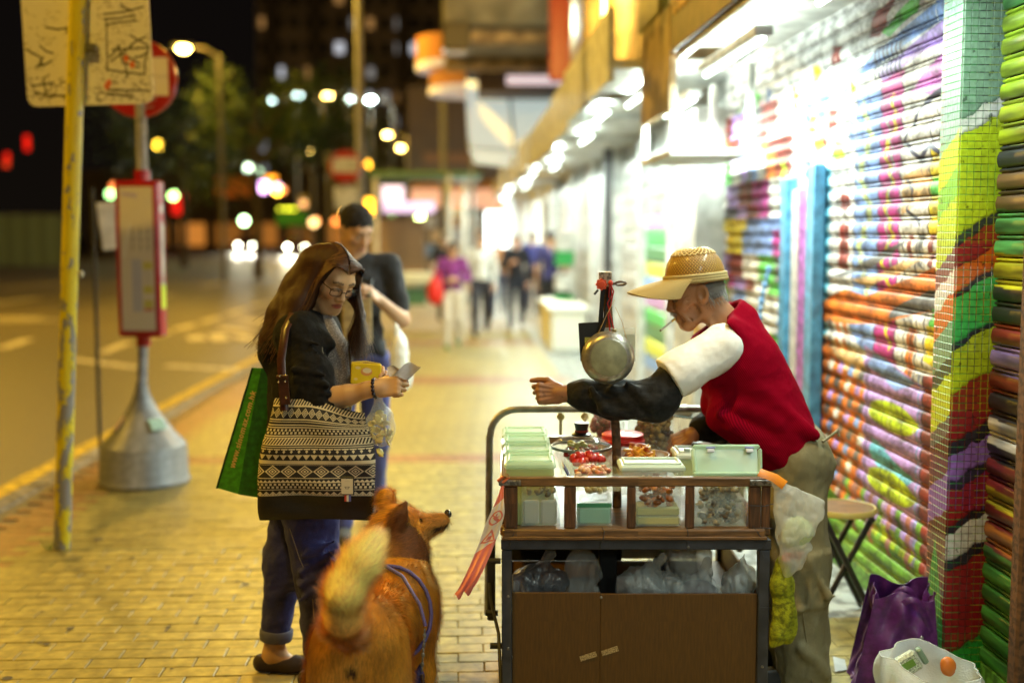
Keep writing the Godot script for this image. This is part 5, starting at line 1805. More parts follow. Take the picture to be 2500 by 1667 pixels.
func walker(called: String, label: String, at: Vector3, turn: float, h: float, o: Dictionary) -> Node3D:
	var t := thing(called, label, "person", at, turn, o.get("group", ""))
	var q := h / 1.7
	var cell: float = o.get("cell", 0.022)
	var st: float = o.get("stride", 0.12)
	var skin: Color = o.skin
	var V := func(a: float, b: float, c: float) -> Vector3: return Vector3(a, b, c) * q
	var hips := [V.call(-0.09, 0.9, 0), V.call(0.09, 0.9, 0)]
	var knees := [V.call(-0.095, 0.48, st * 0.75 + 0.04), V.call(0.095, 0.48, -st * 0.2 + 0.03)]
	var ankles := [V.call(-0.1, 0.085, st), V.call(0.1, 0.085 + absf(st) * 0.25, -st)]
	var sh := [V.call(-0.175, 1.4, 0), V.call(0.175, 1.4, 0)]
	var arms: Array = o.arms  # elbow and wrist on -x, elbow and wrist on +x
	var lean: float = o.get("lean", 0.0)
	var hx := Transform3D(Basis.from_euler(Vector3(o.get("nod", 0.15), o.get("look", 0.0), 0)), V.call(0, 1.585, 0.03 + lean))
	var s := Sdf.new()
	head_shape(s, hx, {size = q})
	s.cap(V.call(0, 1.4, -0.005), hx * (Vector3(0, -0.05, -0.02) * q), 0.058 * q, 0.054 * q, 0.03)
	s.ell(V.call(0, 1.34, 0.0), Vector3(0.12, 0.1, 0.08) * q, Basis.IDENTITY, 0.04)
	var long: bool = o.get("long", false)
	for e in 2:
		var el: Vector3 = arms[e * 2] * q
		var wr: Vector3 = arms[e * 2 + 1] * q
		s.chain([sh[e], el, wr], [0.045 * q, 0.04 * q, 0.027 * q], 0.02)
	var m := s.build(cell * 0.7)
	for e in 2:
		var el: Vector3 = arms[e * 2] * q
		var wr: Vector3 = arms[e * 2 + 1] * q
		var hs := Sdf.new()
		hand_shape(hs, frame(wr, wr - el + V.call(0, 0.0, 0.02), Vector3(-1.0 if e == 0 else 1.0, 0.4, 0.3), e == 0), [0.35, 0.4, 0.45, 0.5], [Vector3(0.7, -0.3, 0.6), Vector3(0.9, -0.3, 0.2), Vector3(1, -0.3, 0)], q)
		m.join(hs.build(0.005))
	m.paint(face_tint(hx, q, skin))
	part("body", m, mats.skin, t)
	s = Sdf.new()  # hair
	s.ell(hx * (Vector3(0, 0.045, -0.022) * q), Vector3(0.083, 0.088, 0.1) * q, hx.basis, 0.02)
	if o.get("long_hair", false):
		s.ell(hx * (Vector3(0, -0.05, -0.07) * q), Vector3(0.07, 0.12, 0.045) * q, hx.basis, 0.04)
	s.rbox(hx * (Vector3(0, -0.04, 0.1) * q), Vector3(0.062, 0.075, 0.075) * q, hx.basis, 0.03, 0.02, true)
	if not o.get("long_hair", false):
		s.cut(hx * (Vector3(0, -0.03, 0) * q), hx.basis * Vector3(0, -1, 0.2), 0.02)
	s.noise = FastNoiseLite.new()
	s.noise.frequency = 45.0
	s.amp = 0.011
	m = tint(s.build(cell * 0.6), o.hair)
	if cell < 0.02:
		for k in 420:
			var a := rng.randf_range(-2.2, 2.2)
			var y := rng.randf_range(0.035, 0.1)
			var p := Vector3(sin(a) * 0.08 * sqrt(1.0 - (y / 0.14) ** 2), y, cos(a) * 0.093 * sqrt(1.0 - (y / 0.14) ** 2) - 0.01)
			m.col = o.hair * rng.randf_range(0.7, 2.0)
			m.blade(hx * (p * q), hx * ((p * 1.06 + Vector3(rng.randfn() * 0.012, -0.016 + 0.014 * rng.randfn(), 0)) * q), hx.basis * Vector3(0.004 * cos(a), 0, 0.004 * sin(a)), (hx.basis * p).normalized())
	part("hair", m, mats.cloth, t)
	s = Sdf.new()  # top
	s.ell(V.call(0, 1.27, 0), Vector3(0.15, 0.17, 0.105) * q, Basis.IDENTITY, 0.05)
	s.ell(V.call(0, 1.05, 0.0), Vector3(0.138, 0.2, 0.108) * q, Basis.IDENTITY, 0.06)
	s.rbox(V.call(0, 0.95, 0), Vector3(0.15, 0.07, 0.1) * q, Basis.IDENTITY, 0.06, 0.04)
	for e in 2:
		var el: Vector3 = arms[e * 2] * q
		var wr: Vector3 = arms[e * 2 + 1] * q
		s.cap(V.call(0, 1.42, 0), sh[e], 0.05 * q, 0.062 * q, 0.04)
		if long:
			s.chain([sh[e], el, el.lerp(wr, 0.92)], [0.066 * q, 0.056 * q, 0.043 * q], 0.03)
		else:
			s.cap(sh[e], sh[e].lerp(el, 0.75), 0.06 * q, 0.058 * q, 0.03)
	s.noise = FastNoiseLite.new()
	s.noise.frequency = 9.0
	s.amp = 0.012
	part("top", tint(s.build(cell), o.top), mats.cloth, t)
	s = Sdf.new()  # trousers
	s.ell(V.call(0, 0.92, 0), Vector3(0.15, 0.13, 0.11) * q, Basis.IDENTITY, 0.04)
	for e in 2:
		s.chain([hips[e], knees[e], ankles[e]], [0.092 * q, 0.066 * q, 0.056 * q], 0.04)
	s.noise = FastNoiseLite.new()
	s.noise.frequency = 8.0
	s.amp = 0.01
	part("trousers", tint(s.build(cell), o.legs), mats.cloth, t)
	for e in 2:
		s = Sdf.new()
		var a: Vector3 = ankles[e]
		s.cap(a + V.call(0, -0.045, -0.03), a + V.call(0, -0.055, 0.15), 0.04 * q, 0.034 * q, 0.02)
		s.cap(a + V.call(0, 0.0, -0.01), a + V.call(0, -0.04, 0.02), 0.045 * q, 0.04 * q, 0.02)
		part("shoe", tint(s.build(cell * 0.6), o.shoe), mats.cloth, t)
	return t


func build_passers() -> void:
	mats.skin = mat(Color(1, 1, 1), 0.48, {vc = true, sss = 0.04})
	mats.cloth = mat(Color(1, 1, 1), 0.85, {vc = true, rim = 0.15, tex = noise_tex("weave", 0.25, 0.78, 1.0), tri = 3.0})
	var sk := Color(0.5, 0.29, 0.17)
	# the young man behind the woman
	var t := walker("young_man", "young man in black T-shirt and blue jeans behind the woman, head bowed", Vector3(-0.84, 0, -6.4), 0.22, 1.76, {skin = sk, hair = Color(0.012, 0.009, 0.008), top = Color(0.012, 0.014, 0.018), legs = Color(0.075, 0.085, 0.28), shoe = Color(0.05, 0.05, 0.05), stride = 0.16, nod = 0.5, look = 0.5, cell = 0.015,
			arms = [Vector3(-0.24, 1.1, 0.02), Vector3(-0.1, 1.22, 0.22), Vector3(0.235, 1.12, 0.03), Vector3(0.09, 1.24, 0.22)]})
	var b := bpart("paper_bag", self, Vector3(-0.80, 1.19, -6.11), Vector3(0.15, 0.27, 0.06), mat(lin(0.5, 0.36, 0.16), 0.75, {tex = tx.soft, tri = 3.0}), 0.006, Basis(Vector3.UP, 0.2))
	tag(b, "tan paper bag held upright against the young man's chest", "paper bag")
	t = thing("phone", "small dark phone in the young man's raised hands", "phone", Vector3(-0.76, 1.345, -6.14))
	bpart("phone_body", t, Vector3.ZERO, Vector3(0.07, 0.14, 0.009), mats.black_plastic, 0.004, Basis(Vector3(1, 0, 0), -0.9))
	bpart("screen", t, Vector3(0, 0.004, -0.004), Vector3(0.062, 0.12, 0.003), mat(Color(1, 1, 1), 0.2, {glow = 0.5, gcol = Color(0.8, 0.9, 1.0)}), 0.0, Basis(Vector3(1, 0, 0), -0.9))
	var s := Sdf.new()
	s.ell(Vector3(0, 0.16, 0), Vector3(0.05, 0.13, 0.05), Basis.IDENTITY, 0.03)
	s.ell(Vector3(0.005, 0.05, 0), Vector3(0.062, 0.07, 0.05), Basis.IDENTITY, 0.04)
	s.cap(Vector3(0, 0.24, 0), Vector3(-0.02, 0.34, 0.0), 0.03, 0.012, 0.03)
	s.noise = FastNoiseLite.new()
	s.noise.frequency = 14.0
	s.amp = 0.012
	var wb := part("plastic_bag", s.build(0.01), mat(lin(0.85, 0.86, 0.84), 0.35, {back = Color(0.5, 0.5, 0.5)}))
	wb.position = Vector3(-0.6, 0.8, -6.3)
	tag(wb, "bright white carrier bag hanging at the young man's side", "plastic bag")
	# people farther along
	var g := "people walking along the far pavement"
	var hang := [Vector3(-0.24, 1.12, -0.02), Vector3(-0.23, 0.86, 0.06), Vector3(0.24, 1.12, -0.02), Vector3(0.23, 0.86, 0.06)]
	walker("purple_jacket_person", "person in purple jacket and white trousers carrying a red bag", Vector3(-0.85, 0, -16.9), 0.1, 1.5, {skin = sk, hair = Color(0.02, 0.012, 0.01), top = Color(0.22, 0.03, 0.22), legs = Color(0.68, 0.62, 0.52), shoe = Color(0.1, 0.3, 0.1), stride = 0.14, nod = 0.4, long = true, long_hair = true, group = g,
			arms = [Vector3(-0.25, 1.12, 0.0), Vector3(-0.1, 1.1, 0.2), Vector3(0.26, 1.12, 0.0), Vector3(0.06, 1.12, 0.22)]})
	s = Sdf.new()
	s.ell(Vector3(0, 0.19, 0), Vector3(0.12, 0.19, 0.08), Basis.IDENTITY, 0.04)
	s.cap(Vector3(-0.06, 0.34, 0), Vector3(0.02, 0.48, 0), 0.02, 0.015, 0.03)
	s.cap(Vector3(0.08, 0.34, 0), Vector3(0.04, 0.48, 0), 0.02, 0.015, 0.03)
	var rb := part("red_bag", s.build(0.02), mat(lin(0.6, 0.015, 0.01), 0.5))
	rb.position = Vector3(-1.08, 0.62, -16.75)
	tag(rb, "bright red bag hanging from the purple jacketed person's arm", "bag")
	walker("white_shirt_man", "man in white shirt and dark trousers behind the purple jacket", Vector3(-0.5, 0, -19.1), 0.05, 1.62, {skin = sk, hair = Color(0.02, 0.015, 0.01), top = Color(0.75, 0.77, 0.76), legs = Color(0.03, 0.03, 0.045), shoe = Color(0.02, 0.02, 0.02), stride = 0.22, long = true, group = g, arms = hang})
	walker("dark_jacket_man", "man in black jacket, hands held before his chest, facing us", Vector3(0.07, 0, -20.4), 0.0, 1.6, {skin = Color(0.55, 0.3, 0.2), hair = Color(0.3, 0.25, 0.22), top = Color(0.012, 0.014, 0.02), legs = Color(0.015, 0.018, 0.035), shoe = Color(0.02, 0.02, 0.02), stride = 0.16, long = true, group = g,
			arms = [Vector3(-0.25, 1.12, 0.0), Vector3(-0.1, 1.2, 0.2), Vector3(0.24, 1.12, -0.02), Vector3(0.23, 0.86, 0.06)]})
	walker("navy_shirt_man", "man in navy shirt seen from behind, walking away", Vector3(0.62, 0, -19.0), PI + 0.1, 1.66, {skin = sk, hair = Color(0.012, 0.01, 0.012), top = Color(0.025, 0.022, 0.11), legs = Color(0.012, 0.012, 0.018), shoe = Color(0.02, 0.02, 0.02), stride = 0.2, group = g, arms = hang})
	s = Sdf.new()
	s.rbox(Vector3(0, 0.22, 0), Vector3(0.12, 0.2, 0.07), Basis.IDENTITY, 0.03, 0.02)
	s.cap(Vector3(-0.05, 0.4, 0), Vector3(0, 0.52, 0), 0.02, 0.02, 0.03)
	var kb := part("dark_bag", s.build(0.02), mat(lin(0.014, 0.014, 0.016), 0.6))
	kb.position = Vector3(0.84, 0.58, -19.0)
	tag(kb, "black bag in the navy shirted man's hand", "bag")
	walker("blue_shirt_person", "person in blue top half hidden between the two dark men", Vector3(0.42, 0, -24.0), PI, 1.66, {skin = sk, hair = Color(0.012, 0.01, 0.012), top = Color(0.05, 0.06, 0.32), legs = Color(0.03, 0.03, 0.06), shoe = Color(0.02, 0.02, 0.02), stride = 0.15, group = g, arms = hang, cell = 0.03})
	walker("dark_dress_person", "person in dark clothes at the bus shelter, half hidden", Vector3(-1.3, 0, -22.5), 0.5, 1.6, {skin = Color(0.6, 0.42, 0.32), hair = Color(0.012, 0.01, 0.012), top = Color(0.015, 0.015, 0.018), legs = Color(0.03, 0.03, 0.03), shoe = Color(0.02, 0.02, 0.02), stride = 0.05, group = g, arms = hang, cell = 0.03, long_hair = true})
	walker("tan_coat_person", "person in orange tan coat behind the white shirt", Vector3(-0.28, 0, -23.0), 0.0, 1.6, {skin = sk, hair = Color(0.02, 0.015, 0.01), top = Color(0.45, 0.2, 0.08), legs = Color(0.03, 0.04, 0.1), shoe = Color(0.02, 0.02, 0.02), stride = 0.15, long = true, group = g, arms = hang, cell = 0.03})


func wood_tex(key: String, across: bool, k := 1.0) -> Texture2D:
	if not tx.has(key):
		var im := blank(256, 256)
		var nz := FastNoiseLite.new()
		nz.frequency = 0.012
		nz.seed = 3
		for y in 256:
			for x in 256:
				var u := float(x if across else y)
				var w := float(y if across else x)
				var g := nz.get_noise_2d(u * 0.35, w * 5.0) * 0.5 * k * k + nz.get_noise_2d(u * 1.4, w * 16.0) * 0.35
				var f := clampf(0.72 + g * 0.6 * k, 0.25, 1.0)
				im.set_pixel(x, y, Color(f, f, f))
		tx[key] = picture(im)
	return tx[key]


func tub(parent: Node, called: String, ctr: Vector3, size: Vector3, m: Material, wall := 0.003) -> void:  # open box, ctr at the middle of its base
	var b := Mb.new()
	b.box(ctr + Vector3(0, wall * 0.5, 0), Vector3(size.x, wall, size.z))
	for s in [-1.0, 1.0]:
		b.box(ctr + Vector3(s * (size.x - wall) * 0.5, size.y * 0.5 + wall * 0.5, 0), Vector3(wall, size.y, size.z), Basis.IDENTITY, 0.001)
		b.box(ctr + Vector3(0, size.y * 0.5 + wall * 0.5, s * (size.z - wall) * 0.5), Vector3(size.x - 2.0 * wall, size.y, wall), Basis.IDENTITY, 0.001)
	part(called, b, m, parent)


func heap(parent: Node, called: String, count: int, ctr: Vector3, half: Vector3, r: Vector3, ms: Array, bump := 0.0, hill := 0.0) -> void:  # loose pieces; the pieces share three meshes
	var shapes := []
	for k in 3:
		var b := Mb.new()
		b.ell(Vector3.ZERO, r * (1.0 + 0.12 * (k - 1)), Basis.IDENTITY, 10, 7, bump, k * 2.1)
		shapes.append(b.mesh())
	var side := maxi(1, int(half.x / r.x))
	for k in count:
		var o := MeshInstance3D.new()
		o.mesh = shapes[k % 3]
		o.material_override = ms[rng.randi() % ms.size()]
		o.name = numbered(parent, called)
		parent.add_child(o, true)
		var p := Vector3(rng.randf_range(-1, 1), 0, rng.randf_range(-1, 1))
		p.x = lerpf(p.x, ((k % side) + 0.5) / side * 2.0 - 1.0, 0.7)
		var lift := hill * (1.0 - 0.5 * (p.x * p.x + p.z * p.z))
		o.position = ctr + Vector3(p.x * half.x, rng.randf_range(-1, 1) * half.y + lift, p.z * half.z)
		o.rotation = Vector3(rng.randf_range(-0.8, 0.8), rng.randf() * TAU, rng.randf_range(-0.8, 0.8))


func bag_shape(w: float, h: float, d: float, cell := 0.008, crumple := 0.014, sd := 1) -> Mb:  # a knotted plastic bag standing on the origin
	var s := Sdf.new()
	s.rbox(Vector3(0, h * 0.36, 0), Vector3(w * 0.5, h * 0.36, d * 0.5), Basis.IDENTITY, minf(w, d) * 0.3, 0.02)
	s.cap(Vector3(0, h * 0.55, 0), Vector3(w * 0.06, h * 0.86, 0), w * 0.32, w * 0.1, 0.06)
	s.cap(Vector3(w * 0.06, h * 0.84, 0), Vector3(w * 0.2, h, 0.0), w * 0.07, w * 0.14, 0.03)
	s.noise = FastNoiseLite.new()
	s.noise.fractal_type = FastNoiseLite.FRACTAL_RIDGED
	s.noise.fractal_octaves = 3
	s.noise.seed = sd
	s.noise.frequency = 7.0
	s.stretch = Vector3(1.2, 0.7, 1.0)
	s.amp = crumple
	return s.build(cell)


const CY := 0.0


func build_cart() -> void:
	var wh := wood_tex("wood_across", true)
	var wv := wood_tex("wood_up", false)
	var rail := mat(lin(0.3, 0.145, 0.045), 0.4, {tex = wh, bump = wh, depth = 0.08, tri = 2.6, coat = 0.25})
	var post := mat(lin(0.22, 0.085, 0.026), 0.42, {tex = wv, bump = wv, depth = 0.08, tri = 2.6, coat = 0.25})
	var pw := wood_tex("ply", false, 0.5)
	var ply := mat(lin(0.2, 0.092, 0.01), 0.55, {tex = pw, bump = pw, depth = 0.03, tri = 2.6})
	var iron := mat(lin(0.075, 0.08, 0.1), 0.5, {metal = 0.3, tex = tx.soft, tri = 1.5})
	mats.iron = iron
	var zinc := mat(lin(0.3, 0.29, 0.27), 0.4, {metal = 0.7, tex = tx.stain, tri = 8.0})
	var t := thing("snack_cart", "wooden street cart with brown plywood front and a railed tray of snacks", "cart", Vector3(0.4, 0, -4.1))
	var o := Vector3(0.4, 0, -4.1)
	var B := func(called: String, x0: float, x1: float, y0: float, y1: float, z0: float, z1: float, m: Material, bev := 0.003) -> void:
		bpart(called, t, Vector3((x0 + x1) * 0.5, (y0 + y1) * 0.5, -(z0 + z1) * 0.5) - o, Vector3(x1 - x0, y1 - y0, absf(z1 - z0)), m, bev)
	# iron frame
	for x in [[-0.033, -0.0, 1], [0.786, 0.822, 2]]:
		for z in [3.7, 4.46]:
			B.call("frame_post", x[0], x[1], 0.1, 0.62, z, z + 0.035, iron)
			B.call("wheel_leg", x[0] + 0.005, x[1] - 0.005, 0.02, 0.1, z + 0.005, z + 0.03, iron)
	for z in [3.697, 4.463]:
		B.call("frame_rail", -0.035, 0.824, 0.622, 0.656, z, z + 0.037, iron)
	for x in [[-0.034, -0.004], [0.79, 0.823]]:
		B.call("side_rail", x[0], x[1], 0.624, 0.655, 3.735, 4.462, iron)
		B.call("side_rail", x[0], x[1], 0.11, 0.14, 3.736, 4.459, iron)
	# plywood front in two sheets, sides and floor
	B.call("plywood_sheet", 0.001, 0.283, 0.1, 0.478, 3.712, 3.722, ply, 0.001)
	B.call("plywood_sheet", 0.2835, 0.785, 0.1, 0.474, 3.711, 3.722, ply, 0.001)
	B.call("side_panel", -0.03, -0.02, 0.1, 0.47, 3.736, 4.459, rail)
	B.call("side_panel", 0.8, 0.81, 0.1, 0.47, 3.736, 4.459, ply)
	B.call("shelf", -0.018, 0.798, 0.36, 0.375, 3.724, 4.46, ply)
	B.call("centre_post", 0.3, 0.36, 0.376, 0.62, 3.98, 4.04, mats.dark)
	B.call("back_panel", -0.0, 0.42, 0.376, 0.62, 4.45, 4.46, mats.dark)
	for q in [[0.3, 0.27, 0.005], [0.37, 0.288, -0.004]]:
		bpart("tape_scrap", t, Vector3(q[0] - 0.055 + 0.0, q[1], -3.7095) - o, Vector3(0.055, 0.017, 0.002), mat(lin(0.5, 0.36, 0.16), 0.6, {tex = tx.stain, tri = 30.0}), 0.0, Basis(Vector3.BACK, 0.32))
	# wooden tray
	B.call("top_rail", -0.038, 0.826, 0.825, 0.855, 3.7, 3.725, rail, 0.004)
	B.call("lower_rail", -0.03, 0.805, 0.658, 0.69, 3.69, 3.72, rail, 0.005)
	B.call("lower_lip", -0.032, 0.808, 0.6575, 0.668, 3.682, 3.6895, rail, 0.002)
	B.call("top_rail", -0.038, 0.826, 0.825, 0.855, 4.46, 4.485, rail, 0.004)
	for x in [[-0.038, -0.008], [0.796, 0.826]]:
		B.call("side_top_rail", x[0], x[1], 0.826, 0.856, 3.726, 4.459, rail, 0.004)
		B.call("side_lower_rail", x[0], x[1], 0.66, 0.69, 3.726, 4.459, rail, 0.004)
	for x in [[-0.026, 0.018], [0.166, 0.203], [0.366, 0.393], [0.551, 0.579], [0.752, 0.79], [0.793, 0.82]]:
		B.call("tray_post", x[0], x[1], 0.69, 0.825, 3.703, 3.722, post, 0.003)
	for k in 6:
		B.call("side_slat", -0.034, -0.016, 0.69, 0.826, 3.76 + k * 0.12, 3.79 + k * 0.12, post)
	B.call("tray_floor", -0.008, 0.795, 0.676, 0.688, 3.725, 4.458, rail, 0.0)
	B.call("corner_strap", -0.042, 0.028, 0.829, 0.847, 3.694, 3.6995, zinc, 0.002)
	B.call("corner_strap", 0.752, 0.829, 0.829, 0.848, 3.694, 3.6995, zinc, 0.002)
	var m := Mb.new()
	for q in [Vector3(0.768, 0.839, -3.6925), Vector3(0.806, 0.839, -3.6925), Vector3(0.56, 0.632, -3.695), Vector3(0.285, 0.464, -3.7085), Vector3(-0.012, 0.47, -3.6985), Vector3(-0.012, 0.3, -3.6985), Vector3(0.803, 0.24, -3.6985)]:
		m.ell(q - o, Vector3(0.005, 0.005, 0.002), Basis.IDENTITY, 8, 5)
	part("screw_heads", m, zinc, t).set_meta("kind", "stuff")
	for w in [[[0.013, 0.66, 3.688], [0.016, 0.71, 3.698], [0.0, 0.66, 3.685], [-0.01, 0.63, 3.69]], [[0.285, 0.695, 3.7], [0.292, 0.685, 3.684], [0.288, 0.66, 3.68], [0.28, 0.64, 3.69], [0.282, 0.625, 3.692]], [[0.555, 0.695, 3.7], [0.557, 0.68, 3.684], [0.556, 0.64, 3.69]], [[0.765, 0.7, 3.7], [0.785, 0.67, 3.684], [0.81, 0.655, 3.686], [0.79, 0.62, 3.69], [0.8, 0.6, 3.692]], [[0.783, 0.5, 3.7], [0.79, 0.44, 3.685], [0.825, 0.435, 3.69]], [[0.75, 0.765, 3.7], [0.8, 0.763, 3.698], [0.83, 0.768, 3.71]], [[0.76, 0.692, 3.7], [0.8, 0.695, 3.69], [0.826, 0.69, 3.7]]]:
		m = Mb.new()
		var pts := []
		for p in w:
			pts.append(Vector3(p[0], p[1], -p[2]) - o)
		m.tube(pts, 0.0014, 5)
		part("wire_tie", m, mats.iron, t)
	# push bar of bent tube at the back
	m = Mb.new()
	var bar := [Vector3(-0.095, 0.15, -4.5), Vector3(-0.09, 0.5, -4.5), Vector3(-0.086, 0.85, -4.5)]
	for k in 7:
		var a := PI - PI * 0.5 * k / 6.0
		bar.append(Vector3(0.02 + cos(a) * 0.104, 0.85 + sin(a) * 0.104, -4.5))
	bar.append_array([Vector3(0.4, 0.955, -4.5), Vector3(0.78, 0.955, -4.5), Vector3(0.86, 0.92, -4.5), Vector3(0.88, 0.85, -4.5), Vector3(0.88, 0.4, -4.5)])
	for k in bar.size():
		bar[k] -= o
	m.tube(bar, 0.0135, 14)
	part("push_bar", m, mats.steel, t)
	m = Mb.new()
	m.tube([Vector3(-0.085, 0.47, -4.48) - o, Vector3(-0.09, 0.42, -4.3) - o, Vector3(-0.075, 0.33, -4.1) - o, Vector3(-0.045, 0.28, -3.9) - o, Vector3(-0.035, 0.1, -3.8) - o], 0.006, 6)
	part("brake_rod", m, iron, t)
	bpart("brake_lever", t, Vector3(-0.075, 0.38, -4.2) - o, Vector3(0.03, 0.3, 0.04), mats.black_plastic, 0.005)
	for q in [Vector3(-0.06, 0.46, -4.15), Vector3(-0.07, 0.27, -4.15), Vector3(-0.05, 0.22, -3.95)]:
		m = Mb.new()
		m.tube([q - o + Vector3(-0.025, 0, 0), q - o + Vector3(0.02, 0, 0)], 0.011, 8)
		part("bolt", m, iron, t)
	for x in [-0.01, 0.8]:
		for z in [3.95, 4.35]:
			m = Mb.new()
			m.lathe([Vector2(0, -0.02), Vector2(0.075, -0.02), Vector2(0.09, -0.012), Vector2(0.09, 0.012), Vector2(0.075, 0.02), Vector2(0, 0.02)], 20, Transform3D(Basis(Vector3.BACK, PI / 2), Vector3(x, 0.09, -z) - o))
			part("wheel", m, mats.black_plastic, t)
	# the upright pole on the cart
	t = thing("cart_pole", "rusty upright pole on the cart hung with straps and strings", "pole", Vector3(0.36, 0.69, -4.0))
	o = Vector3(0.36, 0.69, -4.0)
	m = Mb.new()
	m.tube([Vector3(0, 0, 0), Vector3(-0.004, 0.23, 0), Vector3(-0.022, 0.5, 0), Vector3(-0.045, 0.785, 0)], 0.0155, 14)
	part("shaft", m, mats.rust, t)
	bpart("square_cap", t, Vector3(-0.047, 0.78, 0), Vector3(0.044, 0.05, 0.044), mat(lin(0.42, 0.34, 0.26), 0.4, {metal = 0.6, tex = tx.stain, tri = 9.0}), 0.003)
	m = Mb.new()
	var pet := []
	for k in 32:
		var a := TAU * k / 32
		pet.append(Vector2(cos(a), sin(a)) * (0.0185 + 0.002 * cos(8.0 * a)))
	m.prism(pet, 0.02, Transform3D(Basis.IDENTITY, Vector3(-0.062, 0.764, 0.04)))
	m.lathe([Vector2(0.0, 0.0125), Vector2(0.011, 0.012), Vector2(0.013, 0.009)], 16, Transform3D(Basis(Vector3(1, 0, 0), PI / 2), Vector3(-0.062, 0.764, 0.0405)))
	m.tube([Vector3(-0.062, 0.764, 0.0), Vector3(-0.062, 0.764, 0.04)], 0.007, 8)
	part("red_knob", m, mat(lin(0.62, 0.07, 0.02), 0.35), t)
	m = Mb.new()
	m.tube([Vector3(-0.072, 0.745, 0.03), Vector3(-0.085, 0.73, 0.03)], 0.004, 6)
	part("bolt_end", m, iron, t)
	m = Mb.new()
	var ring := []
	for k in 17:
		var a := TAU * k / 16
		ring.append(Vector3(0.004 + cos(a) * 0.017, 0.766 + sin(a) * 0.0065, 0.02 + sin(a) * 0.014))
	m.tube(ring, 0.0042, 8, false)
	m.tube([Vector3(-0.03, 0.764, 0.02), Vector3(-0.012, 0.766, 0.02)], 0.0045, 8)
	part("eye_bolt", m, mat(lin(0.14, 0.1, 0.08), 0.4, {metal = 0.7}), t)
	for q in [[[-0.03, 0.762, 0.03], [-0.025, 0.73, 0.03], [-0.04, 0.7, 0.028], [-0.03, 0.66, 0.026], [-0.018, 0.615, 0.026]], [[-0.03, 0.765, 0.032], [-0.02, 0.74, 0.034], [-0.028, 0.7, 0.03], [-0.038, 0.66, 0.03], [-0.03, 0.62, 0.028]], [[-0.034, 0.76, 0.03], [-0.036, 0.72, 0.03], [-0.026, 0.715, 0.032], [-0.02, 0.735, 0.03]], [[-0.045, 0.69, 0.025], [-0.036, 0.65, 0.025], [-0.03, 0.6, 0.024]]]:
		var pts := []
		for p in q:
			pts.append(Vector3(p[0], p[1], p[2]))
		m = Mb.new()
		m.tube(pts, 0.0022, 6)
		part("red_string", m, mat(lin(0.4, 0.015, 0.015), 0.7), t)
	m = Mb.new()
	m.ell(Vector3(-0.03, 0.768, 0.028), Vector3(0.008, 0.01, 0.008), Basis.IDENTITY, 8, 6)
	part("string_knot", m, mat(lin(0.55, 0.04, 0.02), 0.6), t)
	for q in [[Vector3(-0.055, 0.75, 0.02), Vector3(-0.062, 0.65, 0.022), Vector3(-0.066, 0.56, 0.022)], [Vector3(-0.03, 0.75, 0.024), Vector3(-0.045, 0.66, 0.03), Vector3(-0.06, 0.6, 0.03), Vector3(-0.064, 0.54, 0.03)]]:
		m = Mb.new()
		m.ribbon(q, 0.0075, Vector3(0.1, 0, 1), 1.0)
		part("black_strap", m, mats.black_plastic, t)
	m = Mb.new()
	m.tube([Vector3(-0.068, 0.6, 0.025), Vector3(-0.08, 0.595, 0.025), Vector3(-0.082, 0.585, 0.025), Vector3(-0.072, 0.582, 0.025)], 0.0022, 6)
	part("hook", m, mats.black_plastic, t)
	m = Mb.new()
	m.tube([Vector3(-0.016, 0.612, 0.026), Vector3(-0.016, 0.58, 0.026)], [0.007, 0.0055], 10)
	part("brass_whistle", m, mat(lin(0.5, 0.38, 0.14), 0.3, {metal = 0.8}), t)
	m = Mb.new()
	m.ell(Vector3(-0.036, 0.6, 0.024), Vector3(0.008, 0.009, 0.006), Basis.IDENTITY, 8, 6, 0.2)
	part("bead", m, mat(lin(0.4, 0.42, 0.34), 0.3), t)
	# the pan
	t = thing("hanging_pan", "scuffed round metal pan hanging face-on from the cart pole", "pan", Vector3(0.322, 1.209, -3.955))
	m = Mb.new()
	m.lathe([Vector2(0.0, 0.028), Vector2(0.06, 0.0275), Vector2(0.072, 0.024), Vector2(0.083, 0.01), Vector2(0.0885, -0.006), Vector2(0.0895, -0.008), Vector2(0.0875, -0.008), Vector2(0.08, 0.008), Vector2(0.06, 0.022), Vector2(0.0, 0.024)], 56, Transform3D(Basis(Vector3(1, 0, 0), PI / 2 - 0.06), Vector3.ZERO))
	part("pan_shell", m, mat(lin(0.62, 0.58, 0.52), 0.34, {metal = 0.75, tex = tx.soft, tri = 8.0}), t)
	m = Mb.new()
	m.lathe([Vector2(0.0, 0.0292), Vector2(0.058, 0.0288), Vector2(0.0615, 0.0276)], 56, Transform3D(Basis(Vector3(1, 0, 0), PI / 2 - 0.06), Vector3.ZERO))
	part("worn_base", m, mat(lin(0.42, 0.42, 0.26), 0.5, {metal = 0.35, tex = noise_tex("pan", 0.02, 0.7, 1.0, 256, FastNoiseLite.TYPE_SIMPLEX_SMOOTH, 5), bump = tx.fine, depth = 0.02, tri = 3.0}), t)
	m = Mb.new()
	m.tube([Vector3(-0.035, 0.08, 0.01), Vector3(-0.005, 0.15, 0.02), Vector3(0.02, 0.195, 0.015)], 0.0012, 5)
	m.tube([Vector3(0.06, 0.065, 0.01), Vector3(0.045, 0.12, 0.012), Vector3(0.022, 0.17, 0.015)], 0.0011, 5)
	part("hanging_cord", m, mat(lin(0.4, 0.28, 0.14), 0.7), t)
	t = thing("black_slate", "black plate with a yellow label tucked behind the pan", "plate", Vector3(0.262, 1.26, -3.985))
	bpart("plate", t, Vector3.ZERO, Vector3(0.07, 0.13, 0.006), mats.black_plastic, 0.003, Basis(Vector3.BACK, 0.06))
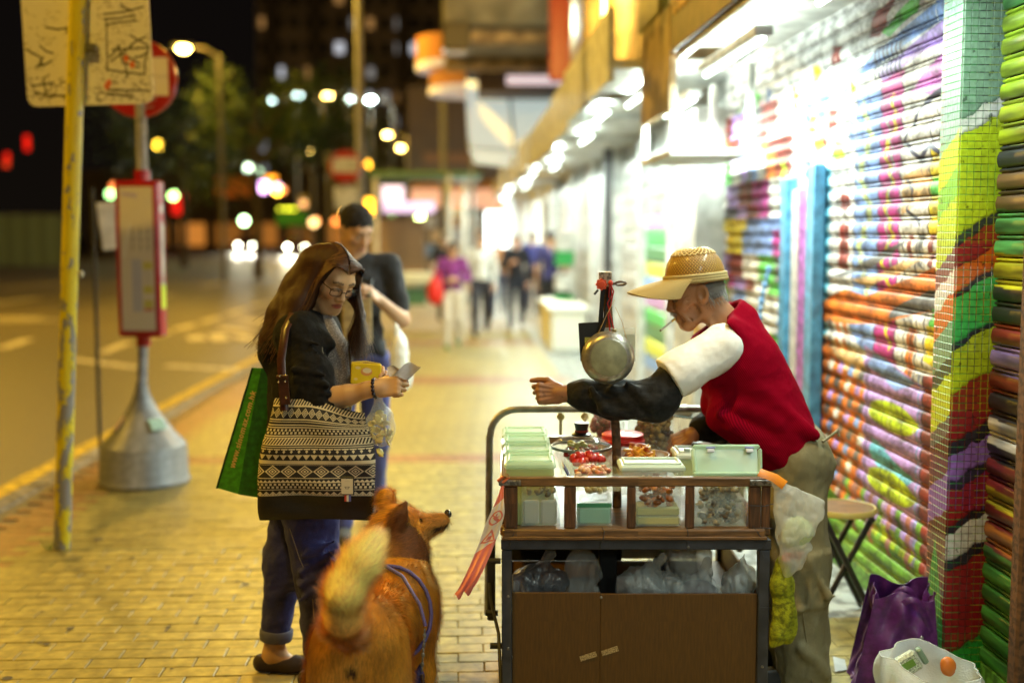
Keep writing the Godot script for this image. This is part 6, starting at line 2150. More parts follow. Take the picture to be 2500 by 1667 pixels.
	bpart("yellow_label", t, Vector3(0.004, -0.01, 0.0045), Vector3(0.042, 0.05, 0.002), mat(lin(0.6, 0.55, 0.08), 0.5, {tex = tx.speck, tri = 30.0}), 0.0)
	t = thing("clear_sleeve", "clear plastic sleeve with a yellowish paper hanging behind the pan", "plastic sleeve", Vector3(0.36, 1.25, -3.98))
	bpart("sleeve", t, Vector3.ZERO, Vector3(0.112, 0.115, 0.003), mat(lin(0.8, 0.85, 0.8, 0.35), 0.3, {clear = true}), 0.001)
	bpart("paper", t, Vector3(0.004, -0.01, -0.003), Vector3(0.1, 0.09, 0.001), mat(lin(0.55, 0.55, 0.3), 0.7, {tex = tx.stain, tri = 9.0}), 0.0)
	# barricade tape
	var im := blank(64, 512, lin(0.72, 0.2, 0.16))
	var wt := lin(0.78, 0.72, 0.66)
	poly(im, [Vector2(0, 90), Vector2(64, 60), Vector2(64, 270), Vector2(0, 310)], wt)
	disc(im, Vector2(34, 150), 25, 36, lin(0.7, 0.2, 0.16))
	disc(im, Vector2(34, 150), 19, 28, wt)
	stroke(im, [Vector2(18, 130), Vector2(50, 172)], 6, lin(0.7, 0.2, 0.16))
	stroke(im, [Vector2(34, 132), Vector2(30, 152), Vector2(42, 170)], 7, lin(0.7, 0.2, 0.16))
	stroke(im, [Vector2(24, 146), Vector2(44, 150)], 5, lin(0.7, 0.2, 0.16))
	poly(im, [Vector2(32, 205), Vector2(60, 275), Vector2(4, 268)], lin(0.7, 0.2, 0.16))
	poly(im, [Vector2(32, 222), Vector2(50, 266), Vector2(13, 261)], wt)
	poly(im, [Vector2(26, 240), Vector2(42, 244), Vector2(40, 262), Vector2(22, 258)], lin(0.7, 0.2, 0.16))
	m = Mb.new()
	m.grid(10, 40, func(u: float, v: float) -> Vector3:
		var c := Vector3(-0.03, 0.83, -3.69).lerp(Vector3(-0.158, 0.5, -3.62), v) + Vector3(0.02 * sin(v * 3.0), 0, 0.012 * sin(v * 9.0))
		var w := 0.006 + 0.026 * smoothstep(0.0, 0.35, v)
		return c + Vector3(0.93, 0.36, 0.1) * w * (u * 2.0 - 1.0) + Vector3(0, 0.012 * sin(u * 13.0) * smoothstep(0.9, 1.0, v), 0.006 * sin(u * 15.0 + v * 4.0) * (0.3 + v)))
	tag(part("barrier_tape", m, mat(Color(1, 1, 1), 0.35, {tex = picture(im), back = Color(0.5, 0.5, 0.5)})), "red and white barrier tape with warning symbols tied to the cart's corner", "tape")
	m = Mb.new()
	m.tube([Vector3(-0.045, 0.845, -3.69), Vector3(-0.03, 0.858, -3.688), Vector3(-0.01, 0.857, -3.69), Vector3(-0.03, 0.84, -3.688)], 0.005, 6)
	tag(part("red_string_tie", m, mat(lin(0.55, 0.14, 0.06), 0.6)), "orange red string tied round the cart's left corner", "string")


func lidded(label: String, at: Vector3, size: Vector3, bodym: Material, lidm: Material, group := "") -> Node3D:
	var t := thing("lidded_box", label, "food box", at, 0.0, group)
	tub(t, "box_body", Vector3.ZERO, Vector3(size.x, size.y - 0.02, size.z), bodym)
	bpart("lid", t, Vector3(0, size.y - 0.008, 0), Vector3(size.x + 0.012, 0.022, size.z + 0.012), lidm, 0.007)
	var m := Mb.new()
	var y := size.y + 0.006
	var w := 0.008
	m.box(Vector3(0, y, size.z * 0.5 - 0.012), Vector3(size.x - 0.01, 0.008, w), Basis.IDENTITY, 0.003)
	m.box(Vector3(0, y, -size.z * 0.5 + 0.012), Vector3(size.x - 0.01, 0.008, w), Basis.IDENTITY, 0.003)
	m.box(Vector3(size.x * 0.5 - 0.012, y, 0), Vector3(w, 0.0075, size.z - 0.026), Basis.IDENTITY, 0.003)
	m.box(Vector3(-size.x * 0.5 + 0.012, y, 0), Vector3(w, 0.0075, size.z - 0.026), Basis.IDENTITY, 0.003)
	part("lid_rim", m, lidm, t).set_meta("kind", "stuff")
	return t


func build_wares() -> void:
	var mint := mat(lin(0.6, 0.82, 0.66, 0.55), 0.3, {clear = true, back = Color(0.5, 0.6, 0.5)})
	var clear := mat(lin(0.8, 0.88, 0.78, 0.16), 0.28, {clear = true})
	var pane := mat(Color(0.92, 0.97, 0.93, 0.1), 0.06, {clear = true})
	var film := mat(lin(0.8, 0.84, 0.82, 0.3), 0.27, {clear = true, spec = 0.8})
	var milky := mat(lin(0.82, 0.84, 0.8, 0.62), 0.32, {clear = true, back = Color(0.4, 0.4, 0.4)})
	mats.film = film
	mats.milky = milky
	var limey := mat(lin(0.66, 0.74, 0.36, 0.55), 0.3, {clear = true, back = Color(0.5, 0.5, 0.3)})
	# four mint lids in a row
	var said := ["front mint green lidded box at the cart's left corner", "second mint green lidded box behind the corner one", "third mint green lidded box from the cart's left corner", "rearmost mint green lidded box at the cart's left side"]
	for k in 4:
		var t := lidded(said[k], Vector3(0.058 - 0.004 * k, 0.689, -3.825 - 0.158 * k), Vector3(0.155, 0.2 + 0.004 * k, 0.14), limey if k == 0 else mint, mint, "mint green lidded boxes at the cart's left")
		heap(t, "yellow_nut", 14, Vector3(0, 0.155, 0.04), Vector3(0.065, 0.012, 0.02), Vector3(0.012, 0.008, 0.008), [mat(lin(0.5, 0.36, 0.06), 0.4)])
	# boxes behind the posts
	var t := thing("front_box", "clear box of white packets behind the leftmost tray opening", "food box", Vector3(0.092, 0.689, -3.79))
	tub(t, "box_body", Vector3.ZERO, Vector3(0.125, 0.13, 0.1), clear)
	for k in 2:
		bpart("white_block", t, Vector3(-0.03 + k * 0.056, 0.042, 0.02), Vector3(0.052, 0.08, 0.045), mat(lin(0.62, 0.62, 0.5), 0.5), 0.006)
	heap(t, "dark_seed", 26, Vector3(0, 0.107, 0.02), Vector3(0.055, 0.014, 0.03), Vector3(0.011, 0.008, 0.009), [mat(lin(0.14, 0.12, 0.07), 0.4), mat(lin(0.22, 0.2, 0.12), 0.4)])
	t = thing("front_box", "aqua green plastic box behind the second tray opening", "food box", Vector3(0.264, 0.689, -3.79))
	tub(t, "box_body", Vector3.ZERO, Vector3(0.112, 0.132, 0.1), clear)
	bpart("aqua_inset", t, Vector3(0, 0.032, 0.01), Vector3(0.104, 0.055, 0.075), mat(lin(0.3, 0.6, 0.42), 0.35), 0.006)
	bpart("green_band", t, Vector3(0, 0.067, 0.0505), Vector3(0.11, 0.012, 0.002), mat(lin(0.06, 0.3, 0.14), 0.4), 0.0)
	bpart("plastic_fold", t, Vector3(0, 0.09, 0.03), Vector3(0.1, 0.03, 0.04), film, 0.01, Basis(Vector3.BACK, 0.12))
	heap(t, "olive_nut", 20, Vector3(0, 0.117, 0.01), Vector3(0.046, 0.01, 0.035), Vector3(0.012, 0.009, 0.01), [mat(lin(0.3, 0.24, 0.1), 0.4), mat(lin(0.42, 0.34, 0.12), 0.4)])
	t = thing("front_box", "clear box of orange brown dried apricots over pale yellow slabs", "food box", Vector3(0.468, 0.689, -3.79))
	tub(t, "box_body", Vector3.ZERO, Vector3(0.145, 0.132, 0.11), clear)
	for k in 2:
		bpart("yellow_slab", t, Vector3(0, 0.017 + k * 0.03, 0.008), Vector3(0.138, 0.028, 0.09), mat(lin(0.6, 0.55, 0.18), 0.45), 0.005)
	heap(t, "apricot", 46, Vector3(0, 0.098, 0.02), Vector3(0.06, 0.032, 0.032), Vector3(0.014, 0.008, 0.012), [mat(lin(0.36, 0.1, 0.014), 0.3), mat(lin(0.22, 0.07, 0.014), 0.3), mat(lin(0.48, 0.16, 0.02), 0.3)], 0.08)
	t = thing("front_bag", "clear box of grey wrinkled dried plums behind the right opening", "food box", Vector3(0.668, 0.689, -3.79))
	tub(t, "box_body", Vector3.ZERO, Vector3(0.165, 0.138, 0.11), clear)
	heap(t, "dried_plum", 110, Vector3(0, 0.066, 0.032), Vector3(0.073, 0.058, 0.018), Vector3(0.0125, 0.0085, 0.011), [mat(lin(0.24, 0.18, 0.1), 0.5), mat(lin(0.14, 0.1, 0.06), 0.5), mat(lin(0.38, 0.3, 0.17), 0.5)], 0.3)
	# on the tray: bowls and boxes
	t = thing("berry_box", "square clear box heaped with bright red candied berries", "food box", Vector3(0.255, 0.8, -3.965))
	tub(t, "box_body", Vector3.ZERO, Vector3(0.15, 0.06, 0.1), clear)
	heap(t, "red_berry", 46, Vector3(0, 0.05, 0), Vector3(0.06, 0.008, 0.038), Vector3(0.0135, 0.0125, 0.0135), [mat(lin(0.6, 0.02, 0.008), 0.2), mat(lin(0.5, 0.012, 0.008), 0.2), mat(lin(0.68, 0.1, 0.05), 0.25)], 0.12, 0.022)
	t = thing("nut_box", "clear box of pinkish brown candied nuts at the tray's front", "food box", Vector3(0.265, 0.795, -3.83))
	tub(t, "box_body", Vector3.ZERO, Vector3(0.165, 0.056, 0.125), clear)
	heap(t, "nut", 60, Vector3(0, 0.046, 0.0), Vector3(0.065, 0.008, 0.048), Vector3(0.013, 0.0085, 0.009), [mat(lin(0.5, 0.2, 0.1), 0.3), mat(lin(0.6, 0.34, 0.2), 0.3), mat(lin(0.42, 0.12, 0.07), 0.3)], 0.15, 0.014)
	bpart("divider_label", t, Vector3(-0.088, 0.06, 0.03), Vector3(0.004, 0.05, 0.1), mat(lin(0.04, 0.08, 0.2), 0.4), 0.0, Basis(Vector3(0, 0, 1), 0.5))
	t = thing("covered_bowl", "bowl of dark red cherries under a glass lid with black knob", "bowl", Vector3(0.245, 0.78, -4.13))
	var m := Mb.new()
	m.lathe([Vector2(0.0, 0.0), Vector2(0.07, 0.0), Vector2(0.098, 0.07), Vector2(0.1, 0.09), Vector2(0.097, 0.09), Vector2(0.068, 0.004), Vector2(0.0, 0.004)], 36)
	part("bowl_body", m, clear, t)
	heap(t, "cherry", 44, Vector3(0, 0.072, 0.02), Vector3(0.07, 0.012, 0.062), Vector3(0.0125, 0.0115, 0.0125), [mat(lin(0.25, 0.004, 0.006), 0.15), mat(lin(0.35, 0.01, 0.01), 0.15), mat(lin(0.14, 0.004, 0.008), 0.15)], 0.03, 0.01)
	heap(t, "yellow_fruit", 12, Vector3(-0.02, 0.1, -0.02), Vector3(0.05, 0.004, 0.03), Vector3(0.014, 0.008, 0.01), [mat(lin(0.5, 0.45, 0.03), 0.3)])
	m = Mb.new()
	m.lathe([Vector2(0.105, 0.096), Vector2(0.1, 0.108), Vector2(0.07, 0.126), Vector2(0.035, 0.134), Vector2(0.0, 0.136)], 40)
	part("glass_lid", m, pane, t)
	m = Mb.new()
	m.lathe([Vector2(0.102, 0.092), Vector2(0.108, 0.092), Vector2(0.109, 0.097), Vector2(0.107, 0.101), Vector2(0.103, 0.101)], 40)
	part("steel_rim", m, mats.steel, t)
	m = Mb.new()
	m.lathe([Vector2(0.034, 0.137), Vector2(0.036, 0.142), Vector2(0.024, 0.148), Vector2(0.022, 0.158), Vector2(0.026, 0.176), Vector2(0.027, 0.181), Vector2(0.022, 0.182), Vector2(0.0, 0.179)], 24)
	part("knob", m, mats.black_plastic, t)
	m = Mb.new()
	m.lathe([Vector2(0.0237, 0.149), Vector2(0.0242, 0.15), Vector2(0.0238, 0.155), Vector2(0.023, 0.156)], 24)
	part("knob_ring", m, mat(lin(0.4, 0.03, 0.01), 0.4), t)
	t = thing("mango_tub", "round clear tub heaped with orange dried mango strips", "tub", Vector3(0.442, 0.8, -4.03))
	m = Mb.new()
	m.lathe([Vector2(0.0, 0.0), Vector2(0.09, 0.0), Vector2(0.098, 0.066), Vector2(0.1, 0.07), Vector2(0.096, 0.07), Vector2(0.088, 0.004), Vector2(0.0, 0.004)], 40)
	part("tub_body", m, mat(lin(0.75, 0.6, 0.5, 0.42), 0.3, {clear = true}), t)
	heap(t, "mango_strip", 62, Vector3(0, 0.045, 0.0), Vector3(0.062, 0.022, 0.062), Vector3(0.022, 0.006, 0.0085), [mat(lin(0.9, 0.42, 0.03), 0.35), mat(lin(0.92, 0.5, 0.05), 0.35), mat(lin(0.85, 0.3, 0.02), 0.35), mat(lin(0.6, 0.14, 0.03), 0.35)], 0.1, 0.034)
	t = thing("red_lid_jar", "jar with a red screw lid behind the mango tub", "jar", Vector3(0.4, 0.78, -4.24))
	m = Mb.new()
	m.lathe([Vector2(0.0, 0.0), Vector2(0.075, 0.0), Vector2(0.078, 0.09), Vector2(0.07, 0.096)], 32)
	part("jar_body", m, mat(lin(0.7, 0.4, 0.4, 0.5), 0.3, {clear = true}), t)
	m = Mb.new()
	m.lathe([Vector2(0.08, 0.09), Vector2(0.081, 0.102), Vector2(0.077, 0.105), Vector2(0.075, 0.112), Vector2(0.076, 0.122), Vector2(0.07, 0.126), Vector2(0.04, 0.124), Vector2(0.0, 0.124)], 36)
	part("red_lid", m, mat(lin(0.45, 0.012, 0.014), 0.3), t)
	# white and mint boxes at the right
	t = lidded("flat mint white lidded box in front of the mango tub", Vector3(0.455, 0.78, -3.84), Vector3(0.2, 0.095, 0.12), clear, mat(lin(0.66, 0.8, 0.72, 0.85), 0.3, {clear = true, back = Color(0.5, 0.5, 0.5)}))
	heap(t, "pale_nut", 18, Vector3(0, 0.05, 0.045), Vector3(0.085, 0.012, 0.006), Vector3(0.013, 0.008, 0.008), [mat(lin(0.6, 0.4, 0.28), 0.4), mat(lin(0.5, 0.22, 0.14), 0.4)])
	t = thing("open_lid", "clear mint lid with two white clips propped open at the tray's right front", "lid", Vector3(0.688, 0.855, -3.735))
	var lean := Basis(Vector3(1, 0, 0), -0.42)
	bpart("lid_sheet", t, lean * Vector3(0, 0.045, 0), Vector3(0.2, 0.088, 0.004), mat(lin(0.6, 0.85, 0.7, 0.5), 0.27, {clear = true}), 0.001, lean)
	for q in [[0, 0.003, 0.225, 0.012], [0, 0.092, 0.215, 0.013]]:
		bpart("lid_edge", t, lean * Vector3(q[0], q[1], 0.004), Vector3(q[2], q[3], 0.02), mint, 0.005, lean)
	for s in [-1.0, 1.0]:
		bpart("lid_edge", t, lean * Vector3(s * 0.106, 0.046, 0.004), Vector3(0.012, 0.08, 0.02), mint, 0.005, lean * Basis(Vector3.BACK, -0.05 * s))
		bpart("clip", t, lean * Vector3(s * 0.062 + 0.01, 0.076, 0.018), Vector3(0.024, 0.012, 0.007), mat(lin(0.7, 0.72, 0.85), 0.35), 0.003, lean)
		bpart("clip_hinge", t, lean * Vector3(s * 0.062 + 0.01, 0.086, 0.016), Vector3(0.03, 0.007, 0.01), mat(lin(0.2, 0.25, 0.5), 0.35), 0.002, lean)
	t = lidded("yellow green clip box under the phone, right of the mango tub", Vector3(0.635, 0.8, -4.0), Vector3(0.16, 0.085, 0.13), limey, mat(lin(0.78, 0.82, 0.72, 0.85), 0.35, {clear = true, back = Color(0.4, 0.4, 0.4)}))
	bpart("latch", t, Vector3(-0.045, 0.098, 0.05), Vector3(0.02, 0.01, 0.02), mat(lin(0.4, 0.5, 0.5), 0.3), 0.002)
	t = thing("pocket_phone", "black keypad phone lying on the clip box", "phone", Vector3(0.668, 0.9, -4.02))
	bpart("phone_body", t, Vector3.ZERO, Vector3(0.055, 0.014, 0.1), mats.black_plastic, 0.005, Basis(Vector3.UP, 0.7))
	bpart("screen", t, Vector3(-0.008, 0.008, 0.006), Vector3(0.034, 0.002, 0.036), mat(lin(0.5, 0.48, 0.55), 0.15), 0.0, Basis(Vector3.UP, 0.7))
	# bags of preserved fruit at the back
	for q in [["fruit_bag", "clear bag of dark red preserved plums at the back of the tray", 0.345, -4.4, 0.13, [mat(lin(0.14, 0.02, 0.03), 0.25), mat(lin(0.22, 0.05, 0.06), 0.25), mat(lin(0.08, 0.012, 0.025), 0.25)], "plum"], ["fruit_bag", "clear bag of olive brown fruit beside the red plums", 0.53, -4.38, 0.17, [mat(lin(0.16, 0.12, 0.04), 0.25), mat(lin(0.09, 0.06, 0.03), 0.25), mat(lin(0.3, 0.25, 0.1), 0.25)], "olive"]]:
		t = thing(q[0], q[1], "bag of fruit", Vector3(q[2], 0.8, q[3]))
		part("film", bag_shape(q[4] * 1.12, 0.23, 0.12, 0.007, 0.012, 3), mat(lin(0.8, 0.84, 0.82, 0.14), 0.27, {clear = true, spec = 0.8}), t)
		heap(t, q[6], 120, Vector3(0, 0.075, 0.01), Vector3(q[4] * 0.42, 0.075, 0.03), Vector3(0.015, 0.012, 0.012), q[5], 0.06)
	for k in 2:
		t = thing("brass_latch", ["brass disc latch left of the black lid knob", "brass disc latch right of the black lid knob"][k], "latch", Vector3(0.185 + k * 0.092, 0.93, -4.47), 0.0, "brass disc latches on the back rail")
		m = Mb.new()
		m.lathe([Vector2(0, 0.004), Vector2(0.006, 0.004), Vector2(0.0075, 0.001), Vector2(0.013, 0.003), Vector2(0.015, 0), Vector2(0, -0.003)], 18, Transform3D(Basis(Vector3(1, 0, 0), PI / 2), Vector3.ZERO))
		part("disc", m, mat(lin(0.5, 0.4, 0.16), 0.3, {metal = 0.8}), t)
		bpart("stem", t, Vector3(0, -0.04, 0), Vector3(0.012, 0.06, 0.006), mat(lin(0.4, 0.32, 0.14), 0.35, {metal = 0.7}), 0.002)
	t = thing("white_tray", "white plastic tray with a dark green edge behind the fruit bags", "tray", Vector3(0.52, 0.935, -4.6))
	bpart("tray_sheet", t, Vector3.ZERO, Vector3(0.36, 0.03, 0.14), mats.white_paint, 0.008)
	bpart("green_edge", t, Vector3(0.11, -0.012, 0.075), Vector3(0.16, 0.008, 0.01), mat(lin(0.01, 0.06, 0.04), 0.4), 0.003, Basis(Vector3.BACK, -0.1))
	# plastic bags on the shelf below
	var grey := mat(lin(0.16, 0.165, 0.18, 0.6), 0.27, {clear = true, spec = 0.8})
	for q in [["slack grey plastic bag at the left end of the lower shelf", 0.09, -3.83, 0.2, 0.2, grey, 1], ["pointed clear bag hanging near the dark gap of the shelf", 0.235, -3.9, 0.12, 0.25, film, 2], ["wide clear bag with a peaked top on the lower shelf", 0.45, -3.82, 0.22, 0.19, film, 3], ["knotted bag of greens standing right of the centre of the shelf", 0.6, -3.95, 0.16, 0.27, milky, 4], ["clear bag of dark red goods in front of the knotted bag", 0.61, -3.81, 0.16, 0.17, film, 5], ["pale pink crumpled bag at the right end of the lower shelf", 0.745, -3.82, 0.1, 0.2, milky, 6]]:
		var b := part("shelf_bag", bag_shape(q[3], q[4], 0.11, 0.006, 0.024, q[6]), q[5])
		b.position = Vector3(q[1], 0.376, q[2])
		tag(b, q[0], "plastic bag", "plastic bags on the cart's lower shelf")
	t = thing("dark_goods", "dark red bundle inside the clear shelf bag", "bundle", Vector3(0.61, 0.376, -3.83))
	m = Mb.new()
	m.ell(Vector3(0, 0.055, 0), Vector3(0.065, 0.055, 0.035), Basis.IDENTITY, 14, 9, 0.12)
	part("bundle", m, mat(lin(0.1, 0.03, 0.035), 0.5, {bump = tx.fine, depth = 0.4, tri = 20.0}), t)
	m = Mb.new()
	m.ell(Vector3.ZERO, Vector3(0.04, 0.06, 0.04), Basis.IDENTITY, 16, 10, 0.25, 1.0)
	var fz := part("spiky_bundle", m, mat(lin(0.05, 0.05, 0.05), 0.8, {bump = tx.fine, depth = 0.6, tri = 30.0}))
	fz.position = Vector3(0.52, 0.46, -4.0)
	tag(fz, "dark spiky bundle beside the knotted greens bag", "bundle")
	bpart("white_backdrop_sheet", self, Vector3(0.56, 0.5, -4.47), Vector3(0.3, 0.24, 0.01), mats.white_paint, 0.003)
	tag(get_node("white_backdrop_sheet"), "white sheet standing at the back of the lower shelf", "sheet")
	# the bag that hangs at the right corner, and the yellow cloth under it
	t = thing("hanging_bag", "translucent white bag with orange handles hanging at the cart's right corner", "plastic bag", Vector3(0.9, 0.56, -3.68))
	t.scale.y = 0.74
	var s := Sdf.new()
	s.ell(Vector3(-0.015, 0.15, 0), Vector3(0.05, 0.08, 0.034), Basis.IDENTITY, 0.03)
	s.cap(Vector3(-0.07, 0.39, 0), Vector3(-0.03, 0.14, 0), 0.014, 0.034, 0.03)
	s.cap(Vector3(-0.06, 0.385, 0), Vector3(0.075, 0.3, 0), 0.012, 0.008, 0.03)
	s.cap(Vector3(-0.03, 0.34, 0), Vector3(0.06, 0.25, 0), 0.022, 0.018, 0.03)
	s.cap(Vector3(0.07, 0.29, 0), Vector3(0.03, 0.17, 0), 0.008, 0.024, 0.04)
	s.ell(Vector3(-0.0, 0.25, 0), Vector3(0.06, 0.085, 0.024), Basis.IDENTITY, 0.03)
	s.ell(Vector3(-0.02, 0.05, 0), Vector3(0.042, 0.065, 0.03), Basis.IDENTITY, 0.03)
	s.cap(Vector3(0.02, 0.1, 0), Vector3(-0.03, -0.02, 0), 0.03, 0.01, 0.03)
	s.noise = FastNoiseLite.new()
	s.noise.fractal_type = FastNoiseLite.FRACTAL_RIDGED
	s.noise.fractal_octaves = 3
	s.noise.frequency = 8.0
	s.stretch = Vector3(1.3, 0.6, 1)
	s.amp = 0.009
	part("film", s.build(0.005), mat(lin(0.86, 0.88, 0.84, 0.36), 0.28, {clear = true, spec = 0.8, back = Color(0.5, 0.5, 0.5)}), t)
	m = Mb.new()
	m.ell(Vector3(0.0, 0.16, 0.0), Vector3(0.05, 0.075, 0.03), Basis.IDENTITY, 16, 10, 0.08)
	part("pale_greens", m, mat(lin(0.6, 0.68, 0.36), 0.5, {bump = tx.fine, depth = 0.5, tri = 12.0}), t)
	heap(t, "red_scrap", 7, Vector3(-0.01, 0.06, 0.0), Vector3(0.04, 0.02, 0.015), Vector3(0.016, 0.009, 0.01), [mat(lin(0.5, 0.06, 0.03), 0.5), mat(lin(0.5, 0.2, 0.08), 0.5)], 0.2)
	m = Mb.new()
	m.ribbon([Vector3(-0.125, 0.43, 0.01), Vector3(-0.08, 0.41, 0.022), Vector3(-0.045, 0.375, 0.016)], 0.018, Vector3(0.3, 0.6, 1), 1.2)
	part("orange_handle", m, mat(lin(0.75, 0.24, 0.01), 0.4, {back = Color(0.4, 0.2, 0.1)}), t)
	s = Sdf.new()
	s.cap(Vector3(0, 0.27, 0), Vector3(0, 0.2, 0), 0.022, 0.036, 0.02)
	s.cap(Vector3(0, 0.2, 0), Vector3(0.006, 0.12, 0), 0.034, 0.03, 0.02)
	s.ell(Vector3(0.01, 0.07, 0), Vector3(0.044, 0.07, 0.03), Basis.IDENTITY, 0.03)
	s.cap(Vector3(-0.01, 0.04, 0), Vector3(-0.03, 0.0, 0), 0.03, 0.012, 0.02)
	s.noise = FastNoiseLite.new()
	s.noise.frequency = 16.0
	s.stretch = Vector3(1.6, 0.5, 1.6)
	s.amp = 0.008
	var yc := part("yellow_cloth", s.build(0.006), mat(lin(0.36, 0.4, 0.008), 0.85, {tex = tx.stain, bump = tx.fine, depth = 0.2, tri = 7.0}))
	yc.position = Vector3(0.862, 0.31, -3.7)
	tag(yc, "grubby yellow green cloth hanging below the white bag", "cloth")


func put(t: Node3D, called: String, m: Mb, material: Material) -> MeshInstance3D:  # a part whose mesh is laid out in world coordinates
	var o := part(called, m, material, t)
	o.transform = t.transform.affine_inverse()
	return o


func folds(freq: float, sd := 1) -> FastNoiseLite:
	var f := FastNoiseLite.new()
	f.frequency = freq
	f.seed = sd
	return f


func build_vendor() -> void:
	var t := thing("street_vendor", "old man in woven cap, red vest and black oversleeves leaning over the cart, smoking", "person", Vector3(1.03, 0, -4.22))
	var skin := Color(0.36, 0.16, 0.07)
	var hb := Basis(Vector3(-0.06, 0, -1).normalized(), 0.0)
	var f := Vector3(-0.955, -0.29, 0.07).normalized()
	var up := Vector3(-0.29, 0.955, 0.0)
	up = (up - f * up.dot(f)).normalized()
	hb = Basis(up.cross(f), up, f)
	var hx := Transform3D(hb, Vector3(0.645, 1.412, -4.2))
	# body: head, neck, forearms and hands
	var s := Sdf.new()
	head_shape(s, hx, {old = true})
	s.cap(hx * Vector3(0, -0.05, -0.04), Vector3(0.79, 1.27, -4.2), 0.052, 0.06, 0.03)
	s.cap(hx * Vector3(0.03, -0.06, -0.01), Vector3(0.72, 1.26, -4.15), 0.008, 0.008, 0.02)
	var m := s.build(0.004)
	m.paint(face_tint(hx, 1.0, skin, {lip = Color(0.26, 0.1, 0.06), brow = Color(0.1, 0.07, 0.05), spots = 1.0}))
	k_tendons = true
	var sh := [Vector3(0.69, 1.225, -4.05), Vector3(0.75, 1.25, -4.37)]
	var el := [Vector3(0.468, 1.085, -4.0), Vector3(0.86, 0.98, -4.44)]
	var wr := [Vector3(0.175, 1.076, -4.04), Vector3(0.672, 0.888, -4.33)]
	s = Sdf.new()
	s.cap(wr[0] + Vector3(0.12, 0.0, 0.02), wr[0], 0.036, 0.027, 0.02)
	hand_shape(s, frame(wr[0], Vector3(-1, 0.02, 0.12), Vector3(0.1, 0.3, 1)), [[1.25, 1.2, 0.6], [1.45, 1.3, 0.6], [1.55, 1.3, 0.6], [1.65, 1.3, 0.6]], [Vector3(0.8, -0.15, 0.62), Vector3(0.95, -0.45, 0.12), Vector3(0.96, -0.35, -0.05)], 1.0)
	m.join(s.build(0.0032))
	s = Sdf.new()
	s.cap(wr[1] + Vector3(0.1, 0.06, -0.05), wr[1], 0.033, 0.026, 0.02)
	hand_shape(s, frame(wr[1], Vector3(-0.9, -0.4, 0.1), Vector3(-0.3, 0.6, 0.75), true), [[0.6, 0.8, 0.4], [0.7, 0.8, 0.5], [0.8, 0.8, 0.5], [0.9, 0.8, 0.5]], [Vector3(0.8, -0.3, 0.6), Vector3(0.9, -0.4, 0.1), Vector3(0.9, -0.4, 0.0)], 0.95)
	var far := s.build(0.0035)
	k_tendons = false
	m.join(far)
	var first := m.v.size()
	var dark := face_tint(hx, 1.0, Color(0.3, 0.13, 0.06), {spots = 0.6})
	for j in range(0, first):
		if (m.v[j] - hx.origin).length() > 0.2 and m.v[j].x < 0.9 and m.v[j].y < 1.2:
			m.c[j] = dark.call(m.v[j], m.n[j])
	put(t, "body", m, mat(Color(1, 1, 1), 0.42, {vc = true, sss = 0.03, bump = tx.fine, depth = 0.03, tri = 40.0}))
	# grey hair round the back of the head
	s = Sdf.new()
	s.ell(hx * Vector3(0, 0.005, -0.035), Vector3(0.077, 0.06, 0.078), hb, 0.02)
	s.cut(hx * Vector3(0, 0, -0.02), hb * Vector3(0, -0.35, 1), 0.01)
	s.noise = folds(60.0)
	s.amp = 0.003
	put(t, "hair", tint(s.build(0.005), Color(0.2, 0.19, 0.18)), mats.cloth)
	m = Mb.new()
	for k in 260:
		var a := rng.randf_range(-1.0, 1.0)
		var p := hx * Vector3(a * 0.024, -0.046 + 0.006 * cos(a * 2.0) + rng.randf_range(-0.002, 0.003), 0.099 - 0.016 * a * a)
		var g := rng.randf_range(0.25, 0.6)
		m.col = Color(g, g * 0.9, g * 0.75)
		m.blade(p, p + hb * Vector3(a * 0.008 + rng.randfn() * 0.002, -0.012, 0.005), hb * Vector3(0.0009, 0, 0), (hb.z + hb.x).normalized())
	for k in 420:
		var a := rng.randf_range(-2.6, 2.6)
		var p := hx * Vector3(sin(a) * 0.076, rng.randf_range(-0.05, 0.0) - 0.0, -0.025 - absf(cos(a)) * 0.083)
		if absf(a) > 1.75:
			continue
		var g := rng.randf_range(0.1, 0.5)
		m.col = Color(g, g * 0.97, g * 0.92)
		m.blade(p, p + hb * Vector3(0, -0.02, -0.004), hb * Vector3(0.001, 0, 0.001), (p - hx.origin).normalized())
	put(t, "moustache_and_hair_strands", m, mats.cloth)
	# shirt
	s = Sdf.new()
	var shl: Vector3 = sh[0]
	s.cap(shl + Vector3(0.04, 0.01, -0.03), shl.lerp(el[0], 0.5), 0.08, 0.074, 0.03)
	s.cap(shl.lerp(el[0], 0.45), shl.lerp(el[0], 0.66), 0.072, 0.078, 0.03)
	s.noise = folds(9.0)
	s.amp = 0.006
	s.cut(shl.lerp(el[0], 0.7), el[0] - shl, 0.004)
	m = s.build(0.006)
	s = Sdf.new()
	s.cap(hx * Vector3(0.0, -0.105, -0.075), Vector3(0.79, 1.28, -4.2), 0.064, 0.085, 0.02)
	s.cap(hx * Vector3(0, -0.02, -0.045), hx * Vector3(0, -0.16, -0.03), 0.052, 0.05, 0.01, true)
	s.cut(hx * Vector3(0, -0.118, -0.04), hb * Vector3(0, 0.75, -0.25), 0.01)
	s.noise = folds(10.0)
	s.amp = 0.003
	m.join(s.build(0.005))
	s = Sdf.new()
	s.cap(sh[1], sh[1].lerp(el[1], 0.6), 0.08, 0.08, 0.03)
	m.join(s.build(0.012))
	put(t, "shirt", tint(m, Color(0.86, 0.84, 0.82)), mat(Color(1, 1, 1), 0.75, {vc = true}))
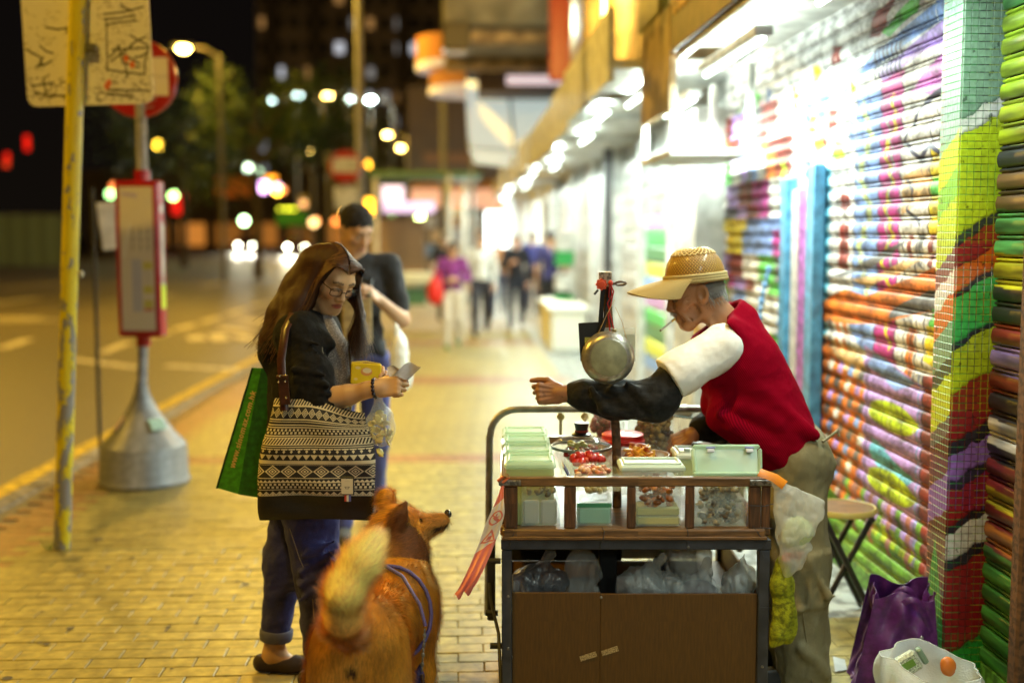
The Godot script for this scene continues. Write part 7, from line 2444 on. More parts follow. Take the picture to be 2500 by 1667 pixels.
	# black oversleeves
	var sleeve := mat(lin(0.013, 0.0125, 0.013), 0.8, {tex = tx.stain, bump = tx.fine, depth = 0.03, tri = 6.0, spec = 0.35, rim = 0.25})
	for k in 2:
		s = Sdf.new()
		var a: Vector3 = shl.lerp(el[0], 0.55) if k == 0 else sh[1].lerp(el[1], 0.6)
		var e: Vector3 = el[k]
		var w: Vector3 = wr[k]
		var lo: Vector3 = e + Vector3(0.02, -0.025, 0)
		s.chain([a, lo, lo.lerp(w, 0.45) + Vector3(0, -0.01, 0), lo.lerp(w, 0.8), w + (e - w).normalized() * 0.035], [0.055, 0.072, 0.064, 0.05, 0.029] if k == 0 else [0.06, 0.075, 0.07, 0.055, 0.028], 0.03)
		if k == 0:
			for q in [[Vector3(-0.08, 0.04, 0.045), Vector3(-0.0, -0.04, 0.068)], [Vector3(-0.13, 0.02, 0.04), Vector3(-0.04, -0.07, 0.06)], [Vector3(-0.2, 0.02, 0.035), Vector3(-0.16, -0.05, 0.05)], [Vector3(-0.16, -0.05, 0.05), Vector3(-0.08, -0.075, 0.045)]]:
				s.cap(e + q[0], e + q[1], 0.008, 0.012, 0.025)
			for j in 8:
				s.ell(w + (e - w).normalized() * 0.03 + Vector3(0, cos(j * 0.8) * 0.028, sin(j * 0.8) * 0.028), Vector3(0.01, 0.007, 0.007), Basis.IDENTITY, 0.006)
		s.noise = folds(12.0, 4)
		s.stretch = Vector3(0.6, 1.3, 1.2)
		s.amp = 0.008
		put(t, "oversleeve", s.build(0.0065), sleeve)
	# red ribbed vest
	s = Sdf.new()
	var ax := Vector3(-0.56, 0.83, 0).normalized()
	var e1 := Vector3(0.83, 0.56, 0)
	var tb := Basis(e1, ax, Vector3(0, 0, 1))
	s.ell(Vector3(0.80, 1.165, -4.21), Vector3(0.155, 0.2, 0.19), tb, 0.05)
	s.ell(Vector3(0.88, 1.02, -4.21), Vector3(0.15, 0.17, 0.185), tb, 0.06)
	s.ell(Vector3(0.955, 0.905, -4.2), Vector3(0.125, 0.125, 0.175), tb, 0.06)
	s.cap(Vector3(0.735, 1.285, -4.08), Vector3(0.775, 1.315, -4.32), 0.062, 0.062, 0.05)
	s.cap(Vector3(0.74, 0.985, -4.12), Vector3(0.93, 0.83, -4.1), 0.06, 0.05, 0.06)
	s.cap(Vector3(0.74, 1.0, -4.28), Vector3(0.93, 0.85, -4.3), 0.05, 0.05, 0.06)
	s.cap(Vector3(0.745, 1.365, -4.2), Vector3(0.79, 1.31, -4.2), 0.068, 0.085, 0.03)
	for q in [[0.72, 1.0, 0.98, 0.86, 0.016], [0.78, 1.03, 1.03, 0.94, 0.014], [0.76, 0.96, 0.95, 0.83, 0.014], [0.84, 1.1, 1.05, 0.93, 0.011], [0.9, 0.98, 1.03, 0.84, 0.012]]:  # drapes across the side
		s.cap(Vector3(q[0], q[1], -4.045), Vector3(q[2], q[3], -4.045), q[4], q[4] * 0.7, 0.035)
	s.cap(shl + Vector3(0.0, 0.02, -0.06), shl + Vector3(-0.06, -0.03, 0.2), 0.098, 0.1, 0.012, true)  # armhole
	s.cap(sh[1] + Vector3(0.0, 0.02, 0.06), sh[1] + Vector3(-0.06, -0.03, -0.2), 0.09, 0.1, 0.012, true)
	s.cap(hx * Vector3(0, -0.02, -0.045), Vector3(0.80, 1.27, -4.2), 0.057, 0.06, 0.01, true)
	s.cut(hx * Vector3(0, -0.125, -0.02), Vector3(-0.75, 0.85, 0), 0.01)
	s.cut(Vector3(0.985, 0.80, -4.2), Vector3(0.62, -1.0, 0.0), 0.012)
	s.noise = folds(6.0, 3)
	s.amp = 0.009
	m = s.build(0.0065)
	for j in m.v.size():
		var l := m.v[j] - Vector3(0.88, 1.02, -4.21)
		m.t[j] = Vector2(atan2(l.z, l.dot(e1)) * 0.17, l.dot(ax)) * 30.0
	var im := blank(64, 64)
	for x in 64:
		var g := 0.62 + 0.38 * absf(sin(PI * x / 64.0 * 6.0))
		for y in 64:
			var h := g - 0.06 * float((y / 4 + x / 5) % 2)
			im.set_pixel(x, y, Color(h, h, h))
	var rib := picture(im)
	put(t, "vest", m, mat(lin(0.33, 0.002, 0.018), 0.85, {tex = rib, bump = rib, depth = 0.15, spec = 0.1}))
	m = Mb.new()
	var ring := []
	for k in 25:
		var a := TAU * k / 24
		ring.append(shl + Vector3(0.035, 0.012, 0.008) + e1 * cos(a) * 0.094 * 0.8 + ax * sin(a) * 0.1 + Vector3(0, 0, 0.042 - 0.045 * sin(a) - 0.02 * cos(a)))
	# trousers
	s = Sdf.new()
	s.ell(Vector3(1.015, 0.84, -4.21), Vector3(0.125, 0.13, 0.17), Basis(Vector3.BACK, 0.45), 0.05)
	s.chain([Vector3(1.0, 0.8, -4.12), Vector3(1.01, 0.47, -4.1), Vector3(1.03, 0.07, -4.08)], [0.115, 0.098, 0.098], 0.06)
	s.chain([Vector3(1.03, 0.8, -4.3), Vector3(1.02, 0.47, -4.32), Vector3(1.05, 0.07, -4.34)], [0.11, 0.095, 0.095], 0.05)
	s.rbox(Vector3(1.055, 0.43, -4.02), Vector3(0.05, 0.1, 0.02), Basis(Vector3.UP, 0.5), 0.012, 0.012)
	s.cap(Vector3(1.0, 0.53, -3.99), Vector3(1.09, 0.38, -4.0), 0.008, 0.012, 0.02)
	s.cap(Vector3(0.99, 0.33, -3.99), Vector3(1.12, 0.37, -4.03), 0.006, 0.006, 0.01)
	s.cap(Vector3(1.0, 0.2, -3.98), Vector3(1.09, 0.1, -4.0), 0.012, 0.014, 0.03)
	s.cap(Vector3(1.06, 0.86, -4.07), Vector3(1.12, 0.82, -4.1), 0.02, 0.014, 0.02)
	s.noise = folds(8.0, 9)
	s.stretch = Vector3(1, 0.7, 1)
	s.amp = 0.014
	var khaki := mat(lin(0.31, 0.265, 0.14), 0.8, {tex = tx.speck, bump = noise_tex("weave", 0.25, 0.78, 1.0), depth = 0.04, tri = 8.0})
	put(t, "trousers", s.build(0.008), khaki)
	m = Mb.new()
	m.tube([Vector3(1.075, 0.905, -4.06), Vector3(1.135, 0.94, -4.09), Vector3(1.14, 0.92, -4.09)], 0.005, 6)
	put(t, "belt_loop", m, khaki)
	m = Mb.new()
	var seam := []
	for k in 12:
		seam.append(Vector3(1.0 + 0.004 * k, 0.34 - 0.028 * k, -4.005 + 0.014 + 0.0012 * k))
	m.tube(seam, 0.0022, 5)
	put(t, "leg_seam", m, khaki)
	for k in 2:
		s = Sdf.new()
		var a := Vector3(1.03, 0.05, -4.08 - 0.26 * k)
		s.cap(a + Vector3(0.03, 0, 0), a + Vector3(-0.15, -0.01, 0), 0.045, 0.038, 0.02)
		s.cut(Vector3(0, 0.004, 0), Vector3(0, -1, 0))
		put(t, "shoe", tint(s.build(0.008), Color(0.03, 0.025, 0.02)), mats.cloth)
	# woven cap
	var hat := Node3D.new()
	hat.name = "woven_cap"
	t.add_child(hat)
	var tilt := hb * Basis(Vector3(1, 0, 0), -0.2)
	hat.transform = t.transform.affine_inverse() * Transform3D(tilt, Vector3(0.643, 1.468, -4.2))
	m = Mb.new()
	m.grid(112, 26, func(u: float, v: float) -> Vector3:
		var a := u * TAU
		var b := v * PI * 0.49
		var r := 1.0 + 0.018 * sin(a * 28.0) * sin(v * 26.0 * PI) + 0.008 * sin(v * 52.0 * PI)
		return Vector3(sin(a) * 0.094 * cos(b) ** 0.75 * r, sin(b) * 0.105 * r, cos(a) * 0.107 * cos(b) ** 0.75 * r - 0.004))
	var wim := blank(128, 64)
	for y in 64:
		for x in 128:
			var over := (x / 8 + y / 8) % 2
			var g := 0.55 + 0.4 * absf(sin(PI * (float(x % 8) + 0.5) / 8.0)) * (0.6 + 0.4 * absf(sin(PI * (float(y % 8) + 0.5) / 8.0)))
			g *= 1.0 if over else 0.72
			wim.set_pixel(x, y, Color(g, g * (0.93 + 0.05 * hsh(x / 8 + 17.0 * (y / 8))), g * 0.9))
	var wt := picture(wim)
	m.face_out(func(p: Vector3) -> Vector3: return p)
	part("dome", m, mat(lin(0.72, 0.41, 0.045), 0.5, {tex = wt, bump = wt, depth = 0.25, uv = Vector3(7, 3, 1), coat = 0.2}), hat)
	m = Mb.new()
	for k in 26:  # open lattice strips over the top
		for sgn in [-1.0, 1.0]:
			var pts := []
			for j in 5:
				var b := PI * (0.27 + 0.035 * j)
				var a: float = TAU * k / 26 + sgn * 0.14 * j
				pts.append(Vector3(sin(a) * 0.096 * cos(b) ** 0.75, sin(b) * 0.1075, cos(a) * 0.109 * cos(b) ** 0.75 - 0.004))
			m.tube(pts, 0.0022, 5)
	part("lattice", m, mat(lin(0.7, 0.5, 0.2), 0.45), hat)
	var straw := mat(lin(0.62, 0.47, 0.19), 0.75, {tex = noise_tex("straw", 0.12, 0.6, 1.05), bump = tx.fine, depth = 0.12, tri = 22.0})
	m = Mb.new()
	ring = []
	for k in 49:
		var a := TAU * k / 48
		ring.append(Vector3(sin(a) * 0.096, 0.0, cos(a) * 0.108 - 0.004))
	for k in 3:
		var r2 := []
		for p in ring:
			r2.append(Vector3(p.x * (1.0 + 0.012 * k), 0.008 - k * 0.009, p.z * (1.0 + 0.012 * k)))
		m.tube(r2, 0.0075, 8, false)
	part("band", m, straw, hat)
	m = Mb.new()
	m.grid(28, 14, func(u: float, v: float) -> Vector3:
		var a := lerpf(-1.35, 1.35, u)
		var reach := 0.13 * cos(a * 1.02) ** 0.55 * v
		var x := sin(a) * (0.098 + reach * 0.25)
		return Vector3(x, -0.004 - 0.03 * v - 2.6 * x * x * v + 0.012 * v * (1.0 - v) * 4.0 * 0.3, cos(a) * 0.109 + reach), 0.006)
	part("brim", m, straw, hat)
	m = Mb.new()
	for k in 150:
		var u := k / 149.0
		var a := lerpf(-1.3, 1.3, u)
		var reach := 0.13 * cos(a * 1.02) ** 0.55
		var x := sin(a) * (0.098 + reach * 0.25)
		var p := Vector3(x, -0.036 - 2.6 * x * x, cos(a) * 0.109 + reach)
		m.blade(p, p + Vector3(sin(a) * 0.007, rng.randfn() * 0.003, 0.007), Vector3(0.0014, 0, 0), Vector3(0, 0.7, 0.7))
	part("frayed_edge", m, straw, hat)
	# cigarette
	var cg := thing("cigarette", "burning cigarette between the vendor's lips", "cigarette", Vector3(0.545, 1.315, -4.165))
	m = Mb.new()
	var c0 := hx * Vector3(0.012, -0.064, 0.092)
	var c1 := c0 + Vector3(-0.052, -0.04, 0.015)
	m.tube([c0.lerp(c1, 0.28), c1], 0.0038, 10)
	put(cg, "paper", m, mats.white_paint)
	m = Mb.new()
	m.tube([c0, c0.lerp(c1, 0.28)], 0.0039, 10)
	put(cg, "filter", m, mat(lin(0.6, 0.4, 0.06), 0.6))
	m = Mb.new()
	m.tube([c1, c1.lerp(c0, -0.08)], [0.0037, 0.003], 8)
	put(cg, "ash", m, mat(lin(0.1, 0.1, 0.1), 0.9))


func tote_tex() -> ImageTexture:
	var w := 512
	var h := 512
	var cream := lin(0.62, 0.54, 0.36)
	var ink := lin(0.012, 0.011, 0.014)
	var im := blank(w, h, cream)
	var bar := func(y0: int, y1: int, c: Color) -> void: im.fill_rect(Rect2i(0, y0, w, y1 - y0), c)
	var slants := func(y0: int, y1: int, step: int) -> void:
		for k in range(-2, w / step + 2):
			poly(im, [Vector2(k * step, y1), Vector2(k * step + step * 0.5, y1), Vector2(k * step + step * 1.5, y0), Vector2(k * step + step, y0)], ink)
	var checks := func(y0: int) -> void:
		bar.call(y0, y0 + 34, ink)
		for r in 2:
			for k in 26:
				im.fill_rect(Rect2i(k * 20 + r * 10, y0 + 4 + r * 14, 11, 11), cream)
	var tris := func(y0: int, y1: int, step: int, c: Color) -> void:
		for k in w / step + 1:
			poly(im, [Vector2(k * step, y0), Vector2((k + 1) * step, y0), Vector2((k + 0.5) * step, y1)], c)
	var diamonds := func(y0: int, y1: int, step: int) -> void:
		var mid := (y0 + y1) * 0.5
		var hh := (y1 - y0) * 0.5
		bar.call(y0, y1, ink)
		for k in w / step + 1:
			var x := k * step
			for q in [[1.0, cream], [0.76, ink], [0.56, cream], [0.36, ink], [0.2, cream]]:
				var r: float = q[0]
				poly(im, [Vector2(x - step * 0.5 * r, mid), Vector2(x, mid - hh * r), Vector2(x + step * 0.5 * r, mid), Vector2(x, mid + hh * r)], q[1])
	slants.call(0, 28, 16)
	bar.call(36, 92, ink)
	diamonds.call(40, 88, 38)
	bar.call(98, 104, ink)
	bar.call(108, 118, ink)
	bar.call(124, 130, ink)
	checks.call(136)
	bar.call(176, 180, ink)
	slants.call(184, 212, 15)
	bar.call(216, 222, ink)
	bar.call(226, 290, ink)
	tris.call(232, 256, 34, cream)
	tris.call(238, 248, 17, ink)
	tris.call(262, 288, 34, cream)
	bar.call(308, 312, ink)
	diamonds.call(314, 374, 72)
	bar.call(378, 384, ink)
	tris.call(384, 394, 20, ink)
	checks.call(398)
	bar.call(436, 500, ink)
	for r in 3:
		for k in 18:
			stroke(im, [Vector2(k * 30 - 2, 494 - r * 16), Vector2(k * 30 + 15, 462 - r * 8), Vector2(k * 30 + 32, 494 - r * 16)], 6.0, cream)
	return picture(im)


func build_woman() -> void:
	var t := thing("woman_shopper", "long haired woman with glasses in black jacket and jeans looking down at a purse", "person", Vector3(-0.75, 0, -4.22))
	var skin := Color(0.66, 0.39, 0.2)
	var f := Vector3(0.55, -0.5, 0.66).normalized()
	var up := (Vector3(0.42, 0.84, 0.3) - f * f.dot(Vector3(0.42, 0.84, 0.3))).normalized()
	var hb := Basis(up.cross(f), up, f)
	var hx := Transform3D(hb, Vector3(-0.645, 1.462, -4.255))
	var s := Sdf.new()
	head_shape(s, hx, {size = 0.97, ears = false})
	s.cap(hx * Vector3(0, -0.05, -0.04), Vector3(-0.725, 1.29, -4.27), 0.047, 0.055, 0.02)
	var m := s.build(0.0038)
	m.paint(face_tint(hx, 0.97, skin, {lip = Color(0.42, 0.11, 0.08), brow = Color(0.06, 0.035, 0.02)}))
	var el := Vector3(-0.665, 1.045, -4.05)
	var wr := Vector3(-0.462, 1.1, -4.0)
	s = Sdf.new()
	s.cap(el, wr, 0.042, 0.026, 0.02)
	s.cap(el + Vector3(0.05, 0.012, 0.01), el.lerp(wr, 0.5), 0.04, 0.034, 0.02)
	hand_shape(s, frame(wr, Vector3(1, 0.12, 0.1), Vector3(0.1, 0.35, 0.9), true), [[0.9, 1.2, 0.7], [1.0, 1.25, 0.7], [1.1, 1.3, 0.7], [1.2, 1.3, 0.7]], [Vector3(0.85, -0.35, 0.5), Vector3(0.95, -0.4, 0.1), Vector3(0.95, -0.3, -0.1)], 0.92)
	m.join(tint(s.build(0.0034), Color(0.56, 0.33, 0.17)))
	var wl := Vector3(-0.545, 1.115, -4.2)
	s = Sdf.new()
	s.cap(wl + Vector3(-0.14, -0.01, -0.05), wl, 0.036, 0.025, 0.02)
	hand_shape(s, frame(wl, Vector3(0.9, 0.25, 0.25), Vector3(-0.1, 0.6, -0.8)), [[0.5, 0.9, 0.6], [0.6, 0.9, 0.6], [0.7, 0.9, 0.6], [0.8, 0.9, 0.6]], [Vector3(0.8, -0.1, 0.6), Vector3(0.9, -0.3, 0.2), Vector3(0.9, -0.3, 0)], 0.92)
	m.join(tint(s.build(0.004), Color(0.54, 0.3, 0.16)))
	var ank := [Vector3(-0.885, 0.085, -4.3), Vector3(-0.69, 0.085, -4.14)]
	for a in ank:
		s = Sdf.new()
		s.cap(a + Vector3(0.01, 0.12, 0), a, 0.04, 0.033, 0.02)
		s.cap(a, a + Vector3(-0.02, -0.05, 0), 0.034, 0.032, 0.03)
		s.cap(a + Vector3(0, -0.03, 0), a + Vector3(0.1, -0.062, 0.01), 0.032, 0.022, 0.03)
		m.join(tint(s.build(0.006), Color(0.5, 0.28, 0.14)))
	put(t, "body", m, mats.skin)
	# glasses
	m = Mb.new()
	var G := func(a: float, b: float, c: float) -> Vector3: return hx * (Vector3(a, b, c) * 0.97)
	for e in [-1.0, 1.0]:
		var ring := []
		for k in 25:
			var a := TAU * k / 24
			var cx := signf(cos(a)) * absf(cos(a)) ** 0.6
			var cyy := signf(sin(a)) * absf(sin(a)) ** 0.6
			ring.append(G.call(0.033 * e + cx * 0.0235, -0.004 + cyy * 0.0155, 0.098 - 0.006 * absf(0.033 + cx * 0.0235 * e) / 0.05))
		m.tube(ring, 0.0017, 6, false)
		m.tube([G.call(0.056 * e, 0.006, 0.093), G.call(0.068 * e, 0.008, 0.075), G.call(0.076 * e, 0.006, 0.0)], 0.0019, 6)
	m.tube([G.call(-0.01, -0.001, 0.1), G.call(0, 0.002, 0.103), G.call(0.01, -0.001, 0.1)], 0.0017, 6)
	put(t, "glasses_frame", m, mat(lin(0.035, 0.016, 0.012), 0.25))
	for e in [-1.0, 1.0]:
		m = Mb.new()
		m.lathe([Vector2(0, 0.0012), Vector2(0.017, 0.0012), Vector2(0.0215, 0.0)], 20, Transform3D(hb * Basis(Vector3(1, 0, 0), PI / 2) * Basis.from_scale(Vector3(1.05, 1, 0.68)), G.call(0.033 * e, -0.004, 0.0945)))
		put(t, "lens", m, mat(Color(1, 1, 1, 0.04), 0.05, {clear = true}))
	# jacket
	s = Sdf.new()
	s.ell(Vector3(-0.74, 1.14, -4.25), Vector3(0.135, 0.21, 0.15), Basis.IDENTITY, 0.05)
	s.ell(Vector3(-0.745, 0.94, -4.23), Vector3(0.135, 0.2, 0.15), Basis.IDENTITY, 0.06)
	s.cap(Vector3(-0.755, 1.285, -4.12), Vector3(-0.73, 1.3, -4.38), 0.062, 0.062, 0.05)
	s.cap(Vector3(-0.745, 1.265, -4.12), Vector3(-0.70, 1.14, -4.07), 0.078, 0.074, 0.04)
	s.cap(Vector3(-0.70, 1.14, -4.07), el + Vector3(0.0, -0.01, 0), 0.076, 0.072, 0.03)
	s.cap(el + Vector3(-0.05, 0.03, 0), el + Vector3(0.02, -0.045, 0.0), 0.062, 0.052, 0.03)
	s.cap(el + Vector3(-0.02, -0.08, 0.0), el + Vector3(0.0, 0.0, 0.0), 0.035, 0.05, 0.04)
	for k in 6:
		s.cap(el + Vector3(-0.08 + 0.014 * k, 0.12 - 0.034 * k, 0.055), el + Vector3(0.03 + 0.008 * k, 0.1 - 0.034 * k, 0.055), 0.01, 0.007, 0.02)
	for k in 5:
		s.cap(Vector3(-0.77, 1.27 - 0.022 * k, -4.05), Vector3(-0.66, 1.245 - 0.024 * k, -4.03), 0.005, 0.005, 0.015)
	s.cap(Vector3(-0.70, 1.26, -4.38), Vector3(-0.64, 1.06, -4.38), 0.07, 0.062, 0.04)
	s.cap(Vector3(-0.64, 1.06, -4.38), Vector3(-0.6, 1.1, -4.28), 0.06, 0.05, 0.03)
	s.ell(Vector3(-0.85, 1.23, -4.25), Vector3(0.06, 0.09, 0.1), Basis(Vector3.BACK, -0.3), 0.04)  # hood at the back
	s.cap(Vector3(-0.75, 1.335, -4.17), Vector3(-0.64, 1.24, -4.12), 0.035, 0.028, 0.03)
	s.cap(Vector3(-0.74, 1.34, -4.34), Vector3(-0.62, 1.22, -4.3), 0.035, 0.026, 0.03)
	s.cap(Vector3(-0.56, 1.28, -4.2), Vector3(-0.56, 0.9, -4.17), 0.045, 0.05, 0.02, true)
	s.noise = folds(11.0, 6)
	s.amp = 0.009
	put(t, "jacket", s.build(0.0065), mat(lin(0.014, 0.0135, 0.014), 0.88, {tex = tx.soft, bump = tx.fine, depth = 0.03, tri = 9.0, rim = 0.2, spec = 0.3}))
	s = Sdf.new()
	s.ell(Vector3(-0.665, 1.1, -4.22), Vector3(0.105, 0.2, 0.11), Basis.IDENTITY, 0.03)
	s.cap(Vector3(-0.69, 1.26, -4.22), Vector3(-0.68, 1.29, -4.24), 0.06, 0.05, 0.03)
	put(t, "blouse", s.build(0.01), mat(lin(0.55, 0.46, 0.42), 0.8, {tex = noise_tex("print", 0.1, 0.3, 1.0, 256, FastNoiseLite.TYPE_CELLULAR, 1), tri = 9.0}))
	m = Mb.new()
	m.tube([Vector3(-0.575, 1.23, -4.165), Vector3(-0.563, 1.12, -4.135), Vector3(-0.567, 0.98, -4.12)], 0.004, 6)
	m.tube([Vector3(-0.665, 1.285, -4.105), Vector3(-0.655, 1.22, -4.075), Vector3(-0.645, 1.19, -4.07), Vector3(-0.655, 1.18, -4.072)], 0.003, 5)
	put(t, "zip_and_drawcord", m, mat(lin(0.14, 0.12, 0.08), 0.4, {metal = 0.4}))
	# jeans with rolled cuffs
	s = Sdf.new()
	s.ell(Vector3(-0.755, 0.78, -4.22), Vector3(0.14, 0.14, 0.155), Basis.IDENTITY, 0.05)
	s.chain([Vector3(-0.775, 0.74, -4.3), Vector3(-0.84, 0.42, -4.31), ank[0] + Vector3(0.005, 0.06, 0)], [0.105, 0.074, 0.052], 0.05)
	s.chain([Vector3(-0.73, 0.74, -4.15), Vector3(-0.69, 0.42, -4.13), ank[1] + Vector3(0, 0.05, 0)], [0.115, 0.078, 0.056], 0.05)
	for k in 4:
		s.cap(Vector3(-0.79, 0.42 - 0.03 * k, -4.235), Vector3(-0.9, 0.39 - 0.03 * k, -4.27), 0.008, 0.006, 0.02)
		s.cap(Vector3(-0.62, 0.56 - 0.04 * k, -4.05), Vector3(-0.74, 0.5 - 0.05 * k, -4.04), 0.008, 0.006, 0.025)
	s.noise = folds(10.0, 8)
	s.amp = 0.01
	s.cut(ank[0] + Vector3(0, 0.035, 0), Vector3(0, -1, 0))
	var denim := mat(lin(0.028, 0.03, 0.17), 0.78, {tex = noise_tex("denim", 0.16, 0.6, 1.15), bump = tx.fine, depth = 0.05, tri = 6.0, rim = 0.2})
	put(t, "jeans", s.build(0.008), denim)
	for a in ank:
		m = Mb.new()
		m.lathe([Vector2(0.05, 0.0), Vector2(0.056, 0.003), Vector2(0.059, 0.02), Vector2(0.059, 0.04), Vector2(0.055, 0.045), Vector2(0.048, 0.044)], 28, Transform3D(Basis(Vector3.BACK, -0.08) * Basis.from_scale(Vector3(1.05, 1, 1)), a + Vector3(0.006, 0.032, 0)))
		put(t, "rolled_cuff", m, mat(lin(0.12, 0.12, 0.2), 0.8, {tex = tx.speck, tri = 12.0}))
	m = Mb.new()
	m.tube([Vector3(-0.775, 0.6, -4.06), Vector3(-0.74, 0.5, -4.045), Vector3(-0.70, 0.4, -4.05), Vector3(-0.69, 0.2, -4.065)], 0.0018, 5)
	m.tube([Vector3(-0.80, 0.42, -4.238), Vector3(-0.845, 0.28, -4.25), Vector3(-0.868, 0.14, -4.25)], 0.0018, 5)
	put(t, "seam_stitching", m, mat(lin(0.2, 0.16, 0.14), 0.7))
	for k in 2:
		s = Sdf.new()
		var a: Vector3 = ank[k] + Vector3(0, -0.085, 0)
		s.cap(a + Vector3(-0.045, 0.032, 0), a + Vector3(0.06, 0.022, 0.01), 0.036, 0.034, 0.02)
		s.cap(a + Vector3(0.06, 0.022, 0.01), a + Vector3(0.15, 0.02, 0.015), 0.036, 0.026, 0.02)
		s.cap(a + Vector3(0.07, 0.05, 0.01), a + Vector3(0.1, 0.044, 0.012), 0.018, 0.012, 0.015)
		s.cap(a + Vector3(-0.03, 0.085, 0), a + Vector3(0.045, 0.075, 0.004), 0.034, 0.03, 0.01, true)
		s.cut(Vector3(0, 0.003, 0), Vector3(0, -1, 0))
		put(t, "shoe", tint(s.build(0.005), Color(0.035, 0.018, 0.014)), mats.cloth)
	# hair: a mass with strands over it
	var col := Color(0.046, 0.019, 0.007)
	s = Sdf.new()
	s.ell(hx * Vector3(0, 0.032, -0.02), Vector3(0.077, 0.086, 0.096), hb, 0.02)
	s.chain([hx * Vector3(-0.05, 0.02, -0.05), Vector3(-0.755, 1.42, -4.25), Vector3(-0.81, 1.33, -4.22), Vector3(-0.85, 1.25, -4.2), Vector3(-0.835, 1.2, -4.17)], [0.07, 0.068, 0.06, 0.04, 0.02], 0.04)
	s.chain([hx * Vector3(-0.074, 0.0, 0.005), Vector3(-0.755, 1.38, -4.17), Vector3(-0.79, 1.28, -4.13), Vector3(-0.785, 1.2, -4.09)], [0.026, 0.036, 0.035, 0.012], 0.03)
	s.chain([hx * Vector3(0.074, 0.04, 0.035), hx * Vector3(0.078, -0.03, 0.045), Vector3(-0.545, 1.33, -4.22), Vector3(-0.56, 1.26, -4.18), Vector3(-0.555, 1.2, -4.17)], [0.02, 0.022, 0.018, 0.015, 0.006], 0.03)
	s.ell(hx * Vector3(0.0, -0.022, 0.1), Vector3(0.069, 0.126, 0.082), hb, 0.012, true)
	s.noise = folds(28.0, 2)
	s.stretch = Vector3(1, 0.3, 1)
	s.amp = 0.003
	m = s.build(0.0055)
	tint(m, col)
	for k in 1700:
		var e := -1.0 if rng.randf() < 0.52 else 1.0
		var u := rng.randf()
		var z0 := lerpf(0.078, -0.1, u)
		var p0 := hx * (Vector3(0.004 * e, 0.032 + 0.09 * sqrt(maxf(0.0, 1.0 - ((z0 + 0.016) / 0.102) ** 2)), z0) + Vector3(0, rng.randf_range(-0.002, 0.003), 0))
		var p1 := hx * Vector3(0.062 * e, 0.1 - 0.03 * u, z0 * 0.9 + 0.004)
		var p2 := hx * Vector3(0.088 * e, 0.02, 0.045 - 0.14 * u)
		var p3: Vector3
		var p4: Vector3
		if e < 0.0:
			p3 = Vector3(-0.70 - 0.1 * u, 1.42 - 0.05 * rng.randf(), -4.16 - 0.02 * u + rng.randfn() * 0.008)
			p4 = Vector3(-0.765 - 0.12 * u + rng.randfn() * 0.02, 1.24 + 0.05 * rng.randfn() * 0.6, -4.08 - 0.1 * u)
		else:
			p3 = Vector3(-0.54 + rng.randfn() * 0.006, 1.36, -4.2 + rng.randfn() * 0.01)
			p4 = Vector3(-0.545 + rng.randfn() * 0.025, 1.2 + 0.03 * rng.randfn(), -4.15 + rng.randfn() * 0.015)
		var cv := Curve3D.new()
		var raw := [p0, p1, p2, p3, p4]
		for j in 5:
			var tan_: Vector3 = (raw[mini(j + 1, 4)] - raw[maxi(j - 1, 0)]) * 0.2
			cv.add_point(raw[j], -tan_, tan_)
		var pts := []
		for j in 11:
			pts.append(cv.sample_baked(cv.get_baked_length() * j / 10.0))
		var g := rng.randf_range(0.7, 2.6)
		m.col = Color(col.r * g, col.g * g, col.b * g)
		m.ribbon(pts, rng.randf_range(0.0009, 0.0022), (hx.basis * Vector3(e, 0.6, 0.4) + Vector3(0, 0, 0.5)).normalized(), 0.35)
	for k in 40:
		var p := Vector3(-0.70, 1.5, -4.24) + Vector3(rng.randfn() * 0.06, rng.randfn() * 0.05, rng.randfn() * 0.03)
		p = hx.origin + (p - hx.origin).normalized() * 0.105
		m.ribbon([p, p + Vector3(-0.02, 0.012 * rng.randf(), 0), p + Vector3(-0.045, -0.02 + 0.02 * rng.randf(), 0)], 0.0006, Vector3(0, 0, 1), 0.3)
	put(t, "hair", m, mat(Color(1, 1, 1), 0.58, {vc = true, spec = 0.35}))
	m = Mb.new()
	for k in 14:
		var a := TAU * k / 14
		var fr := frame(wr, Vector3(1, 0.12, 0.1), Vector3(0.1, 0.35, 0.9))
		m.ell(fr * Vector3(-0.005, cos(a) * 0.03, sin(a) * 0.03), Vector3.ONE * 0.0068, Basis.IDENTITY, 8, 6)
	tag(put(thing("bead_bracelet", "dark bead bracelet on the woman's near wrist", "bracelet", wr), "beads", m, mat(lin(0.02, 0.012, 0.025), 0.25)), "")
	# what she holds
	var nt := thing("banknotes", "small folded banknotes sticking out of the woman's near hand", "banknote", Vector3(-0.385, 1.16, -4.0))
	for k in 2:
		m = Mb.new()
		m.grid(5, 5, func(u: float, v: float) -> Vector3: return Vector3(-0.412 + u * 0.06 + v * (0.045 - 0.06 * k), 1.135 + v * 0.045 - 0.012 * k + 0.008 * sin(u * 5.0), -4.0 - 0.012 * k + 0.012 * sin(u * 4.0 + v * 3.0 + k)))
		put(nt, "note", m, mat(lin(0.8, 0.76, 0.8), 0.6, {tex = tx.speck, tri = 20.0}))
	var im := blank(96, 64, lin(0.72, 0.56, 0.02))
	for q in [[50, 40, 20, 14, 0.62, 0.3, 0.1], [52, 44, 15, 9, 0.72, 0.66, 0.5], [80, 18, 7, 6, 0.7, 0.25, 0.05], [14, 14, 7, 4, 0.75, 0.62, 0.3], [20, 52, 9, 5, 0.7, 0.6, 0.3]]:
		disc(im, Vector2(q[0], q[1]), q[2], q[3], lin(q[4], q[5], q[6]))
	var pu := thing("yellow_purse", "small bright yellow printed purse held open in the woman's far hand", "purse", Vector3(-0.51, 1.135, -4.12))
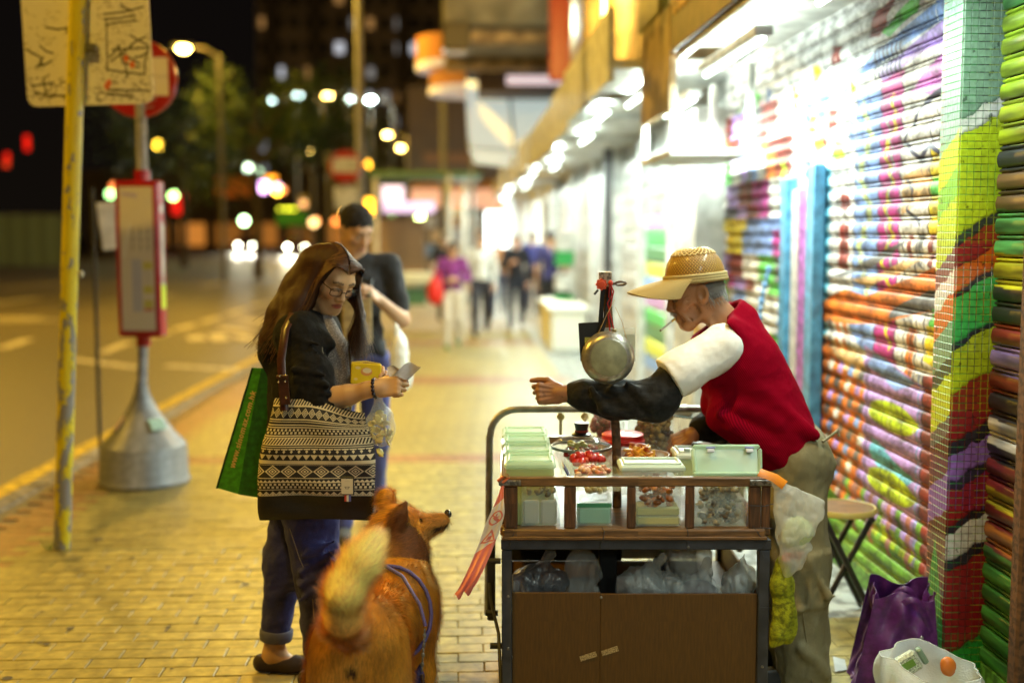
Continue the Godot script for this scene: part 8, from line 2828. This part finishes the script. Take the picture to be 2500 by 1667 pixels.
	bpart("purse_body", pu, Vector3.ZERO, Vector3(0.105, 0.075, 0.014), mat(Color(1, 1, 1), 0.4, {tex = picture(im)}), 0.004, Basis(Vector3.BACK, -0.05))
	m = Mb.new()
	m.tube([Vector3(-0.05, 0.04, 0), Vector3(0.0, 0.043, 0.004), Vector3(0.05, 0.034, 0)], 0.003, 6)
	part("zip", m, mat(lin(0.6, 0.45, 0.05), 0.3), pu)
	# snack bag hanging from her wrist
	var sb := thing("snack_bag", "clear plastic bag of yellow crisps hanging from the woman's wrist", "plastic bag", Vector3(-0.452, 0.9, -4.03))
	s = Sdf.new()
	s.ell(Vector3(0, 0.06, 0), Vector3(0.052, 0.066, 0.035), Basis.IDENTITY, 0.03)
	s.cap(Vector3(0, 0.1, 0), Vector3(-0.008, 0.185, 0), 0.03, 0.008, 0.03)
	s.noise = folds(20.0, 3)
	s.amp = 0.007
	part("film", s.build(0.005), mats.film, sb)
	m = Mb.new()
	for k in 26:
		m.ell(Vector3(rng.randfn() * 0.018, 0.055 + rng.randfn() * 0.024, rng.randfn() * 0.01), Vector3(0.017, 0.004, 0.013), Basis.from_euler(Vector3(rng.randf() * 3, rng.randf() * 3, rng.randf() * 3)), 7, 5, 0.2)
	part("crisps", m, mat(lin(0.62, 0.5, 0.12), 0.5), sb).set_meta("kind", "stuff")
	# tote bag
	var tb := thing("patterned_tote_bag", "black and cream geometric patterned tote bag with black base on the woman's shoulder", "tote bag", Vector3(-0.675, 0.66, -4.0))
	var tote := func(side: float) -> Callable:
		return func(u: float, v: float) -> Vector3:
			var w := lerpf(0.20, 0.155, smoothstep(0.45, 1.0, v)) * (1.0 - 0.05 * exp(-v * 14.0))
			var y := 0.665 + 0.4 * v - 0.05 * smoothstep(0.7, 1.0, v) * smoothstep(0.35, 1.0, u) - 0.012 * (u * 2.0 - 1.0) ** 2 * (1.0 - v)
			var x := -0.675 + (u * 2.0 - 1.0) * w + 0.02 * v
			var bulge := sin(PI * clampf(u, 0.0, 1.0)) ** 0.5 * (0.055 * sin(PI * clampf(v * 0.8 + 0.12, 0.0, 1.0)) + 0.008)
			return Vector3(x, y, -4.0 + side * bulge + 0.006 * sin(u * 11.0 + v * 5.0) * sin(v * 7.0) + 0.004 * sin(v * 23.0 + u * 3.0))
	m = Mb.new()
	for e in [1.0, -1.0]:
		var g := Mb.new()
		g.grid(48, 40, tote.call(e))
		for j in g.v.size():
			g.t[j] = Vector2(g.t[j].x, 1.0 - g.t[j].y) * Vector2(1.0, 1.12)
		g.face_out(func(_p: Vector3) -> Vector3: return Vector3(0, 0, e))
		m.join(g)
	put(tb, "patterned_cloth", m, mat(Color(1, 1, 1), 0.75, {tex = tote_tex(), bump = noise_tex("weave", 0.25, 0.78, 1.0), depth = 0.03}))
	m = Mb.new()
	for e in [1.0, -1.0]:
		m.grid(40, 10, func(u: float, v: float) -> Vector3:
			var q: Vector3 = tote.call(e).call(u, v * 0.19)
			return Vector3(q.x, q.y - 0.008 * (1.0 - v), -4.0 + (q.z + 4.0) * 1.0 + e * 0.003))
	m.face_out(func(p: Vector3) -> Vector3: return Vector3(0, 0, p.z + 4.0))
	put(tb, "black_base", m, mat(lin(0.012, 0.011, 0.01), 0.42, {tex = tx.soft, bump = tx.fine, depth = 0.08, tri = 14.0}))
	var leather := mat(lin(0.085, 0.022, 0.01), 0.35, {tex = tx.soft, tri = 10.0, coat = 0.3})
	m = Mb.new()
	m.ribbon([Vector3(-0.765, 1.03, -3.955), Vector3(-0.772, 1.1, -3.965), Vector3(-0.78, 1.2, -3.985), Vector3(-0.772, 1.3, -4.03), Vector3(-0.755, 1.35, -4.09)], 0.014, Vector3(0, 0.2, 1), 1.0)
	put(tb, "shoulder_strap", m, leather)
	m = Mb.new()
	m.box(Vector3(-0.765, 1.1, -3.955), Vector3(0.034, 0.1, 0.006), Basis(Vector3.BACK, 0.06), 0.002)
	m.box(Vector3(-0.77, 1.145, -3.95), Vector3(0.04, 0.012, 0.006), Basis.IDENTITY, 0.002)
	put(tb, "strap_end", m, leather)
	m = Mb.new()
	for q in [[-0.778, 1.148], [-0.757, 1.15], [-0.782, 1.128], [-0.76, 1.13], [-0.758, 1.075]]:
		m.ell(Vector3(q[0], q[1], -3.945), Vector3(0.004, 0.004, 0.003), Basis.IDENTITY, 8, 5)
	put(tb, "rivets", m, mat(lin(0.6, 0.5, 0.35), 0.25, {metal = 0.9})).set_meta("kind", "stuff")
	im = blank(48, 64, lin(0.66, 0.62, 0.5))
	stroke(im, [Vector2(16, 30), Vector2(18, 23), Vector2(30, 23), Vector2(32, 30)], 2.0, lin(0.05, 0.05, 0.05))
	stroke(im, [Vector2(14, 30), Vector2(34, 30)], 1.6, lin(0.05, 0.05, 0.05))
	stroke(im, [Vector2(14, 54), Vector2(34, 54)], 1.0, lin(0.4, 0.38, 0.3))
	bpart("label_backing", tb, Vector3(0.118, 0.115, 0.048), Vector3(0.047, 0.062, 0.004), mats.black_plastic, 0.001)
	bpart("white_label", tb, Vector3(0.118, 0.113, 0.051), Vector3(0.039, 0.052, 0.003), mat(Color(1, 1, 1), 0.6, {tex = picture(im)}), 0.0)
	for k in 3:
		bpart("ribbon_tab", tb, Vector3(0.112 + k * 0.0072, 0.072, 0.05), Vector3(0.007, 0.022, 0.002), mat([lin(0.5, 0.06, 0.04), lin(0.7, 0.68, 0.64), lin(0.12, 0.14, 0.45)][k], 0.6), 0.0)
	# green shopping bag behind it
	var gb := thing("green_shopping_bag", "bright green cloth shopping bag with yellow web address hanging behind the tote", "shopping bag", Vector3(-1.0, 0.67, -4.3))
	var ga := Vector3(-1.045, 0.70, -4.26)
	var gt := Vector3(-0.905, 1.145, -4.22)
	m = Mb.new()
	m.quad(ga + Vector3(-0.03, 0.0, 0), ga + Vector3(0.052, -0.018, 0.02), gt + Vector3(0.012, 0, 0.01), gt + Vector3(-0.022, 0, 0))
	put(gb, "gusset", m, mat(lin(0.09, 0.5, 0.02), 0.7, {tex = tx.soft, tri = 6.0}))
	m = Mb.new()
	m.grid(8, 10, func(u: float, v: float) -> Vector3: return (ga + Vector3(0.052, -0.018, 0.02)).lerp(gt + Vector3(0.012, 0, 0.01), v) + Vector3(0.3 * u, -0.035 * u * (1.0 - v), 0.004 + 0.014 * sin(u * 5.0 + v * 3.0)))
	m.quad(ga + Vector3(-0.03, 0.0, 0), ga + Vector3(0.052, -0.018, 0.02), ga + Vector3(0.3, -0.05, 0.0), ga + Vector3(0.2, -0.04, -0.15))
	put(gb, "side_panel", m, mat(lin(0.03, 0.23, 0.015), 0.75, {tex = tx.soft, tri = 6.0}))
	m = Mb.new()
	m.tube([ga + Vector3(-0.031, 0, 0.001), gt + Vector3(-0.023, 0, 0.001)], 0.0035, 5)
	m.tube([ga + Vector3(0.053, -0.018, 0.021), gt + Vector3(0.013, 0, 0.011)], 0.0025, 5)
	put(gb, "piping", m, mat(lin(0.01, 0.05, 0.01), 0.7))
	var tm := TextMesh.new()
	var font := SystemFont.new()
	font.font_names = PackedStringArray(["Droid Sans"])
	font.font_weight = 700
	tm.text = "www.sinomax.com.hk"
	tm.font = font
	tm.font_size = 16
	tm.pixel_size = 0.00176
	tm.depth = 0.0015
	var lt := part("web_address", tm, mat(lin(0.7, 0.5, 0.16), 0.6), gb)
	var gx := (gt - ga).normalized()
	var gz := Vector3(0.082, -0.018, 0.02).cross(gx).normalized()
	if gz.z < 0.0:
		gz = -gz
	lt.transform = gb.transform.affine_inverse() * Transform3D(Basis(gx, gz.cross(gx), gz), ga.lerp(gt, 0.5) + Vector3(0.006, -0.002, 0.0075) + gz * 0.002)


func fur(m: Mb, body: Mb, count: int, length: float, lay: Callable, tone: Callable) -> void:  # short hairs rooted on a body's surface
	var n := body.ix.size() / 3
	for k in count:
		var t := (rng.randi() % n) * 3
		var a := body.ix[t]
		var b := body.ix[t + 1]
		var c := body.ix[t + 2]
		var u := rng.randf()
		var w := rng.randf() * (1.0 - u)
		var p := body.v[a] * (1.0 - u - w) + body.v[b] * u + body.v[c] * w
		var nn := body.n[a]
		if nn.z < -0.5:
			continue
		var flow: Vector3 = lay.call(p)
		flow = (flow - nn * flow.dot(nn)).normalized()
		var d := (flow + nn * rng.randf_range(0.3, 0.85) + Vector3(rng.randfn(), rng.randfn(), rng.randfn()) * 0.16).normalized()
		var g := rng.randf_range(0.55, 1.6)
		var q: Color = tone.call(p, nn)
		m.col = Color(q.r * g, q.g * g, q.b * g)
		m.blade(p - nn * 0.001, p + d * length * rng.randf_range(0.6, 1.25), d.cross(nn).normalized() * 0.0008, (nn + d * 0.3).normalized())


func build_dog() -> void:
	var t := thing("tan_dog", "tan dog seen from behind, tail raised, head turned up towards the vendor", "dog", Vector3(-0.42, 0, -3.5))
	var s := Sdf.new()
	var hips := Vector3(-0.445, 0.435, -3.36)
	var chest := Vector3(-0.375, 0.42, -3.72)
	s.ell(hips, Vector3(0.118, 0.135, 0.13), Basis.IDENTITY, 0.05)
	s.cap(hips + Vector3(0.01, 0.01, -0.05), chest, 0.115, 0.125, 0.06)
	s.ell(chest + Vector3(0, -0.02, 0), Vector3(0.118, 0.16, 0.13), Basis.IDENTITY, 0.06)
	for e in [-1.0, 1.0]:
		var h := hips + Vector3(0.07 * e, -0.06, 0.0)
		s.ell(h + Vector3(0.012 * e, -0.02, 0.01), Vector3(0.068, 0.14, 0.105), Basis(Vector3(1, 0, 0), 0.15), 0.05)
		var knee := h + Vector3(0.018 * e, -0.15, -0.05)
		var hock := h + Vector3(0.012 * e, -0.225, 0.085)
		s.chain([h + Vector3(0, -0.05, 0), knee, hock, hock + Vector3(0, -0.12, -0.02)], [0.07, 0.05, 0.03, 0.024], 0.04)
		s.cap(hock + Vector3(0, -0.13, -0.02), hock + Vector3(0, -0.132, -0.07), 0.024, 0.02, 0.02)
		var sh := chest + Vector3(0.07 * e, -0.05, -0.03)
		s.chain([sh, sh + Vector3(0.01 * e, -0.16, 0.02), sh + Vector3(0.01 * e, -0.32, -0.01)], [0.06, 0.04, 0.028], 0.04)
		s.cap(sh + Vector3(0.01 * e, -0.345, -0.01), sh + Vector3(0.01 * e, -0.35, -0.06), 0.028, 0.022, 0.02)
	var neck := Vector3(-0.375, 0.585, -3.83)
	s.cap(chest + Vector3(0, 0.06, -0.03), neck, 0.118, 0.088, 0.06)
	var f := Vector3(0.86, 0.16, -0.3).normalized()
	var up := (Vector3(-0.2, 1, 0.12) - f * f.dot(Vector3(-0.2, 1, 0.12))).normalized()
	var hb := Basis(up.cross(f), up, f)
	var hx := Transform3D(hb, Vector3(-0.382, 0.652, -3.85))
	s.cap(neck, hx.origin, 0.088, 0.075, 0.05)
	s.ell(hx.origin, Vector3(0.077, 0.072, 0.088), hb, 0.03)
	s.cap(hx * Vector3(0, -0.01, 0.06), hx * Vector3(0, -0.012, 0.158), 0.046, 0.0255, 0.03)
	s.cap(hx * Vector3(0, -0.04, 0.05), hx * Vector3(0, -0.034, 0.142), 0.034, 0.017, 0.02)
	s.cap(hx * Vector3(-0.02, -0.031, 0.165), hx * Vector3(-0.042, -0.036, 0.07), 0.0035, 0.003, 0.006, true)
	s.ell(hx * Vector3(-0.038, 0.018, 0.078), Vector3(0.01, 0.009, 0.012), hb, 0.008, true)
	s.ell(hx * Vector3(0.038, 0.018, 0.078), Vector3(0.01, 0.009, 0.012), hb, 0.008, true)
	# ears
	s.chain([hx * Vector3(0.055, 0.055, -0.005), hx * Vector3(0.085, 0.088, 0.0), hx * Vector3(0.14, 0.085, 0.03)], [0.03, 0.026, 0.01], 0.015)
	s.chain([hx * Vector3(-0.055, 0.025, -0.012), hx * Vector3(-0.078, 0.07, 0.004), hx * Vector3(-0.084, 0.108, 0.03)], [0.034, 0.024, 0.007], 0.015)
	s.ell(hx * Vector3(-0.112, 0.055, 0.008), Vector3(0.02, 0.042, 0.022), hb, 0.008, true)
	# tail, curled up and over
	var tail := [hips + Vector3(-0.005, 0.07, 0.11), Vector3(-0.465, 0.56, -3.18), Vector3(-0.452, 0.655, -3.14), Vector3(-0.41, 0.735, -3.15), Vector3(-0.388, 0.77, -3.17)]
	var body := s.build(0.0075)
	s = Sdf.new()
	s.chain(tail, [0.044, 0.044, 0.047, 0.044, 0.034], 0.03)
	var tl := s.build(0.0075)
	var lit := Color(0.62, 0.36, 0.09)
	var clump := folds(22.0, 12)
	var tone := func(p: Vector3, nn: Vector3) -> Color:
		var c := Color(0.82, 0.36, 0.026) * (0.85 + 0.45 * clump.get_noise_3d(p.x, p.y * 0.4, p.z * 0.5))
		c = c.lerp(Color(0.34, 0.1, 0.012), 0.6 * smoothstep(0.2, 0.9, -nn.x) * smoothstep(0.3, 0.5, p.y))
		if p.z > -3.5:
			c = c.lerp(Color(0.75, 0.42, 0.08), smoothstep(0.45, 0.25, p.y))
			c = c.lerp(Color(0.75, 0.45, 0.12), 0.6 * exp(-((p.x + 0.455) / 0.045) ** 2) * smoothstep(0.5, 0.4, p.y))
		var l := hx.affine_inverse() * p
		if l.z > 0.03 and l.length() < 0.25:
			c = c.lerp(Color(0.8, 0.48, 0.14), smoothstep(0.0, -0.03, l.y))
			c = c.lerp(Color(0.45, 0.2, 0.04), smoothstep(0.05, 0.12, l.z) * 0.5)
			if l.z > 0.12 and l.y < -0.02 and l.y > -0.036:
				c = Color(0.06, 0.03, 0.015)
		if p.y > 0.45 and l.x < -0.075 and l.length() < 0.16:
			c = Color(0.22, 0.08, 0.02)
		if Vector2(p.x + 0.452, p.y - 0.402).length() < 0.017 and p.z > -3.32:
			c = Color(0.05, 0.018, 0.012)
		return c
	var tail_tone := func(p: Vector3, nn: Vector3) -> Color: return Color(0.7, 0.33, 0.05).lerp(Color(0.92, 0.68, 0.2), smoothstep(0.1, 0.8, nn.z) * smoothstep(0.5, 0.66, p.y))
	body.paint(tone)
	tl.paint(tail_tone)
	var both := Mb.new()
	both.join(body)
	both.join(tl)
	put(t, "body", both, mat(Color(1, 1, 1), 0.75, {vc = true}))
	var m := Mb.new()
	fur(m, body, 85000, 0.03, func(p: Vector3) -> Vector3: return Vector3(0.02, -0.75, 0.75) if (p - hx.origin).length() > 0.17 else -f + Vector3(0, -0.2, 0.1), tone)
	fur(m, tl, 22000, 0.045, func(p: Vector3) -> Vector3: return Vector3(0.1, 1, 0.15) if p.y < 0.7 else Vector3(0.5, 0.7, -0.2), tail_tone)
	put(t, "fur", m, mat(Color(1, 1, 1), 0.6, {vc = true, rim = 0.3, back = Color(0.2, 0.15, 0.08)})).set_meta("kind", "stuff")
	m = Mb.new()
	m.ell(hx * Vector3(0, 0.006, 0.181), Vector3(0.017, 0.014, 0.012), hb, 12, 8)
	put(t, "nose", m, mat(lin(0.02, 0.017, 0.016), 0.2, {coat = 0.5}))
	for e in [-1.0, 1.0]:
		m = Mb.new()
		m.ell(hx * Vector3(0.036 * e, 0.018, 0.075), Vector3(0.009, 0.009, 0.009), hb, 10, 8)
		put(t, "eye", m, mat(lin(0.015, 0.008, 0.005), 0.1))
	# harness and lead
	var purple := mat(lin(0.1, 0.08, 0.3), 0.6, {tex = tx.stain, tri = 30.0})
	var h := thing("dog_harness", "purple harness strapped round the dog's shoulders", "harness", Vector3(-0.375, 0.45, -3.62))
	m = Mb.new()
	var ring := []
	for k in 25:
		var a := TAU * k / 24
		ring.append(Vector3(-0.388 + cos(a) * 0.137, 0.43 + sin(a) * 0.142 + 0.012, -3.6 - 0.05 * sin(a)))
	m.tube(ring, 0.0065, 6, false)
	put(h, "strap", m, purple)
	m = Mb.new()
	m.tube([Vector3(-0.40, 0.585, -3.65), Vector3(-0.34, 0.565, -3.6), Vector3(-0.28, 0.5, -3.52), Vector3(-0.262, 0.44, -3.5)], 0.006, 6)
	put(h, "side_strap", m, purple)
	var ld := thing("dog_lead", "chain and braided lead hanging down the dog's right side", "lead", Vector3(-0.262, 0.3, -3.45))
	m = Mb.new()
	for k in 9:
		m.ell(Vector3(-0.262 - 0.001 * k, 0.435 - 0.014 * k, -3.47 + 0.002 * k), Vector3(0.006, 0.009, 0.003) if k % 2 else Vector3(0.003, 0.009, 0.006), Basis.IDENTITY, 8, 5)
	put(ld, "chain", m, mats.steel)
	m = Mb.new()
	m.tube([Vector3(-0.27, 0.31, -3.45), Vector3(-0.26, 0.25, -3.44), Vector3(-0.25, 0.18, -3.43), Vector3(-0.235, 0.1, -3.42)], 0.006, 8)
	put(ld, "braided_cord", m, mat(lin(0.1, 0.04, 0.02), 0.6, {tex = tx.speck, tri = 40.0}))
	m = Mb.new()
	for k in 5:
		m.ell(Vector3(-0.256 + 0.003 * k, 0.24 - 0.03 * k, -3.433), Vector3(0.0045, 0.005, 0.0045), Basis.IDENTITY, 7, 5)
	put(ld, "red_beads", m, mat(lin(0.4, 0.03, 0.02), 0.4)).set_meta("kind", "stuff")
	s = Sdf.new()
	s.ell(Vector3(-0.285, 0.26, -3.47), Vector3(0.024, 0.05, 0.025), Basis.IDENTITY, 0.02)
	s.cap(Vector3(-0.285, 0.22, -3.47), Vector3(-0.275, 0.1, -3.46), 0.016, 0.012, 0.02)
	s.cap(Vector3(-0.28, 0.3, -3.47), Vector3(-0.275, 0.33, -3.47), 0.012, 0.006, 0.02)
	s.noise = folds(25.0)
	s.amp = 0.004
	put(thing("purple_pouch", "dark purple cloth pouch tied to the dog's lead", "pouch", Vector3(-0.285, 0.2, -3.47)), "pouch", s.build(0.005), mat(lin(0.025, 0.02, 0.1), 0.6))


func build_bags() -> void:
	# folding stool
	var t := thing("folding_stool", "round wooden topped folding stool with black crossed legs", "stool", Vector3(1.4, 0, -4.95))
	var m := Mb.new()
	m.lathe([Vector2(0, 0.452), Vector2(0.135, 0.452), Vector2(0.136, 0.47), Vector2(0.0, 0.471)], 36)
	part("seat", m, mat(lin(0.3, 0.15, 0.04), 0.45, {tex = wood_tex("wood_across", true), tri = 3.0, coat = 0.3}), t)
	m = Mb.new()
	m.lathe([Vector2(0.136, 0.448), Vector2(0.142, 0.452), Vector2(0.143, 0.468), Vector2(0.138, 0.475), Vector2(0.133, 0.473)], 36)
	part("seat_rim", m, mat(lin(0.42, 0.34, 0.09), 0.4), t)
	for z in [-0.1, 0.1]:
		for e in [-1.0, 1.0]:
			m = Mb.new()
			m.tube([Vector3(-0.1 * e, 0.44, z + 0.012 * e), Vector3(0.12 * e, 0.012, z + 0.012 * e)], 0.0125, 10)
			part("leg", m, mats.black_plastic, t)
	for q in [[-0.1, 0.44], [0.1, 0.44], [0.118, 0.03], [-0.118, 0.03]]:
		m = Mb.new()
		m.tube([Vector3(q[0], q[1], -0.11), Vector3(q[0], q[1], 0.11)], 0.01, 8)
		part("crossbar", m, mats.black_plastic, t)
	# purple shopping bag
	t = thing("purple_shopping_bag", "open purple cloth shopping bag standing by the tiled pillar", "shopping bag", Vector3(1.39, 0, -4.2), -0.15)
	var pm := mat(lin(0.12, 0.012, 0.17), 0.55, {tex = tx.soft, bump = tx.fine, depth = 0.08, tri = 6.0, rim = 0.3, coat = 0.15})
	for q in [["front_panel", Vector3(-0.15, 0, 0.09), Vector3(0.15, 0, 0.09), 0.335, 0.02], ["back_panel", Vector3(0.15, 0, -0.09), Vector3(-0.15, 0, -0.09), 0.36, 0.02], ["side_panel", Vector3(-0.15, 0, -0.09), Vector3(-0.15, 0, 0.09), 0.345, -0.03], ["side_panel", Vector3(0.15, 0, 0.09), Vector3(0.15, 0, -0.09), 0.34, -0.03]]:
		var a: Vector3 = q[1]
		var b: Vector3 = q[2]
		var hh: float = q[3]
		var nn: Vector3 = (b - a).cross(Vector3.UP).normalized()
		m = Mb.new()
		m.grid(18, 22, func(u: float, v: float) -> Vector3:
			var c := a.lerp(b, u) * Vector3(1.0 - 0.32 * v, 1, 1.0 - 0.3 * v) + Vector3(0.02 * v, hh * v + 0.016 * sin(u * 7.0 + a.x * 9.0) * v, 0)
			var w := sin(PI * u)
			return c + nn * (q[4] * w * sin(PI * v) * 1.4 + 0.011 * sin(u * 9.0 + v * 12.0) * w + 0.009 * sin(u * 17.0 - v * 8.0) * w), 0.002)
		part(q[0], m, pm, t)
	m = Mb.new()
	m.box(Vector3(0, 0.008, 0), Vector3(0.28, 0.012, 0.17))
	part("base_panel", m, pm, t)
	for z in [0.07, -0.065]:
		m = Mb.new()
		var pts := []
		for k in 13:
			var u := k / 12.0
			pts.append(Vector3(0.0 + 0.115 * u, 0.3 + 0.05 * sin(PI * u) - 0.1 * u * u, z + 0.012 + 0.01 * sin(u * 4.0)))
		m.ribbon(pts, 0.011, Vector3(0, 0.6, 1), 1.0)
		part("handle", m, pm, t)
	m = Mb.new()
	m.lathe([Vector2(0, 0.003), Vector2(0.005, 0.0025), Vector2(0.007, 0)], 14, Transform3D(Basis(Vector3(1, 0, 0), PI / 2), Vector3(0.075, 0.2, 0.105)))
	part("press_stud", m, mats.steel, t)
	# white plastic bag with groceries in front of it
	t = thing("grocery_bag", "translucent white plastic bag of groceries at the lower right", "plastic bag", Vector3(1.41, 0, -3.88))
	m = Mb.new()
	m.grid(48, 18, func(u: float, v: float) -> Vector3:
		var a := TAU * u
		var r := 0.12 + 0.035 * sin(PI * v * 0.8) + 0.012 * sin(a * 5.0 + v * 4.0) * v + 0.006 * sin(a * 11.0)
		return Vector3(cos(a) * r * 1.15, 0.012 + 0.175 * v + 0.035 * v * sin(a * 1.0 + 3.9) + 0.012 * v * sin(a * 3.0), sin(a) * r * 0.8))
	m.face_out(func(p: Vector3) -> Vector3: return Vector3(p.x, 0, p.z))
	part("film", m, mat(lin(0.84, 0.88, 0.88, 0.86), 0.3, {clear = true, back = Color(0.8, 0.8, 0.8), bump = tx.fine, depth = 0.3, tri = 5.0}), t)
	m = Mb.new()
	var rim := []
	for k in 49:
		var a := TAU * k / 48
		var r := 0.12 + 0.035 * sin(PI * 0.8) + 0.012 * sin(a * 5.0 + 4.0) + 0.006 * sin(a * 11.0)
		rim.append(Vector3(cos(a) * r * 1.15, 0.187 + 0.035 * sin(a + 3.9) + 0.012 * sin(a * 3.0), sin(a) * r * 0.8))
	m.tube(rim, 0.002, 5, false)
	part("rolled_edge", m, mats.milky, t)
	var pk := thing("green_packet", "green and white packet poking out of the grocery bag", "packet", Vector3(1.33, 0.17, -3.9))
	bpart("packet_body", pk, Vector3.ZERO, Vector3(0.1, 0.07, 0.035), mat(lin(0.6, 0.66, 0.5), 0.4, {tex = tx.stain, tri = 18.0}), 0.008, Basis(Vector3.BACK, 0.55))
	bpart("green_end", pk, Vector3(-0.045, -0.026, 0.004), Vector3(0.016, 0.06, 0.032), mat(lin(0.03, 0.45, 0.03), 0.4), 0.005, Basis(Vector3.BACK, 0.55))
	bpart("green_print", pk, Vector3(0.004, 0.006, 0.0185), Vector3(0.05, 0.025, 0.002), mat(lin(0.2, 0.4, 0.04), 0.4, {tex = tx.speck, tri = 40.0}), 0.0, Basis(Vector3.BACK, 0.55))
	bpart("clear_tip", pk, Vector3(0.055, 0.034, 0), Vector3(0.02, 0.06, 0.03), mat(lin(0.2, 0.3, 0.22), 0.3), 0.005, Basis(Vector3.BACK, 0.55))
	m = Mb.new()
	m.ell(Vector3.ZERO, Vector3(0.026, 0.034, 0.02), Basis(Vector3.BACK, 0.3), 14, 9, 0.08)
	var og := part("orange_goods", m, mat(lin(0.62, 0.17, 0.02), 0.45))
	og.position = Vector3(1.46, 0.18, -3.86)
	tag(og, "orange item seen through the grocery bag", "food")
	m = Mb.new()
	m.quad(Vector3(1.2, 0.004, -4.28), Vector3(1.25, 0.004, -4.3), Vector3(1.27, 0.006, -4.4), Vector3(1.23, 0.012, -4.42))
	tag(part("paper_scrap", m, mats.white_paint), "scrap of white paper on the ground left of the purple bag", "paper")
